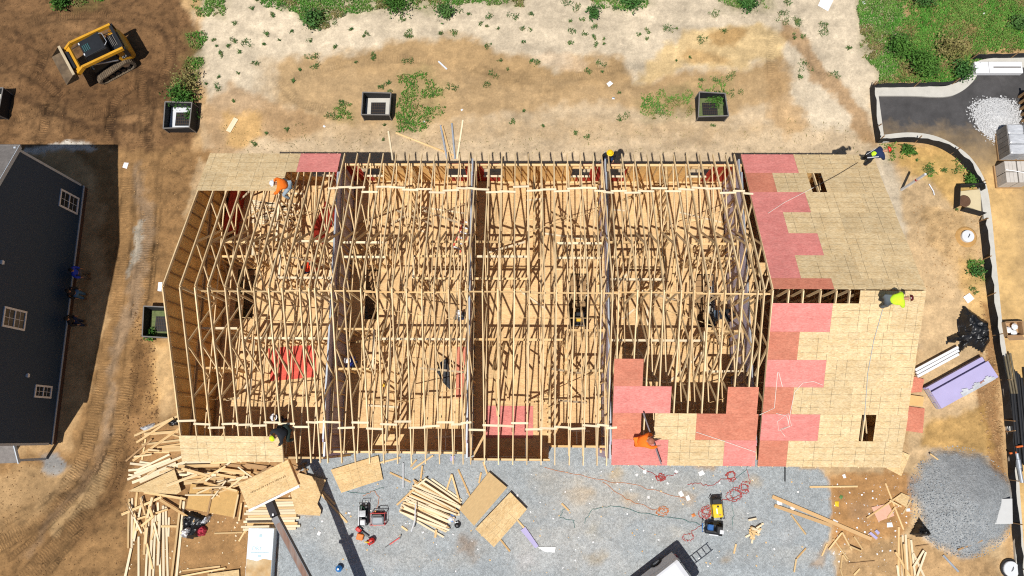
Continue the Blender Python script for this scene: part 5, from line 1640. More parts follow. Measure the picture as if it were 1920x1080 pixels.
board_px(1717, 1025, 1741, 1021, w=.05, m=LUMD, label='thin brown stick right of the bottom right pile'); board_px(1590, 1057, 1640, 1052, w=.05, m=LUMD, label='half-buried brown stick above the bottom edge')
# scrap pile of short blocks
G = 'blocks of the small offcut heap'
r = random.Random(4)
for k in range(22):
    cx, cy, a = 1415 + r.gauss(0, 6), 992 + r.gauss(0, 9), r.uniform(0, 3.1)
    dx, dy = math.cos(a) * r.uniform(4, 9), math.sin(a) * r.uniform(4, 9)
    board_px(cx - dx, cy - dy, cx + dx, cy + dy, w=.09, m=LUMB if k % 2 else LUM, label='short block in the small heap of offcuts on the gravel', group=G, z=.03 + .028 * (k // 4))
# north side
for q, l, m_ in (((728, 246, 736, 300), 'leftmost short board by the back wall', LUMB), ((742, 249, 852, 292), 'long board slanting against the back wall', LUM), ((826, 235, 838, 298), 'grey pipe-like bar left of the pair by the back wall', GALV), ((829, 236, 846, 298), 'thin board beside the grey bar by the back wall', LUM),
                 ((847, 231, 853, 298), 'grey bar between the boards by the back wall', GALV), ((868, 225, 857, 298), 'pale board right of the grey bars by the back wall', LUMB), ((443, 222, 428, 247), 'wide tan plank lying in the orange sand', LUMB), ((822, 115, 838, 130), 'white stick lying on the damp sand', PVC)):
    board_px(*q, m=m_, w=.28 if 'wide' in l else .09, label=l)
# sheets
zs = lambda px, py: ground_height(at(px, py).x, at(px, py).y)
sheet_px('strand_board_sheet', [(358, 907), (448, 920), (438, 970), (349, 953)], .13, mat('browned_board', lin(206, 166, 104, .8), .85, .12, 5, speck=.25, speck_scale=30), 'browned sheet of strand board in the left yard with boards on it')
tri = [tuple(p) for p in wpoly([(240, 921), (327, 880), (340, 921), (331, 927)], .3)]
tag(MB().prism(tri, .29, .305).build('strand_board_offcut', OSB_GND), 'triangular strand board offcut with printed lettering on the left pile', 'board')
irr = [tuple(p) for p in wpoly([(559, 886), (611, 900), (595, 945), (602, 957), (600, 967), (555, 964), (545, 925)], .2)]
tag(MB().prism(irr, .19, .204).build('strand_board_offcut', OSB_GND), 'ragged strand board sheet right of the raised pack', 'board')
sheet_px('strand_board_sheet', [(640, 924), (718, 899), (709, 854), (620, 881)], .10, OSB_GND, 'strand board sheet lying alone by the boom shadow')
sheet_px('strand_board_sheet', [(889, 986), (951, 914), (917, 885), (861, 955)], .20, mat('dusty_board', lin(202, 172, 124, .8), .85, .14, 4, (1, 3, 1), speck=.2, speck_scale=25), 'dusty strand board sheet, left of the two in the middle of the yard')
sheet_px('strand_board_sheet', [(926, 1026), (988, 955), (957, 923), (891, 992)], .24, OSB_GND, 'pale strand board sheet, right of the two in the middle of the yard')
sheet_px('strand_board_sheet', [(389, 1076), (448, 1068), (450, 1110), (391, 1115)], .1, OSB_GND, 'strand board sheet cut by the bottom edge at the left')
sheet_px('pink_offcut', [(1634, 951), (1666, 944), (1677, 967), (1647, 978)], .04, mat('faded_pink', lin(226, 176, 150, .82), .85, .1, 5), 'faded pink offcut of board on the orange dirt')
sheet_px('strand_board_offcut', [(1690, 924), (1706, 931), (1699, 951), (1678, 938)], .06, OSB_GND, 'small square strand board offcut left of the gravel heap')
sheet_px('strand_board_sheet', [(1640, 866), (1690, 846), (1706, 853), (1690, 893)], .10, OSB_GND, 'strand board sheet poking out at the lower right corner of the roof')
sheet_px('red_sheet', [(1690, 700), (1733, 711), (1728, 735), (1686, 738)], .10, RED_B, 'upper red sheet on the ground beside the right eave')
sheet_px('tan_sheet', [(1690, 738), (1733, 744), (1730, 762), (1690, 758)], .12, mat('tan_board', lin(224, 182, 120, .82), .8, .08, 3), 'tan sheet between two red sheets beside the right eave')
sheet_px('red_sheet', [(1690, 760), (1734, 766), (1730, 812), (1686, 806)], .07, RED_B, 'lower red sheet on the ground beside the right eave')
sheet_px('purple_scrap', [(1010, 1024), (985, 988), (976, 994), (1004, 1028)], .05, PURP, 'long purple strip of wallboard below the right yard sheet')
sheet_px('white_scrap', [(1008, 1026), (1042, 1026), (1040, 1036), (1020, 1034)], .03, PAPER, 'white folded scrap at the end of the purple strip')
for q, l in (([(1629, 1000), (1633, 997), (1646, 1008), (1643, 1012)], 'left purple scrap below the beams'), ([(1640, 996), (1644, 993), (1650, 999), (1646, 1003)], 'small purple scrap below the beams')):
    sheet_px('purple_scrap', q, .03, PURP, l)
sheet_px('purple_scrap', [(845, 855), (853, 855), (851, 864), (844, 864)], .05, PURP, 'purple scrap under the truss tails by the second party wall')
# wrapped lumber pack with printed wrap
pa, pb, pc_ = at(466, 990, .55), at(514, 990, .55), at(515, 1140, .55)
t = thing('wrapped_pack', 'lumber pack in white printed plastic wrap at the bottom edge', 'pack', ((pa.x + pb.x) / 2, (pa.y + pc_.y) / 2, 0))
w_, l_ = pb.x - pa.x, abs(pa.y - pc_.y)
WRAPW = mat('printed_wrap', lin(226, 236, 244, .84), .35, .06, 2, spec=.5, bump=.012, bscale=6, tint=lin(212, 224, 232, .84))
MB().bbox((0, 0, .27), (w_, l_, .56), .02).build('load', WRAPW, t)
MUDDY = mat('muddy_wrap', lin(196, 160, 110, .8), .8, .2, 3, tint=lin(226, 206, 168, .8))
MB().add([(-w_ / 2 + .02, -.55, .556), (w_ / 2 - .02, -.55, .556), (w_ / 2 - .02, .35, .556), (.2, .42, .556), (-.1, .30, .556), (-w_ / 2 + .02, .40, .556)], [(0, 1, 2, 3, 4, 5)]).build('mud_splash', MUDDY, t)
def lettering(txt, W, size, m, parent=None, name='lettering', extrude=.002):
    cu = bpy.data.curves.new(name, 'FONT'); cu.body = txt; cu.size = size; cu.align_x = 'CENTER'; cu.align_y = 'CENTER'; cu.extrude = extrude
    o = bpy.data.objects.new(name, cu); COL.objects.link(o)
    bpy.context.view_layer.update()
    me = bpy.data.meshes.new_from_object(o.evaluated_get(bpy.context.evaluated_depsgraph_get()))
    bpy.data.objects.remove(o)
    me.materials.clear(); me.materials.append(m)
    return link(name, me, W, parent)
PRINT = mat('green_print', lin(178, 206, 214, .8), .5, .1, 3)
p = at(491, 1029, .56)
lettering('DRY', Matrix.Translation((p.x - .24, p.y, .560)), .26, PRINT, t)
MB().box((0, p.y - WM[t].translation.y - .18, .5605), (w_ * .7, .03, .003)).build('print_line', PRINT, t)
for yy in (.62, -.35):
    MB().box((.0, p.y - WM[t].translation.y + yy, .5605), (.14, .12, .003)).build('print_mark', PRINT, t)
# ------------------------------------------------------------------ compact track loader
YEL = mat('machine_yellow', lin(226, 166, 40, .8), .45, .10, 3, spec=.5, tint=lin(206, 150, 44, .78))
MBLACK = mat('machine_black', (.014, .015, .017), .4, .3, 4, spec=.5)
CABG = mat('cab_glass', (.012, .022, .026), .12, .2, 2, spec=.7)
MUDM = mat('muddy_steel', lin(96, 80, 62, .72), .85, .3, 4, bump=.006, tint=lin(128, 108, 84, .72))
TREAD = mat('dusty_rubber', lin(128, 110, 88, .7), .9, .25, 5, tint=lin(96, 84, 70, .7))
c = at(212, 118)
hd = math.atan2(-.53, -.85)
LD = thing('track_loader', 'yellow and black compact track loader with raised bucket on brown mud', 'loader', (c.x, c.y, 0), hd)
def lp(mb, n, m, parent=None, **k): return mb.build(n, m, parent or LD, WM[LD], **k)
for s in (-1, 1):
    # track: rounded triangular loop
    y = s * .78; w = .40
    loop = [(1.12, .32), (1.05, .12), (.85, .02), (-.85, .02), (-1.08, .12), (-1.15, .36), (-1.05, .62), (-.80, .78), (-.60, .76), (.95, .50)]
    n = len(loop); vs = [(x, y - w / 2, z) for x, z in loop] + [(x, y + w / 2, z) for x, z in loop]
    inn = [(x * .88, .06 + (z - .06) * .84) for x, z in loop]
    vs += [(x, y - w / 2, z) for x, z in inn] + [(x, y + w / 2, z) for x, z in inn]
    fs = []
    for i in range(n):
        j = (i + 1) % n
        fs += [(i, n + i, n + j, j), (i, j, 2 * n + j, 2 * n + i), (n + j, n + i, 3 * n + i, 3 * n + j), (2 * n + i, 2 * n + j, 3 * n + j, 3 * n + i)]
    tr = lp(MB().add(vs, fs), 'track', TREAD)
    # cleats
    tot = sum(math.dist(loop[i], loop[(i + 1) % n]) for i in range(n)); k = 46
    d = 0; i = 0; acc = 0
    for q in range(k):
        L_ = q * tot / k
        while acc + math.dist(loop[i], loop[(i + 1) % n]) < L_: acc += math.dist(loop[i], loop[(i + 1) % n]); i += 1
        a, b = loop[i], loop[(i + 1) % n]; t = (L_ - acc) / math.dist(a, b)
        px_, pz_ = a[0] + (b[0] - a[0]) * t, a[1] + (b[1] - a[1]) * t
        an = math.atan2(b[1] - a[1], b[0] - a[0])
        M = Matrix.Rotation(-an, 3, 'Y')
        lp(MB().box((px_, y, pz_), (.035, w, .05), M), 'cleat', TREAD, tr)
    for x in (-.7, -.35, 0, .35, .7):
        lp(MB().lathe([(.13, -.12), (.15, 0), (.13, .12)], (x, y, .20), 12, Matrix.Rotation(math.pi / 2, 3, 'X')), 'roller', MBLACK, tr)
    lp(MB().lathe([(.20, -.13), (.23, 0), (.20, .13)], (-.72, y, .52), 14, Matrix.Rotation(math.pi / 2, 3, 'X')), 'sprocket', STEEL, tr)
    lp(MB().box((0, y - s * .03, .30), (1.6, .12, .26)), 'undercarriage', MBLACK, tr)
lp(MB().bbox((-.1, 0, .62), (2.2, 1.08, .80), .06), 'chassis', MBLACK)
lp(MB().bbox((-1.08, 0, .98), (.75, 1.5, .92), .12), 'engine_housing', YEL)
lp(MB().bbox((-.98, 0, 1.46), (.72, 1.0, .10), .04), 'engine_hood', MBLACK)
for k in range(6): lp(MB().box((-1.22 + k * .09, -.05, 1.525), (.03, .7, .03)), 'louvre', MATS['grey_strap'])
for s in (-1, 1):
    side = MB()
    side.add([(-1.42, s * .77, .62), (-.72, s * .77, .62), (-.62, s * .77, 1.05), (-.95, s * .77, 1.50), (-1.35, s * .77, 1.45)], [(0, 1, 2, 3, 4) if s < 0 else (4, 3, 2, 1, 0)])
    lp(side, 'side_panel', YEL)
# cab
cab = lp(MB().add([(-.62, -.62, .95), (.80, -.62, .95), (.80, .62, .95), (-.62, .62, .95), (-.55, -.58, 2.05), (.66, -.50, 2.05), (.66, .50, 2.05), (-.55, .58, 2.05)],
                  [(3, 2, 1, 0), (4, 5, 6, 7), (0, 1, 5, 4), (1, 2, 6, 5), (2, 3, 7, 6), (3, 0, 4, 7)]), 'cab', MBLACK)
lp(MB().bbox((.05, 0, 2.085), (1.2, 1.04, .06), .03), 'roof', MBLACK, cab)
lp(MB().add([(.685, -.44, 1.98), (.685, .44, 1.98), (.80, .54, 1.2), (.80, -.54, 1.2)], [(0, 3, 2, 1)]), 'front_window', CABG, cab)
for k in range(4): lp(MB().box((.52 - k * .10, .02, 2.125), (.04, .42, .012)), 'roof_window_bar', mat('teal_glass', lin(70, 116, 116, .7), .15, .1, 2), cab)
lp(MB().tube([(-.55, -.42, 2.1), (-.72, -.3, 2.14), (-.74, .3, 2.14), (-.55, .42, 2.1)], .02, 6), 'grab_rail', GALV, cab)
# lift arms raised
for s in (-1, 1):
    y = s * .83
    ar = lp(MB().beam((-1.25, y, 1.72), (1.05, y, 1.92), .13, .20).beam((1.0, y, 1.93), (1.55, y, 1.62), .13, .22), 'lift_arm', YEL)
    lp(MB().beam((-1.2, y, .98), (-1.25, y, 1.72), .12, .22, (1, 0, 0)), 'arm_post', MBLACK, ar)
    lp(MB().tube([(-.55, y * .93, 1.0), (.55, y * .93, 1.62)], .045, 8), 'lift_cylinder', STEEL, ar)
lp(MB().box((-1.22, 0, 1.70), (.16, 1.55, .12)), 'rear_cross_tube', MBLACK)
lp(MB().box((1.36, 0, 1.72), (.34, 1.7, .10), Matrix.Rotation(.5, 3, 'Y')), 'front_cross_plate', YEL)
# bucket
bx_, bz_ = 1.62, 1.48
prof = [(0, .45), (0, .05), (.10, -.06), (.75, -.02), (.78, .02), (.14, .02), (.06, .10), (.06, .45)]
n = len(prof); vs = [(bx_ + x, -.98, bz_ + z) for x, z in prof] + [(bx_ + x, .98, bz_ + z) for x, z in prof]
bk = lp(MB().add(vs, [(i, (i + 1) % n, n + (i + 1) % n, n + i) for i in range(n)] + [tuple(range(n - 1, -1, -1)), tuple(range(n, 2 * n))]), 'bucket', MUDM)
for s in (-1, 1):
    lp(MB().add([(bx_, s * .985, bz_ + .45), (bx_, s * .985, bz_), (bx_ + .76, s * .985, bz_), (bx_ + .70, s * .985, bz_ + .08), (bx_ + .1, s * .985, bz_ + .46)], [(0, 1, 2, 3, 4), (4, 3, 2, 1, 0)]), 'bucket_side', MUDM, bk)
lp(MB().box((bx_ + .05, 0, bz_ + .47), (.14, 1.98, .04)), 'bucket_lip', mat('pale_mud', lin(200, 182, 150, .75), .9, .2, 5), bk)
lp(MB().box((bx_ - .12, 0, bz_ + .15), (.18, 1.1, .40)), 'coupler', MBLACK, bk)
for s in (-1, 1):
    Wt = WM[LD] @ Matrix.Translation((-1.05, s * .785, 1.02)) @ (Matrix.Rotation(math.pi / 2, 4, 'X') if s < 0 else Matrix.Rotation(math.pi, 4, 'Z') @ Matrix.Rotation(math.pi / 2, 4, 'X'))
    lettering('CAT', Wt, .24, PVC, LD)
    lp(MB().box((-1.05, s * .777, 1.02), (.50, .004, .24)), 'badge', MBLACK)
for k_, (a_, b_) in enumerate((((-1.1, .55, 1.6), (1.3, .6, 1.75)), ((-1.1, -.55, 1.6), (1.3, -.6, 1.75)))):
    lp(MB().tube([a_, (-.3, a_[1] * 1.15, 1.58), (.5, b_[1] * 1.1, 1.72), b_], .022, 6), 'hydraulic_hose', RUBBER)
lp(MB().box((-.72, .0, 1.2), (.06, 1.3, .5)), 'inner_panel', mat('inner_red', lin(150, 50, 40, .7), .6))
# small work light
for s in (-1, 1): lp(MB().box((.62, s * .36, 2.12), (.06, .12, .06)), 'work_light', PVC, cab)

# ------------------------------------------------------------------ telehandler reaching in from below the frame
zb0 = 4.05
tip, far = at(516, 968, zb0), at(577, 1090, zb0 - .35)
d = (far - tip); d.normalize()
base = tip + d * 11.5; base.z = 2.0
TEL = thing('telehandler', 'telehandler boom with rusty brown top reaching up from the bottom edge', 'telehandler', (base.x, base.y, 0), math.atan2(-d.y, -d.x))
RUST = mat('boom_rust', lin(132, 100, 84, .75), .65, .25, 2.5, (4, .6, 1), tint=lin(140, 130, 124, .75), metal=.2)
GREYB = mat('boom_grey', lin(92, 92, 96, .75), .5, .12, 3, metal=.2)
DARKB = mat('boom_dark', lin(54, 50, 54, .75), .6, .2, 4)
def tp(mb, n, m, parent=None): return mb.build(n, m, parent or TEL, I4)
bd = (base - tip).normalized()
s1, s2 = tip + bd * 3.3, tip + bd * 7.0
seg1 = tp(MB().beam(tip, s1 + bd * .5, .30, .34), 'boom_section', GREYB)
tp(MB().beam(tip + bd * .35 + Vector((0, 0, .175)), s1 + Vector((0, 0, .172)), .24, .012), 'rust_strip', RUST, seg1)
seg2 = tp(MB().beam(s1, s2 + bd * .5, .42, .44), 'boom_section', GREYB)
tp(MB().beam(s1 + bd * .15 + Vector((0, 0, .225)), s2 + Vector((0, 0, .222)), .20, .012), 'rust_strip', RUST, seg2)
sd = bd.cross(Vector((0, 0, 1))).normalized()
tp(MB().beam(s1 + sd * .13 + Vector((0, 0, .235)), s2 + sd * .13 + Vector((0, 0, .232)), .05, .03), 'hose_tray', MBLACK, seg2)
tp(MB().beam(s1 - sd * .34 + bd * .05, s1 + sd * .34 + bd * .05, .14, .12), 'wear_pad_clamp', DARKB, seg2)
for k in (-1, 1): tp(MB().box(tuple(s1 + sd * .33 * k + bd * .06 + Vector((0, 0, .12))), (.12, .12, .16)), 'clamp_bolt', DARKB, seg2)
tp(MB().beam(s2, base + bd * 1.0, .54, .56), 'boom_section', GREYB)
# head, carriage and forks
head = tp(MB().beam(tip + Vector((0, 0, -.05)), tip - bd * .75 + Vector((0, 0, -.30)), .34, .40), 'boom_head', DARKB)
tp(MB().box(tuple(tip - bd * .1 + Vector((0, 0, .175))), (.07, .10, .012)), 'head_label', PAPER, head)
car_c = tip - bd * .85 + Vector((0, 0, -.35))
pk = [at(446, 911, 4.42), at(466, 960, 4.42), at(559, 905, 4.42), at(540, 865, 4.42)]
ld = (pk[3] - pk[0]).normalized(); wd = (pk[1] - pk[0]).normalized()
tp(MB().beam(car_c - ld * .62, car_c + ld * .62, .10, .55), 'fork_carriage', DARKB)
for k in (-.42, .42):
    p = car_c + ld * k + Vector((0, 0, -.22))
    tp(MB().beam(p, p - wd * 1.25, .12, .05), 'fork', DARKB)
# machine body beyond the frame
Mb = WM[TEL]
tp2 = lambda mb, n, m, parent=None: mb.build(n, m, parent or TEL, Mb)
tp2(MB().bbox((.3, -.1, 1.0), (4.6, 1.2, .8), .1), 'chassis', YEL)
tp2(MB().bbox((.4, .75, 1.6), (1.6, .8, 1.7), .12), 'cab', MBLACK)
for x in (-1.5, 2.0):
    for s in (-1, 1):
        wh = tp2(MB().lathe([(.45, -.2), (.62, -.16), (.62, .16), (.45, .2)], (x, s * 1.0, .62), 18, Matrix.Rotation(math.pi / 2, 3, 'X')), 'wheel', RUBBER)
        tp2(MB().lathe([(.28, -.21), (.3, .21)], (x, s * 1.0, .62), 14, Matrix.Rotation(math.pi / 2, 3, 'X')), 'rim', YEL, wh)
# pack of sheets on the forks
c = (pk[0] + pk[2]) / 2
PKr = math.atan2(ld.y, ld.x)
PK = thing('sheet_pack', 'pack of strand board sheets held up on the telehandler forks', 'pack', (c.x, c.y, 3.95), PKr)
Lp, Wp = 2.44, 1.22
for k in range(14):
    MB().box((.008 * math.sin(k * 2.3), .008 * math.cos(k * 1.9), .09 + k * .024), (Lp, Wp, .021)).build('strand_board', OSB_GND if k == 13 else LUM, PK)
MB().box((-.1, -Wp / 2 - .06, .10), (Lp * 1.02, .11, .09)).build('white_bearer', WHITE, PK)
for q in (-.8, .8): MB().box((q, 0, .035), (.1, Wp, .07)).build('bearer', LUMD, PK)
INK = mat('stamp_ink', lin(150, 122, 84, .7), .9)
ri2 = random.Random(2); x_ = -.85
while x_ < .85:      # worn, unreadable mill stamp
    wq = ri2.uniform(.02, .05)
    MB().box((x_, ri2.uniform(-.01, .01), .4135), (wq, ri2.uniform(.04, .09), .002)).build('stamp_mark', INK, PK); x_ += wq + ri2.uniform(.015, .06)

# ------------------------------------------------------------------ silver van at the bottom edge
SILV = mat('silver_paint', lin(222, 224, 228, .84), .28, .03, 2, spec=.6)
ax_ = (at(1213, 1079, .4) - at(1262, 1041, .4)); hd2 = math.atan2(ax_.y, ax_.x)
a2 = Vector((math.cos(hd2), math.sin(hd2), 0)); p2 = Vector((-a2.y, a2.x, 0))
if p2.x < 0: p2 = -p2
vc = at(1262, 1041, 1.0) + a2 * 2.4 + p2 * .94
VAN = car('van', 'silver van cut by the bottom edge, seen from above', (vc.x, vc.y, 0), hd2, 5.0, 1.95, 1.75, SILV, van=True)
Wv = WM[VAN]
for x in (-.4, 1.0): beam('roof_bar', Wv @ Vector((x, -.8, 1.80)), Wv @ Vector((x, .8, 1.80)), .05, .05, MBLACK, VAN)
lad = thing('ladder', 'ladder on the van roof, its shadow falling on the gravel', 'ladder', vc + p2 * .6 - a2 * .75 + Vector((0, 0, 1.84)), hd2)
for s in (-.2, .2): MB().box((-.6, s, .04), (3.4, .03, .08)).build('rail', GALV, lad)
for k in range(11): MB().box((-2.2 + k * .31, 0, .05), (.04, .38, .04)).build('rung', GALV, lad)

# ------------------------------------------------------------------ generators, compressors, tools
def mach(name, label, cat, px, py, rz): 
    c = at(px, py); return thing(name, label, cat, (c.x, c.y, ground_height(c.x, c.y) + .01), rz)
YPL = mat('yellow_case', lin(240, 204, 44, .82), .45, .05, 3)
t = mach('generator', 'yellow and black portable generator among tangled hoses', 'generator', 1341, 952, .08)
MB().bbox((0, -.10, .28), (.50, .66, .44), .05).build('case', YPL, t)
MB().bbox((0, .34, .27), (.48, .28, .46), .04).build('engine_cover', MBLACK, t)
for s in (-.27, .27): MB().tube([(s, -.5, .04), (s, -.5, .5), (s, .5, .5), (s, .5, .04)], .02, 6).build('frame_tube', MBLACK, t)
MB().lathe([(.05, 0), (.05, .03), (.03, .04)], (.02, .10, .50), 12).build('fuel_cap', MBLACK, t)
MB().box((-.05, -.12, .504), (.06, .26, .006)).build('label', PAPER, t)
MB().box((.08, -.30, .503), (.12, .06, .006)).build('label', MATS['kraft'], t)
for s in (-.2, .2): MB().lathe([(.10, -.03), (.10, .03)], (s, -.48, .10), 12, Matrix.Rotation(math.pi / 2, 3, 'Y')).build('wheel', RUBBER, t)
t = mach('air_compressor', 'blue and black wheeled air compressor above the van', 'compressor', 1336, 990, -.12)
BLU = mat('blue_metal', lin(60, 120, 190, .8), .4, .15, 4)
for s in (-.16, .16): MB().tube([(-.45, s, .22), (-.40, s, .22), (.40, s, .22), (.45, s, .22)], [.06, .12, .12, .06], 10).build('tank', MBLACK, t)
MB().bbox((.22, 0, .46), (.30, .34, .26), .04).build('motor', MBLACK, t)
MB().bbox((.32, -.08, .60), (.20, .20, .06), .02).build('air_filter', PVC, t)
MB().bbox((-.22, .06, .42), (.26, .26, .22), .03).build('pump', BLU, t)
for k in range(5): MB().box((-.32 + k * .05, .06, .55), (.02, .28, .10)).build('cooling_fin', BLU, t)
MB().tube([(-.48, -.2, .2), (-.62, -.2, .5), (-.62, .2, .5), (-.48, .2, .2)], .02, 6).build('handle', BLU, t)
MB().box((0, -.30, .30), (.45, .05, .08)).build('front_plate', PVC, t)
for s in (-.28, .28): MB().lathe([(.12, -.035), (.12, .035)], (.36, s, .12), 12, Matrix.Rotation(math.pi / 2, 3, 'X')).build('wheel', RUBBER, t)
t = mach('air_compressor', 'black air compressor with white motor beside the red toolbox', 'compressor', 684, 965, 1.6)
for s in (-.13, .13): MB().tube([(-.50, s, .20), (-.44, s, .20), (.44, s, .20), (.50, s, .20)], [.05, .11, .11, .05], 10).build('tank', MBLACK, t)
MB().bbox((-.32, 0, .42), (.26, .26, .24), .04).build('motor', PVC, t)
MB().bbox((.08, 0, .40), (.34, .28, .22), .03).build('pump', MBLACK, t)
for k in range(6): MB().box((-.02 + k * .05, 0, .53), (.02, .30, .10)).build('cooling_fin', STEEL, t)
MB().tube([(.50, -.2, .2), (.62, -.2, .45), (.62, .2, .45), (.50, .2, .2)], .02, 6).build('handle', MBLACK, t)
MB().tube([(.3, -.1, .5), (.45, 0, .62), (.5, .1, .5), (.3, .12, .46)], .012, 5).build('hose', mat('green_hose', lin(40, 96, 60, .7), .5), t)
MB().box((-.05, .26, .18), (.9, .03, .05)).build('side_rail', PVC, t)
RED = mat('red_metal', lin(206, 40, 36, .8), .4, .1, 4)
t = mach('generator', 'red-framed generator with grey tank beside the black compressor', 'generator', 711, 971, .02)
MB().bbox((0, -.08, .34), (.58, .36, .24), .05).build('fuel_tank', mat('grey_tank', lin(150, 158, 164, .8), .45, .15, 3), t)
for z_ in (.06, .48): MB().tube([(-.36, -.30, z_), (.36, -.30, z_), (.36, .26, z_), (-.36, .26, z_)], .022, 6, closed=True).build('frame_tube', RED, t)
for a_ in (-.36, .36):
    for b_ in (-.30, .26): MB().tube([(a_, b_, .05), (a_, b_, .48)], .02, 6).build('frame_post', RED, t)
MB().bbox((-.05, .12, .22), (.55, .22, .30), .04).build('engine', MBLACK, t)
MB().box((0, -.33, .12), (.6, .05, .10)).build('bumper', PVC, t)
MB().tube([(-.1, .28, .3), (-.05, .42, .42), (.30, .44, .42), (.40, .30, .36)], .018, 6).build('handle', MBLACK, t)
MB().lathe([(.05, 0), (.05, .08), (.02, .10)], (-.12, .36, .36), 8).build('regulator', mat('brass', lin(190, 130, 70, .8), .4, metal=.6), t)
t = mach('chainsaw', 'red and black power saw lying in the boom shadow', 'saw', 677, 995, -.6)
MB().bbox((-.12, 0, .11), (.30, .20, .20), .04).build('body', RED, t)
MB().box((.25, 0, .10), (.50, .08, .03)).build('bar', MBLACK, t)
MB().tube([(-.2, .1, .12), (-.1, .14, .26), (.05, .12, .24), (.05, .0, .14)], .018, 6).build('handle', MBLACK, t)
t = mach('tool_case', 'small orange case beside the red saw', 'case', 676, 1006, -.2)
MB().bbox((0, 0, .10), (.34, .30, .20), .03).build('case', mat('orange_case', lin(228, 128, 50, .82), .55, .08, 4), t)
MB().tube([(-.1, .15, .14), (-.1, .2, .2), (.1, .2, .2), (.1, .15, .14)], .015, 5).build('handle', MBLACK, t)
t = mach('fuel_can', 'red fuel can with yellow spout beside the boom shadow', 'can', 697, 1014, .5)
MB().bbox((0, 0, .17), (.36, .28, .34), .07).build('can', RED, t)
MB().tube([(-.08, .02, .34), (-.16, .08, .42), (-.26, .13, .42)], [.04, .03, .015], 8).build('spout', YPL, t)
MB().tube([(.12, -.06, .33), (.06, -.06, .42), (-.04, -.06, .42), (-.06, -.06, .33)], .018, 6).build('handle', MBLACK, t)
MB().tube([(-.25, -.15, .03), (-.2, -.02, .05), (-.22, .12, .04)], .05, 6).build('strap', MBLACK, t)
a, b = at(722, 1027, .05), at(751, 1007, .05)
t = thing('pry_bar', 'red handled bar with black ends lying on the gravel', 'tool', ((a.x + b.x) / 2, (a.y + b.y) / 2, 0))
beam('handle', a.lerp(b, .3), a.lerp(b, .95), .05, .04, RED, t)
beam('blade', a, a.lerp(b, .3), .04, .02, MBLACK, t)
beam('head', b + Vector((-.03, -.08, 0)), b + Vector((.03, .12, 0)), .05, .05, MBLACK, t)
t = mach('welding_helmet', 'black helmet lying right of the fanned boards', 'helmet', 858, 984, .3)
MB().lathe([(.13, 0), (.16, .08), (.14, .16), (.06, .22), (.01, .23)], (0, 0, 0), 12).build('shell', MBLACK, t)
MB().box((.0, .12, .12), (.16, .06, .08)).build('visor', STEEL, t)
t = mach('hard_hat', 'white and blue hat lying against the right tip of the fanned boards', 'hat', 846, 972, .9)
MB().lathe([(.15, 0), (.14, .05), (.11, .12), (.05, .16), (.01, .165)], (0, 0, .1), 14).build('shell', PVC, t)
MB().lathe([(.19, .0), (.19, .012)], (.02, 0, .1), 14).build('brim', BLU, t)
t = mach('jug', 'small blue jug lying at the bottom of the gravel', 'jug', 637, 1065, .4)
MB().lathe([(.10, 0), (.16, .06), (.17, .2), (.10, .28), (.04, .32)], (0, 0, 0), 10).build('jug', mat('blue_plastic', lin(46, 120, 190, .8), .4), t)
MB().lathe([(.05, .32), (.05, .37)], (0, 0, 0), 8).build('cap', PVC, t)
# white pipes
for pts, l in (([(756, 868), (756, 915)], 'straight white pipe above the fanned boards'), ([(779, 945), (778, 975), (771, 997)], 'bent white pipe lying across the fanned boards'), ([(1742, 345), (1750, 358), (1752, 366)], 'short pale pipe on the sand right of the post'), ([(1472, 877), (1472, 903)], 'dark prop under the roof edge')):
    z_ = .45 if 'bent' in l else .06
    tag(MB().tube([at(*q, z_) for q in pts], .032, 8).build('pipe', PVC if 'dark' not in l else MBLACK), l, 'pipe')
# hoses and cords coiled on the gravel
def cord(pts, r, m, label, name='air_hose', seed=1, coil=None):
    rr = random.Random(seed); P = []
    for i in range(len(pts) - 1):
        for k in range(6):
            t_ = k / 6; P.append((pts[i][0] + (pts[i + 1][0] - pts[i][0]) * t_ + rr.uniform(-2, 2), pts[i][1] + (pts[i + 1][1] - pts[i][1]) * t_ + rr.uniform(-2, 2)))
    P.append(pts[-1])
    Q = [Vector((*p, 0)) for p in smooth_line(P, 3)]
    Q = [Vector((p.x, p.y, max(ground_height(p.x, p.y), -.02) + r + .004)) for p in Q]
    return tag(MB().tube(Q, r, 5).build(name, m), label, 'hose')
HR = mat('red_hose', lin(178, 70, 66, .8), .5, .1, 3); HO_ = mat('orange_hose', lin(214, 130, 70, .8), .5); HG = mat('teal_hose', lin(60, 120, 116, .75), .5); HK = mat('dark_hose', lin(60, 56, 56, .7), .5); HW = mat('white_cord', lin(232, 226, 214, .85), .6)
def loops(cx, cy, rx_, n, seed):
    rr = random.Random(seed); out = []
    for k in range(n * 9):
        a = k / 9 * 6.283; out.append((cx + rx_ * math.cos(a) * (1 + .25 * math.sin(a * .37 + seed)) + k * .4 * math.sin(seed), cy + rx_ * .8 * math.sin(a) + 4 * math.sin(a * .21 + seed)))
    return out
cord([(1350, 940)] + loops(1375, 925, 13, 2, 1) + loops(1392, 915, 10, 2, 2) + [(1400, 880)], .014, HR, 'tangled red hose right of the yellow generator', seed=2)
cord([(1290, 908), (1310, 906), (1330, 912), (1350, 900)] + loops(1370, 895, 9, 2, 3), .014, HR, 'dark red hose looping above the yellow generator', seed=3)
cord([(1190, 870), (1235, 895)] + loops(1242, 898, 7, 2, 4) + [(1270, 888)], .013, HR, 'small red hose coil below the red roof sheets', seed=4)
cord([(1020, 875), (1100, 895), (1200, 912), (1290, 935)], .010, HO_, 'long orange cord running across the gravel', seed=5)
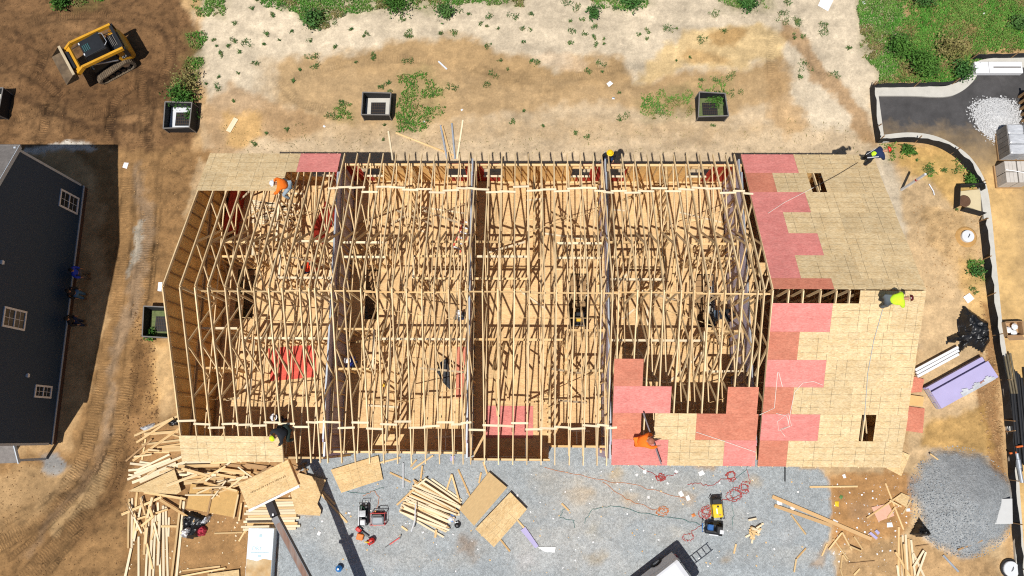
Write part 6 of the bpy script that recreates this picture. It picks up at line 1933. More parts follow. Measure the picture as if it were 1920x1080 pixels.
cord([(1095, 980), (1110, 955), (1150, 948), (1200, 960), (1280, 975), (1320, 985)], .012, HG, 'teal hose running to the blue compressor', seed=6)
cord([(1130, 905), (1175, 935), (1220, 955)] + loops(1246, 958, 9, 2, 5), .011, HO_, 'orange hose coil in the middle of the gravel', seed=7)
cord([(1375, 985), (1374, 950), (1376, 900), (1408, 872)], .011, HG, 'green hose running up to the roof edge', seed=8)
cord([(1318, 983), (1295, 998)] + loops(1292, 1006, 10, 1, 6), .012, HR, 'red hose loop between the compressor and the van', seed=9)
cord(loops(1320, 960, 10, 4, 7), .013, HR, 'coiled red hose left of the yellow generator', seed=10)
cord([(680, 930), (700, 920), (712, 935), (706, 955)], .011, HO_, 'thin orange hose above the red generator', seed=11)
cord([(640, 920), (680, 925), (720, 915)], .011, HG, 'teal hose below the lone sheet', seed=12)
cord([(1060, 950), (1050, 970), (1075, 975), (1078, 990)], .011, HG, 'teal cord loop beside the small wooden block', seed=13)
# cords on the roof
def roof_cord(pts, label, m=None, r=.012, side='S'):
    P = []
    for px, py in pts:
        z = 7.0
        for _ in range(12):
            p = at(px, py, z); z = zroof(p.y) + .03
        P.append(at(px, py, z))
    return tag(MB().tube(P, r, 5).build('cord', m or HW), label, 'cord')
roof_cord([(1424, 778), (1452, 765), (1458, 698), (1460, 697), (1467, 725)], 'white cord lying on the red sheets of the right roof')
roof_cord([(1478, 793), (1490, 735), (1505, 718), (1525, 715), (1543, 722)], 'white cord curving over the pink roof sheet')
roof_cord([(1455, 775), (1475, 780), (1480, 800), (1460, 808), (1458, 790), (1478, 775), (1484, 798), (1462, 805), (1472, 818)], 'tangled white cord coil on the pink roof sheet')
roof_cord([(1305, 810), (1360, 828), (1418, 848)], 'thin white line across the lower red sheets')
roof_cord([(1655, 580), (1638, 640), (1627, 700), (1622, 770), (1620, 790)], 'long blue safety line running down from the lime-shirted roofer', mat('pale_rope', lin(176, 186, 190, .8), .6))
roof_cord([(1608, 305), (1570, 328), (1525, 352)], 'dark safety line from the roofer at the top right to the roof hole', HK, .016)
roof_cord([(1525, 352), (1470, 380), (1440, 400)], 'pale end of the safety line across the pink sheets')
# ------------------------------------------------------------------ people
POSES = {
 'stand': dict(pelvis=(0, 0, .96), chest=(0, 0, 1.28), neck=(.02, 0, 1.48), chin=(.04, 0, 1.57), crown=(.04, 0, 1.70), sh=(0, .18, 1.42), el=(-.02, .27, 1.14), wr=(.10, .25, .92), hip=(0, .10, .92), kn=(.04, .11, .50), an=(0, .12, .09), toe=(.17, .14, .04)),
 'bend': dict(pelvis=(-.05, 0, .90), chest=(.26, 0, 1.06), neck=(.44, 0, 1.14), chin=(.53, 0, 1.17), crown=(.64, 0, 1.22), sh=(.38, .18, 1.10), el=(.50, .27, .86), wr=(.64, .22, .64), hip=(-.04, .10, .87), kn=(.10, .13, .47), an=(.0, .14, .09), toe=(.17, .16, .04)),
 'crouch': dict(pelvis=(-.08, 0, .42), chest=(.14, 0, .68), neck=(.26, 0, .85), chin=(.33, 0, .91), crown=(.38, 0, 1.04), sh=(.22, .18, .80), el=(.40, .28, .58), wr=(.58, .20, .42), hip=(-.07, .11, .40), kn=(.34, .20, .44), an=(.10, .19, .09), toe=(.27, .21, .04)),
 'sit': dict(pelvis=(-.12, 0, .16), chest=(-.04, 0, .50), neck=(.04, 0, .70), chin=(.09, 0, .78), crown=(.11, 0, .92), sh=(.0, .18, .64), el=(.16, .28, .44), wr=(.36, .20, .36), hip=(-.10, .11, .15), kn=(.34, .19, .36), an=(.62, .16, .09), toe=(.76, .18, .14)),
 'straddle': dict(pelvis=(0, 0, .25), chest=(.20, 0, .50), neck=(.36, 0, .62), chin=(.44, 0, .66), crown=(.54, 0, .74), sh=(.30, .19, .60), el=(.46, .32, .38), wr=(.66, .30, .18), hip=(0, .12, .22), kn=(.30, .36, .05), an=(.12, .40, -.30), toe=(.26, .44, -.36)),
}
RAD = dict(pelvis=.135, chest=.15, neck=.055, chin=.078, crown=.085, sh=.075, el=.046, wr=.032, hip=.095, kn=.062, an=.045, toe=.042)
def skinned(name, verts, edges, radii, m, parent, W, root=0, sub=1):
    me = bpy.data.meshes.new(name); me.from_pydata(verts, edges, []); me.materials.append(m)
    o = link(name, me, W, parent)
    sk = o.modifiers.new('skin', 'SKIN')
    if not me.skin_vertices: return o
    for v, r_ in zip(me.skin_vertices[0].data, radii): v.radius = (r_, r_)
    me.skin_vertices[0].data[root].use_root = True
    sk.use_smooth_shade = True
    sm = o.modifiers.new('smooth', 'SUBSURF'); sm.levels = sub; sm.render_levels = sub
    return o
CL = {}
def cloth(nm, rgb, k=.8):
    if nm not in CL: CL[nm] = mat('cloth_' + nm, lin(*rgb, k), .85, .12, 9, bump=.01, bscale=9)
    return CL[nm]
def person(label, foot, rz, pose, shirt, trousers, hat, sleeve=True, scale=1.0, vest=None, arm_up=False, brim=True):
    P = {k: Vector(v) * scale for k, v in POSES[pose].items()}
    t = thing('person', label, 'person', foot, rz)
    W = WM[t]
    V, E, R = [], [], []
    ix = {}
    def add(nm, p, r_, to=None):
        ix[nm] = len(V); V.append(tuple(p)); R.append(r_ * scale)
        if to is not None: E.append((ix[to], ix[nm]))
    add('pelvis', P['pelvis'], RAD['pelvis'])
    add('chest', P['chest'], RAD['chest'], 'pelvis'); add('neck', P['neck'], RAD['neck'], 'chest'); add('chin', P['chin'], RAD['chin'], 'neck'); add('crown', P['crown'], RAD['crown'], 'chin')
    mir = lambda p, s: Vector((p.x, p.y * s, p.z))
    for s, n_ in ((1, 'l'), (-1, 'r')):
        add('sh' + n_, mir(P['sh'], s), RAD['sh'], 'chest')
        e, w_ = mir(P['el'], s), mir(P['wr'], s)
        if arm_up and s < 0: e, w_ = mir(P['sh'], s) + Vector((.22, s * .12, .02)), mir(P['sh'], s) + Vector((.46, s * .08, -.04))
        add('el' + n_, e, RAD['el'], 'sh' + n_); add('wr' + n_, w_, RAD['wr'], 'el' + n_)
        d = (w_ - e).normalized(); pl = w_ + d * .07; side = Vector((0, 1, 0)).cross(d).normalized() if abs(d.y) < .9 else Vector((1, 0, 0))
        add('palm' + n_, pl, .036, 'wr' + n_)
        for f in range(4):      # fingers, slightly curled and unequal
            sp = side * ((f - 1.5) * .019); ln = (.060, .072, .068, .052)[f]
            add('f%d' % f + n_, pl + d * .035 + sp, .0095, 'palm' + n_)
            add('g%d' % f + n_, pl + d * (.035 + ln) + sp * 1.1 + Vector((0, -s * .018, -.012)), .0085, 'f%d' % f + n_)
        add('th' + n_, pl + side * .045 - d * .005 + Vector((0, -s * .012, 0)), .011, 'palm' + n_)
        add('ti' + n_, pl + side * .060 + d * .035 + Vector((0, -s * .02, -.008)), .009, 'th' + n_)
        add('hip' + n_, mir(P['hip'], s), RAD['hip'], 'pelvis'); add('kn' + n_, mir(P['kn'], s), RAD['kn'], 'hip' + n_)
        add('an' + n_, mir(P['an'], s), RAD['an'], 'kn' + n_); add('toe' + n_, mir(P['toe'], s), RAD['toe'], 'an' + n_)
    thin = {i for q, i in ix.items() if q in ('pelvis', 'chest') or q[:-1] in ('sh', 'el', 'hip', 'kn', 'an', 'toe')}
    skinned('body', V, E, [r_ * (.70 if i in thin else 1) for i, r_ in enumerate(R)], SKIN, t, W)
    def sub(nm, keys, links, grow, m, root):
        k = {q: i for i, q in enumerate(keys)}
        return skinned(nm, [V[ix[q]] for q in keys], [(k[a], k[b]) for a, b in links], [R[ix[q]] + grow for q in keys], m, t, W, k[root])
    keys = ['pelvis', 'chest'] + [a + n_ for n_ in 'lr' for a in ('sh', 'el')]; links = [('pelvis', 'chest')] + [('chest', 'sh' + n_) for n_ in 'lr'] + [('sh' + n_, 'el' + n_) for n_ in 'lr']
    if sleeve: keys += ['wrl', 'wrr']; links += [('ell', 'wrl'), ('elr', 'wrr')]
    sub('shirt', keys, links, .034, shirt, 'chest')
    keys = ['pelvis'] + [a + n_ for n_ in 'lr' for a in ('hip', 'kn', 'an')]
    links = [('pelvis', 'hip' + n_) for n_ in 'lr'] + [('hip' + n_, 'kn' + n_) for n_ in 'lr'] + [('kn' + n_, 'an' + n_) for n_ in 'lr']
    sub('trousers', keys, links, .024, trousers, 'pelvis')
    for n_ in 'lr':
        skinned('boot', [V[ix['an' + n_]], V[ix['toe' + n_]]], [(0, 1)], [.062 * scale, .055 * scale], mat('boot_leather', lin(120, 92, 66, .7), .8, .2, 8), t, W)
    up = (P['crown'] - P['chin']).normalized(); fw = Vector((1, 0, 0)); fw = (fw - up * fw.dot(up)).normalized(); lf = up.cross(fw)
    HB = Matrix((fw, lf, up)).transposed()
    hc = P['crown']
    if hat is not None:
        h = MB().lathe([(.132, .0), (.130, .04), (.112, .085), (.07, .115), (.015, .125)], hc + up * .01, 16, HB).build('hat', hat, t)
        if brim: MB().lathe([(.155, -.004), (.165, .004), (.13, .012)], hc + up * .012 + fw * .012, 16, HB).build('brim', hat, h)
    else:
        MB().lathe([(.098, -.03), (.104, .02), (.09, .07), (.05, .098), (.01, .105)], hc, 14, HB).build('hair', mat('dark_hair', (.015, .012, .010), .7, .3, 20), t)
    fc = P['chin'].lerp(P['crown'], .35)
    MB().tube([fc + fw * .075 + up * .02, fc + fw * .105 - up * .01], [.010, .016], 6).build('nose', SKIN, t)
    for s in (-1, 1):
        MB().lathe([(.004, -.011), (.012, 0), (.004, .011)], fc + fw * .082 + lf * s * .030 + up * .035, 6, HB).build('eye', MBLACK, t)
        MB().lathe([(.006, -.03), (.014, 0), (.008, .03)], fc + lf * s * .092 + up * .02, 6, HB).build('ear', SKIN, t)
    MB().box(tuple(fc + fw * .078 - up * .045), (.012, .045, .010)).build('mouth', mat('lips', lin(150, 90, 80, .8), .6), t)
    if vest:
        k_ = ['pelvis', 'chest']
        sub('vest', k_, [('pelvis', 'chest')], .045, vest, 'chest')
        for s in (-1, 1):
            a_, b_ = P['chest'] + Vector((-.05, s * .10, .05)), P['pelvis'] + Vector((-.10, s * .08, .08))
            MB().beam(a_ + (a_ - P['chest']).normalized() * .12, b_ + Vector((-.10, 0, 0)), .05, .012, (1, 0, .3)).build('reflective_band', PVC, t)
    return t
def on_roof(px, py):
    z = 7.0
    for _ in range(12):
        p = at(px, py, z); z = zroof(p.y) + .02
    return at(px, py, z)
HW_ = mat('white_helmet', lin(236, 238, 242, .85), .35, .02, 2); HY_ = mat('yellow_helmet', lin(246, 200, 30, .85), .35, .02, 2); HL_ = mat('lime_cap', lin(214, 240, 50, .85), .6, .04, 4)
HB_ = mat('maroon_helmet', lin(92, 30, 34, .8), .25, .03, 2); HRd = mat('red_helmet', lin(214, 50, 36, .85), .35, .03, 2)
ORG = cloth('orange', (248, 120, 30), .9); LIME = cloth('lime', (200, 240, 50), .9); NAVY = cloth('navy', (30, 46, 84)); DENIM = cloth('denim', (92, 112, 132)); BLK = cloth('black', (34, 36, 42)); GREYT = cloth('grey', (96, 104, 108)); BLUE = cloth('blue', (40, 70, 190)); REDO = cloth('redorange', (236, 72, 36), .9)
LJ = cloth('pale_denim', (150, 168, 180))
person('roofer in an orange shirt and white helmet leaning over the trusses', on_roof(545, 353) + Vector((0, 0, .12)), math.pi + .1, 'straddle', ORG, LJ, HW_)
person('worker in a yellow helmet at the back eave above the third party wall', (3.34, 7.18, 4.25), -math.pi / 2, 'stand', BLK, NAVY, HY_)
person('roofer in a lime vest and red helmet at the top right roof edge', on_roof(1617, 305), .25, 'bend', NAVY, BLK, HRd, vest=LIME)
person('roofer in a lime jacket and maroon helmet sitting near the ridge', on_roof(1648, 570), .05, 'bend', LIME, GREYT, HB_)
person('roofer in a bright orange top working at the hole in the front roof', on_roof(1196, 828), .12, 'crouch', ORG, cloth('orange_trousers', (244, 126, 36), .9), mat('copper_cap', lin(176, 110, 84, .8), .7), arm_up=True)
person('worker in black with a lime cap bending at the front left eave', on_roof(541, 806), math.pi + .7, 'straddle', BLK, cloth('dark_green', (30, 44, 40)), HL_, brim=False)
def floor_at(px, py): 
    p = at(px, py, ZF + .01); return p
person('worker in a blue shirt and white helmet inside the second unit', floor_at(668, 684), 2.6, 'stand', BLUE, NAVY, HW_)
person('worker in dark blue and a white helmet near the front of the leftmost unit', floor_at(534, 786), 1.2, 'stand', NAVY, BLK, HW_)
person('worker in a red-orange shirt crouching inside the leftmost unit', floor_at(580, 508), .4, 'crouch', REDO, NAVY, None)
person('worker in grey with a white helmet beside the second party wall', floor_at(866, 600), 2.0, 'stand', GREYT, NAVY, HW_)
person('worker in black in the shade of the fourth unit', floor_at(1338, 596), 0, 'bend', BLK, DENIM, None)
g0 = at(166, 519); person('man in a bright blue jacket and grey trousers standing against the dark house', (g0.x, g0.y, 0), 0.2, 'stand', cloth('royal', (40, 70, 210)), cloth('greybrown', (100, 96, 92)), None)
g0 = at(160, 556); person('person in a black top and blue jeans against the dark house', (g0.x, g0.y, 0), -.2, 'stand', BLK, cloth('jeans', (80, 120, 160)), None)
g0 = at(158, 607); person('person in dark clothes with arms out, lowest of the three by the house', (g0.x, g0.y, 0), .4, 'stand', BLK, NAVY, None)
# ladder for the worker at the back wall
lad2 = thing('ladder', 'ladder leaning on the back wall at the third party wall', 'ladder', (3.32, 7.6, 0))
a_, b_ = Vector((3.32, 8.3, 0)), Vector((3.32, 7.25, 5.7))
for s in (-.2, .2): beam('rail', a_ + Vector((s, 0, 0)), b_ + Vector((s, 0, 0)), .03, .08, GALV, lad2, (0, 1, .2))
for k in range(18):
    p = a_.lerp(b_, (k + .5) / 18); beam('rung', p - Vector((.2, 0, 0)), p + Vector((.2, 0, 0)), .035, .035, GALV, lad2)
# pole tool of the orange roofer
p0, p1 = on_roof(1204, 775) + Vector((0, 0, .3)), on_roof(1238, 870) + Vector((0, 0, .25))
tag(beam('pole', p0, p1, .05, .05, mat('grey_pole', lin(130, 122, 126, .8), .5)), 'long grey pole held by the orange roofer across the roof hole', 'pole')
# ------------------------------------------------------------------ grass and shrubs
def leaf_mat(name, col, tint, trans=.25):
    m = mat(name, col, .7, .35, 2.5, tint=tint, spec=.2)
    b = m.node_tree.nodes['Principled BSDF']
    return m
G1 = leaf_mat('grass_green', lin(92, 152, 56, .78), lin(118, 156, 70, .78))
G2 = leaf_mat('grass_dry', lin(168, 154, 100, .68), lin(140, 140, 76, .65))
G3 = leaf_mat('leaf_bright', lin(96, 142, 58, .66), lin(66, 112, 44, .62))
G4 = leaf_mat('leaf_dark', lin(72, 120, 56, .68), lin(98, 136, 70, .68))
def blades(P, H, mats_idx, name, mats, label, cat, rr, width=.018, spread=.6, leaf=False):
    """P: (n,3) roots; every blade one bent strip of two triangles"""
    n = len(P); a = rr.random(n) * 6.283; ln = H * (.55 + .9 * rr.random(n)); out = spread * (.3 + rr.random(n)) * ln
    dx, dy = np.cos(a), np.sin(a); wv = width * (.6 + .9 * rr.random(n))
    px_, py_ = -dy * wv, dx * wv
    b0 = P + np.stack([px_, py_, np.zeros(n)], -1); b1 = P - np.stack([px_, py_, np.zeros(n)], -1)
    mid = P + np.stack([dx * out * .45, dy * out * .45, ln * .65], -1)
    m0 = mid + np.stack([px_, py_, np.zeros(n)], -1) * (1.3 if leaf else .8); m1 = mid - np.stack([px_, py_, np.zeros(n)], -1) * (1.3 if leaf else .8)
    tp_ = P + np.stack([dx * out, dy * out, ln * .8], -1)
    V = np.stack([b0, b1, m1, m0, tp_], 1).reshape(-1, 3)
    I_ = np.arange(n) * 5
    F = [tuple(q) for q in np.stack([I_, I_ + 1, I_ + 2, I_ + 3], -1).tolist()] + [tuple(q) for q in np.stack([I_ + 3, I_ + 2, I_ + 4], -1).tolist()]
    me = bpy.data.meshes.new(name); me.from_pydata(V.tolist(), [], F)
    for m in mats: me.materials.append(m)
    mi = np.concatenate([mats_idx, mats_idx]).astype(np.int32)
    me.polygons.foreach_set('material_index', mi)
    me.update()
    o = link(name, me); o['kind'] = 'stuff'; o['label'] = label; o['category'] = cat
    return o
rr = np.random.default_rng(5)
def scatter_poly(pts, dens, clump=.9, fs=2.0, seed=1, thr=0.0):
    """points in a polygon, thinned by a noise so that tufts and bare patches appear"""
    P = wpoly(pts); lo, hi = P.min(0), P.max(0)
    lo = np.maximum(lo, [-36, -16]); hi = np.minimum(hi, [33, 23])
    n = int((hi[0] - lo[0]) * (hi[1] - lo[1]) * dens)
    x = lo[0] + (hi[0] - lo[0]) * rr.random(n); y = lo[1] + (hi[1] - lo[1]) * rr.random(n)
    s = sdf_poly(x + .4 * fbm(x, y, .9, 3, 71), y + .4 * fbm(x, y, .9, 3, 72), P)
    nz = fbm(x, y, fs, 3, seed)
    keep = (s > 0) & (nz + np.clip(s, 0, .6) * .5 > thr + (rr.random(n) - .5) * .3)
    x, y = x[keep], y[keep]
    i = np.clip(np.searchsorted(gx, x), 0, nx - 1); j = np.clip(np.searchsorted(gy, y), 0, ny - 1)
    return np.stack([x, y, Z[i, j]], -1)
roots = []
for k, (pts, d) in enumerate(GRASS):
    roots.append(scatter_poly(pts, 800 * d if d > .65 else 380, seed=100 + k, thr=.30 - .50 * d if d > .65 else .16))
R_ = np.concatenate(roots)
mi = (fbm(R_[:, 0], R_[:, 1], .9, 3, 55) + .5 * (rr.random(len(R_)) - .5) > .30).astype(int)
blades(R_, .15, mi, 'grass', [G1, G2], 'rough green grass and weeds round the building site', 'grass', rr)
# single tufts growing in the bare sand
TUFTS = [(656, 52), (690, 65), (770, 70), (545, 60), (580, 75), (620, 45), (600, 30), (495, 85), (470, 15), (842, 30), (880, 25), (835, 22), (930, 55), (915, 35), (980, 78), (985, 60), (755, 40), (765, 65), (825, 62), (853, 60), (905, 45), (935, 110), (760, 115), (700, 105), (668, 117),
         (1120, 28), (1070, 38), (1075, 58), (1098, 60), (1115, 72), (1132, 85), (1065, 82), (1215, 55), (1248, 55), (1195, 65), (1212, 73), (1340, 25), (1090, 35), (1000, 115), (1010, 118), (1130, 118), (1130, 135), (405, 85), (430, 85), (440, 45), (410, 100), (465, 80), (385, 62), (480, 120), (445, 140), (412, 160), (438, 190),
         (585, 105), (590, 125), (630, 88), (560, 130), (545, 150), (725, 160), (700, 108), (950, 130), (925, 140), (915, 160), (850, 160), (1160, 175), (1165, 218), (1162, 225), (1205, 195), (1230, 195), (985, 210), (960, 225), (1085, 250), (1100, 258), (1020, 235), (500, 250), (540, 245), (480, 270), (1240, 210), (1370, 145), (1380, 175),
         (1560, 140), (1500, 145), (1510, 122), (1490, 40), (1480, 8), (1690, 145), (1742, 320), (1700, 282), (1668, 285), (1722, 298), (1790, 320), (1772, 322), (1795, 395), (1800, 385), (1830, 510), (1825, 500), (1822, 548), (1640, 75), (1630, 60), (1660, 50), (1655, 95), (1680, 30), (620, 215), (650, 200), (720, 235), (765, 230), (810, 175), (800, 225), (775, 155), (1315, 150), (1340, 150), (730, 172), (715, 165), (1340, 235), (1742, 322)]
tr_, ti = [], []
rt_ = random.Random(6)
rx2 = random.Random(9)
for _ in range(45): TUFTS.append((rx2.uniform(380, 1640), abs(rx2.gauss(0, 75))))
for px, py in TUFTS:
    c = at(px + rt_.uniform(-3, 3), py + rt_.uniform(-3, 3)); rad = .05 + .30 * rt_.random() ** 1.8; n = int(24 + 260 * rad)
    lob = [(rt_.uniform(-1, 1) * rad, rt_.uniform(-1, 1) * rad * .7) for _ in range(4)]
    for k in range(n):
        a = rt_.uniform(0, 6.283); d = rad * math.sqrt(rt_.random()); lb = rt_.choice(lob); x, y = c.x + lb[0] + .6 * d * math.cos(a), c.y + lb[1] + .6 * d * math.sin(a)
        tr_.append((x, y, ground_height(x, y))); ti.append(0 if rt_.random() < .85 else 1)
blades(np.array(tr_), .11, np.array(ti), 'weed_tufts', [G4, G2], 'small weed tufts dotted over the bare sand', 'weeds', rr, .013, .8)
# sparse dry straw over the bank above the back wall
st_ = scatter_poly([(420, 235), (900, 245), (1650, 225), (1640, 290), (400, 288)], 22, seed=300, thr=.05)
blades(st_, .10, np.zeros(len(st_), int), 'straw', [G2], 'dry straw on the bank behind the frame', 'straw', rr, .008, 1.2)
# shrubs: stems plus leaf clumps
def shrub(name, label, px, py, rad, h, n, m, seed, group=None):
    c = at(px, py); q = np.random.default_rng(seed); z0 = ground_height(c.x, c.y)
    t = thing(name, label, 'shrub', (c.x, c.y, z0), 0, group)
    st = MB(); tips = []
    for k in range(9):
        a = q.random() * 6.283; d = rad * (.3 + .6 * q.random()); hh = h * (.6 + .5 * q.random())
        p = Vector((d * math.cos(a), d * math.sin(a), hh)); tips.append(p)
        st.tube([(0, 0, 0), p * .5 + Vector((0, 0, hh * .12)), p], [.022, .014, .006], 5)
    st.build('stem', mat('shrub_bark', lin(96, 76, 54, .7), .9), t)['kind'] = 'stuff'
    pts = []
    for k in range(n):
        p = tips[q.integers(len(tips))]; s = rad * .42
        v = q.normal(size=3) * s * np.array([1, 1, .7])
        pts.append((p.x * .8 + v[0], p.y * .8 + v[1], max(.03, p.z * .85 + v[2])))
    P = np.array(pts); nn = len(P)
    nrm = q.normal(size=(nn, 3)) * np.array([1, 1, .8]) + np.array([0, 0, .6]); nrm /= np.linalg.norm(nrm, axis=1)[:, None]
    u = np.cross(nrm, q.normal(size=(nn, 3))); u /= np.linalg.norm(u, axis=1)[:, None]; v = np.cross(nrm, u)
    L_ = (.05 + .06 * q.random(nn))[:, None]; Wd = L_ * .45
    V = np.stack([P - u * L_, P + v * Wd, P + u * L_, P - v * Wd], 1).reshape(-1, 3); I_ = np.arange(nn) * 4
    me = bpy.data.meshes.new('foliage'); me.from_pydata(V.tolist(), [], np.stack([I_, I_ + 1, I_ + 2, I_ + 3], -1).tolist()); me.materials.append(m)
    link('foliage', me, WM[t], t)
    return t
for k, (px, py, rad, h, n, m, l) in enumerate([
    (345, 190, .55, .9, 900, G3, 'bright leafy bush growing behind the left drain box'), (350, 160, .75, .6, 700, G2, 'dry olive brush above the left drain box'), (362, 218, .30, .4, 200, G3, 'small leafy sprout right of the left drain box'),
    (1723, 132, .62, 1.0, 1500, G3, 'round dense green bush just above the curb'), (1682, 95, .55, .9, 1100, G3, 'dense green bush in the middle of the grass corner'), (1795, 138, .5, .7, 700, G4, 'dark spiky bush beside the curb bend'), 
    (1728, 5, .5, .7, 700, G4, 'dark bush at the top edge above the grass corner'), (1905, 45, .4, .5, 450, G4, 'shrub at the right edge of the grass corner'), (1775, 95, .7, .5, 700, G2, 'dry brown brush in the grass corner'),
    (745, 5, .75, .6, 1100, G3, 'bright yellow-green bush at the top edge, left of centre'), (835, 25, .4, .5, 500, G4, 'dark weed clump at the top, left of centre'), (590, 40, .5, .45, 600, G4, 'green weed clump below the top edge at the left'), (120, 8, .45, .6, 700, G3, 'leafy bush at the top edge above the loader'),
    (1180, 8, .55, .45, 700, G4, 'weed clump at the top edge, right of centre'), (1400, 8, .5, .4, 600, G4, 'weed clump at the top edge near the ochre sand'), (1818, 338, .30, .3, 300, G3, 'leafy weed at the fence above the manhole'), (1830, 510, .34, .25, 260, G4, 'weed clump beside the sandy lane fence'),
    (1700, 285, .3, .3, 300, G3, 'sprouting weed below the road end'), (1112, 28, .3, .35, 350, G4, 'small dark bush on the pale sand near the top'), (283, 628, .28, .3, 260, G3, 'grass tuft inside the drain box under the eave'), (1340, 190, .40, .25, 420, G3, 'weeds filling the overgrown drain box')]):
    shrub('shrub', l, px, py, rad, h, n, m, 400 + k)
# ------------------------------------------------------------------ litter on the yard
r = random.Random(21)
def scrap(px, py, s, m, label, rz=None):
    c = at(px, py); z = ground_height(c.x, c.y)
    W = Matrix.Translation((c.x, c.y, z + .012)) @ Matrix.Rotation(r.uniform(0, 3.1) if rz is None else rz, 4, 'Z')
    k = s / 2
    mb = MB().add([(-k, -k * .7, 0), (k, -k * .8, .01), (k * .9, k * .7, .004), (-k * .8, k * .75, .02), (0, 0, .03 + .05 * s)], [(0, 1, 4), (1, 2, 4), (2, 3, 4), (3, 0, 4), (3, 2, 1, 0)])
    return tag(mb.build('scrap', m, None, W), label, 'scrap')
for px, py, s, l in ((1315, 887, .3, 'white square of paper below the middle of the roof edge'), (1277, 926, .28, 'white paper left of the coiled red hose'), (1290, 934, .26, 'crumpled white paper by the orange cord'), (1209, 884, .22, 'pale rag below the pink roof sheets'), (1194, 890, .15, 'small white rag left of the red hose coil'),
                     (1268, 884, .18, 'crumpled plastic right of the red hose coil'), (1252, 906, .13, 'white scrap below the red hose coil'), (1216, 932, .15, 'white scrap in the middle of the gravel'), (970, 929, .13, 'white scrap right of the pale yard sheet'), (1143, 157, .32, 'white bag lying on the damp sand'),
                     (1150, 184, .16, 'grey bag on the damp sand'), (1548, 5, .9, 'pale sheet at the top edge'), (1620, 5, .25, 'white bag at the top edge beside the grass'), (1846, 25, .2, 'white scrap in the grass top right'), (608, 237, .15, 'white scrap left of the middle drain box'),
                     (866, 206, .14, 'white scrap right of the middle drain box'), (795, 228, .12, 'tiny white scrap below the grass by the drain'), (1668, 984, .3, 'white paper below the pink offcut'), (1462, 943, .28, 'white paper tucked between the beams'), (1486, 953, .22, 'folded paper beside the shorter beam'),
                     (1566, 979, .26, 'white paper on the longer beam'), (1583, 893, .2, 'white scrap below the lower right roof edge'), (1703, 956, .2, 'crumpled plastic left of the gravel heap'), (1577, 932, .2, 'green bottle on the orange dirt'), (1569, 945, .26, 'yellow rag on the orange dirt'),
                     (604, 977, .12, 'white scrap on the gravel beside the lumber stack'), (655, 962, .14, 'pale square scrap in the boom shadow'), (598, 1000, .2, 'white rag on the gravel right of the boom'), (1300, 966, .2, 'orange-white rag by the hoses'), (1700, 748, .2, 'white scrap beside the wallboard stack'),
                     (793, 998, .12, 'white cup below the fanned boards'), (850, 1002, .1, 'white scrap below the black helmet'), (235, 310, .35, 'white paper scrap beside the house shadow'), (390, 995, .0, '')):
    if not s: continue
    m = {'green': mat('green_glass', lin(110, 150, 90, .7), .3), 'yellow': MATS['yellow_case'], 'grey': GALV, 'orange': HO_}.get(l.split()[0].split('-')[0], PAPER)
    scrap(px, py, s, m, l)
crumpled('trash_bag', 'black trash bag with white sacks beside the left lumber pile', 'bag', [(343, 962), (360, 958), (385, 968), (394, 975), (385, 985), (372, 1008), (350, 1010), (342, 990)], .3, TARP, 31, 20)
crumpled('white_sack', 'white sack lying on the black trash bag', 'sack', [(346, 990), (356, 986), (363, 988), (360, 1002), (350, 1008), (344, 1004)], .5, PAPER, 33, 12)
crumpled('plastic_wrap', 'wad of clear plastic above the red plaid shirt', 'plastic', [(376, 980), (388, 966), (398, 966), (392, 978), (382, 984)], .35, WRAP, 35, 12)
crumpled('red_shirt', 'red checked shirt thrown beside the trash bag', 'shirt', [(371, 990), (382, 984), (390, 992), (384, 1004), (374, 1006)], .3, mat('red_check', lin(190, 60, 80, .8), .8, .4, 14), 36, 14)
crumpled('clear_wrap', 'shiny plastic wrap at the top of the left pile', 'plastic', [(263, 803), (275, 797), (290, 793), (290, 800), (272, 808)], .2, WRAP, 37, 14)
crumpled('black_wrap', 'black and white packaging under the left corner of the frame', 'plastic', [(316, 792), (330, 784), (336, 790), (335, 797), (318, 799)], .2, TARP, 38, 12)
# torn paper flakes by the thousand on gravel and dirt, too small to pick apart
def flake_field(name, n, poly, smin, smax, m, seed, label):
    rr = np.random.default_rng(seed); P = wpoly(poly); lo, hi = P.min(0), P.max(0)
    V, F = [], []
    while len(V) < n * 4:
        x, y = lo + (hi - lo) * rr.random(2)
        if sdf_poly(np.array([x]), np.array([y]), P)[0] < 0: continue
        s = smin + (smax - smin) * rr.random() ** 3; a = rr.random() * 3.1; z = ground_height(x, y) + .012
        for k in range(4):
            t = a + k * 1.57 + rr.normal() * .25
            V.append((x + s * math.cos(t), y + s * math.sin(t), z + rr.random() * .02))
        F.append(tuple(range(len(V) - 4, len(V))))
    me = bpy.data.meshes.new(name); me.from_pydata(V, [], F); me.materials.append(m)
    o = link(name, me); o['kind'] = 'stuff'; o['label'] = label; o['category'] = 'litter'
GY_ = [(560, 880), (1440, 885), (1550, 900), (1555, 1075), (560, 1075)]
flake_field('paper_flakes', 170, GY_, .012, .06, PAPER, 1, 'small white flakes littering the gravel yard')
flake_field('wood_flakes', 260, GY_, .012, .06, LUM, 2, 'small wood chips littering the gravel yard')
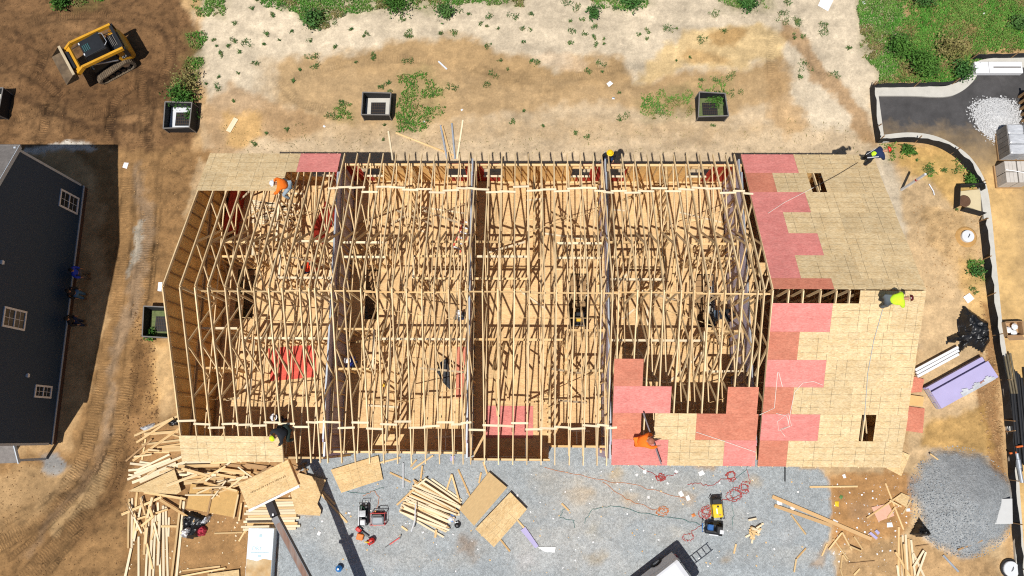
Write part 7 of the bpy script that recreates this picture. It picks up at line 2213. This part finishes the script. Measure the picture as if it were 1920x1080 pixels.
flake_field('wood_chips', 260, [(240, 850), (540, 880), (560, 960), (460, 1075), (240, 1075)], .012, .07, LUMB, 3, 'wood chips round the left lumber piles')
flake_field('pale_flakes', 150, [(1560, 890), (1700, 890), (1700, 1075), (1560, 1075)], .012, .06, PAPER, 4, 'small white flakes on the orange dirt')
# clods of earth
CLOD = mat('earth_clod', lin(128, 96, 62, .8), .95, .3, 6, bump=.01)
CLODT = mat('sandy_clod', lin(176, 140, 96, .8), .95, .3, 6)
def in_poly(poly):
    P = wpoly(poly); lo, hi = P.min(0), P.max(0)
    def f(rr):
        for _ in range(20):
            x, y = lo + (hi - lo) * rr.random(2)
            if sdf_poly(np.array([x]), np.array([y]), P)[0] > 0: return (x, y, ground_height(x, y) + .005)
        return None
    return f
for poly, n, a, b, m, l in (([(0, 0), (345, 10), (350, 60), (375, 180), (330, 290), (0, 265)], 2200, .012, .055, CLOD, 'brown clods strewn over the churned mud'),
                            ([(250, 560), (290, 640), (300, 800), (240, 900), (200, 960), (210, 860), (240, 740)], 900, .015, .07, CLOD, 'brown clods along the wheel track'),
                            ([(232, 290), (380, 290), (300, 540), (230, 600)], 700, .01, .05, CLODT, 'sandy clods between the house and the frame'),
                            ([(1838, 560), (1866, 620), (1888, 900), (1862, 900), (1828, 720)], 700, .02, .10, CLODT, 'sandy clods beside the silt fence'),
                            ([(1710, 380), (1840, 400), (1845, 560), (1740, 560)], 500, .01, .05, CLODT, 'sandy clods on the right of the frame'),
                            ([(0, 860), (240, 860), (230, 1080), (0, 1080)], 700, .01, .05, CLOD, 'brown clods on the curving dirt track')):
    stone_field('clods', n, in_poly(poly), a, b, m, n, l, 'clods')
stone_field('gravel', 5200, lambda rr: (lambda a, d: (mc.x + d * MR * math.cos(a), mc.y + d * MR * math.sin(a), ground_height(mc.x + d * MR * math.cos(a), mc.y + d * MR * math.sin(a)) + .004))(rr.random() * 6.283, math.sqrt(rr.random()) * 1.02), .015, .045,
            mat('grey_stone', lin(160, 167, 172, .78), .9, .35, 6), 77, 'loose grey stones covering the gravel heap', 'gravel')
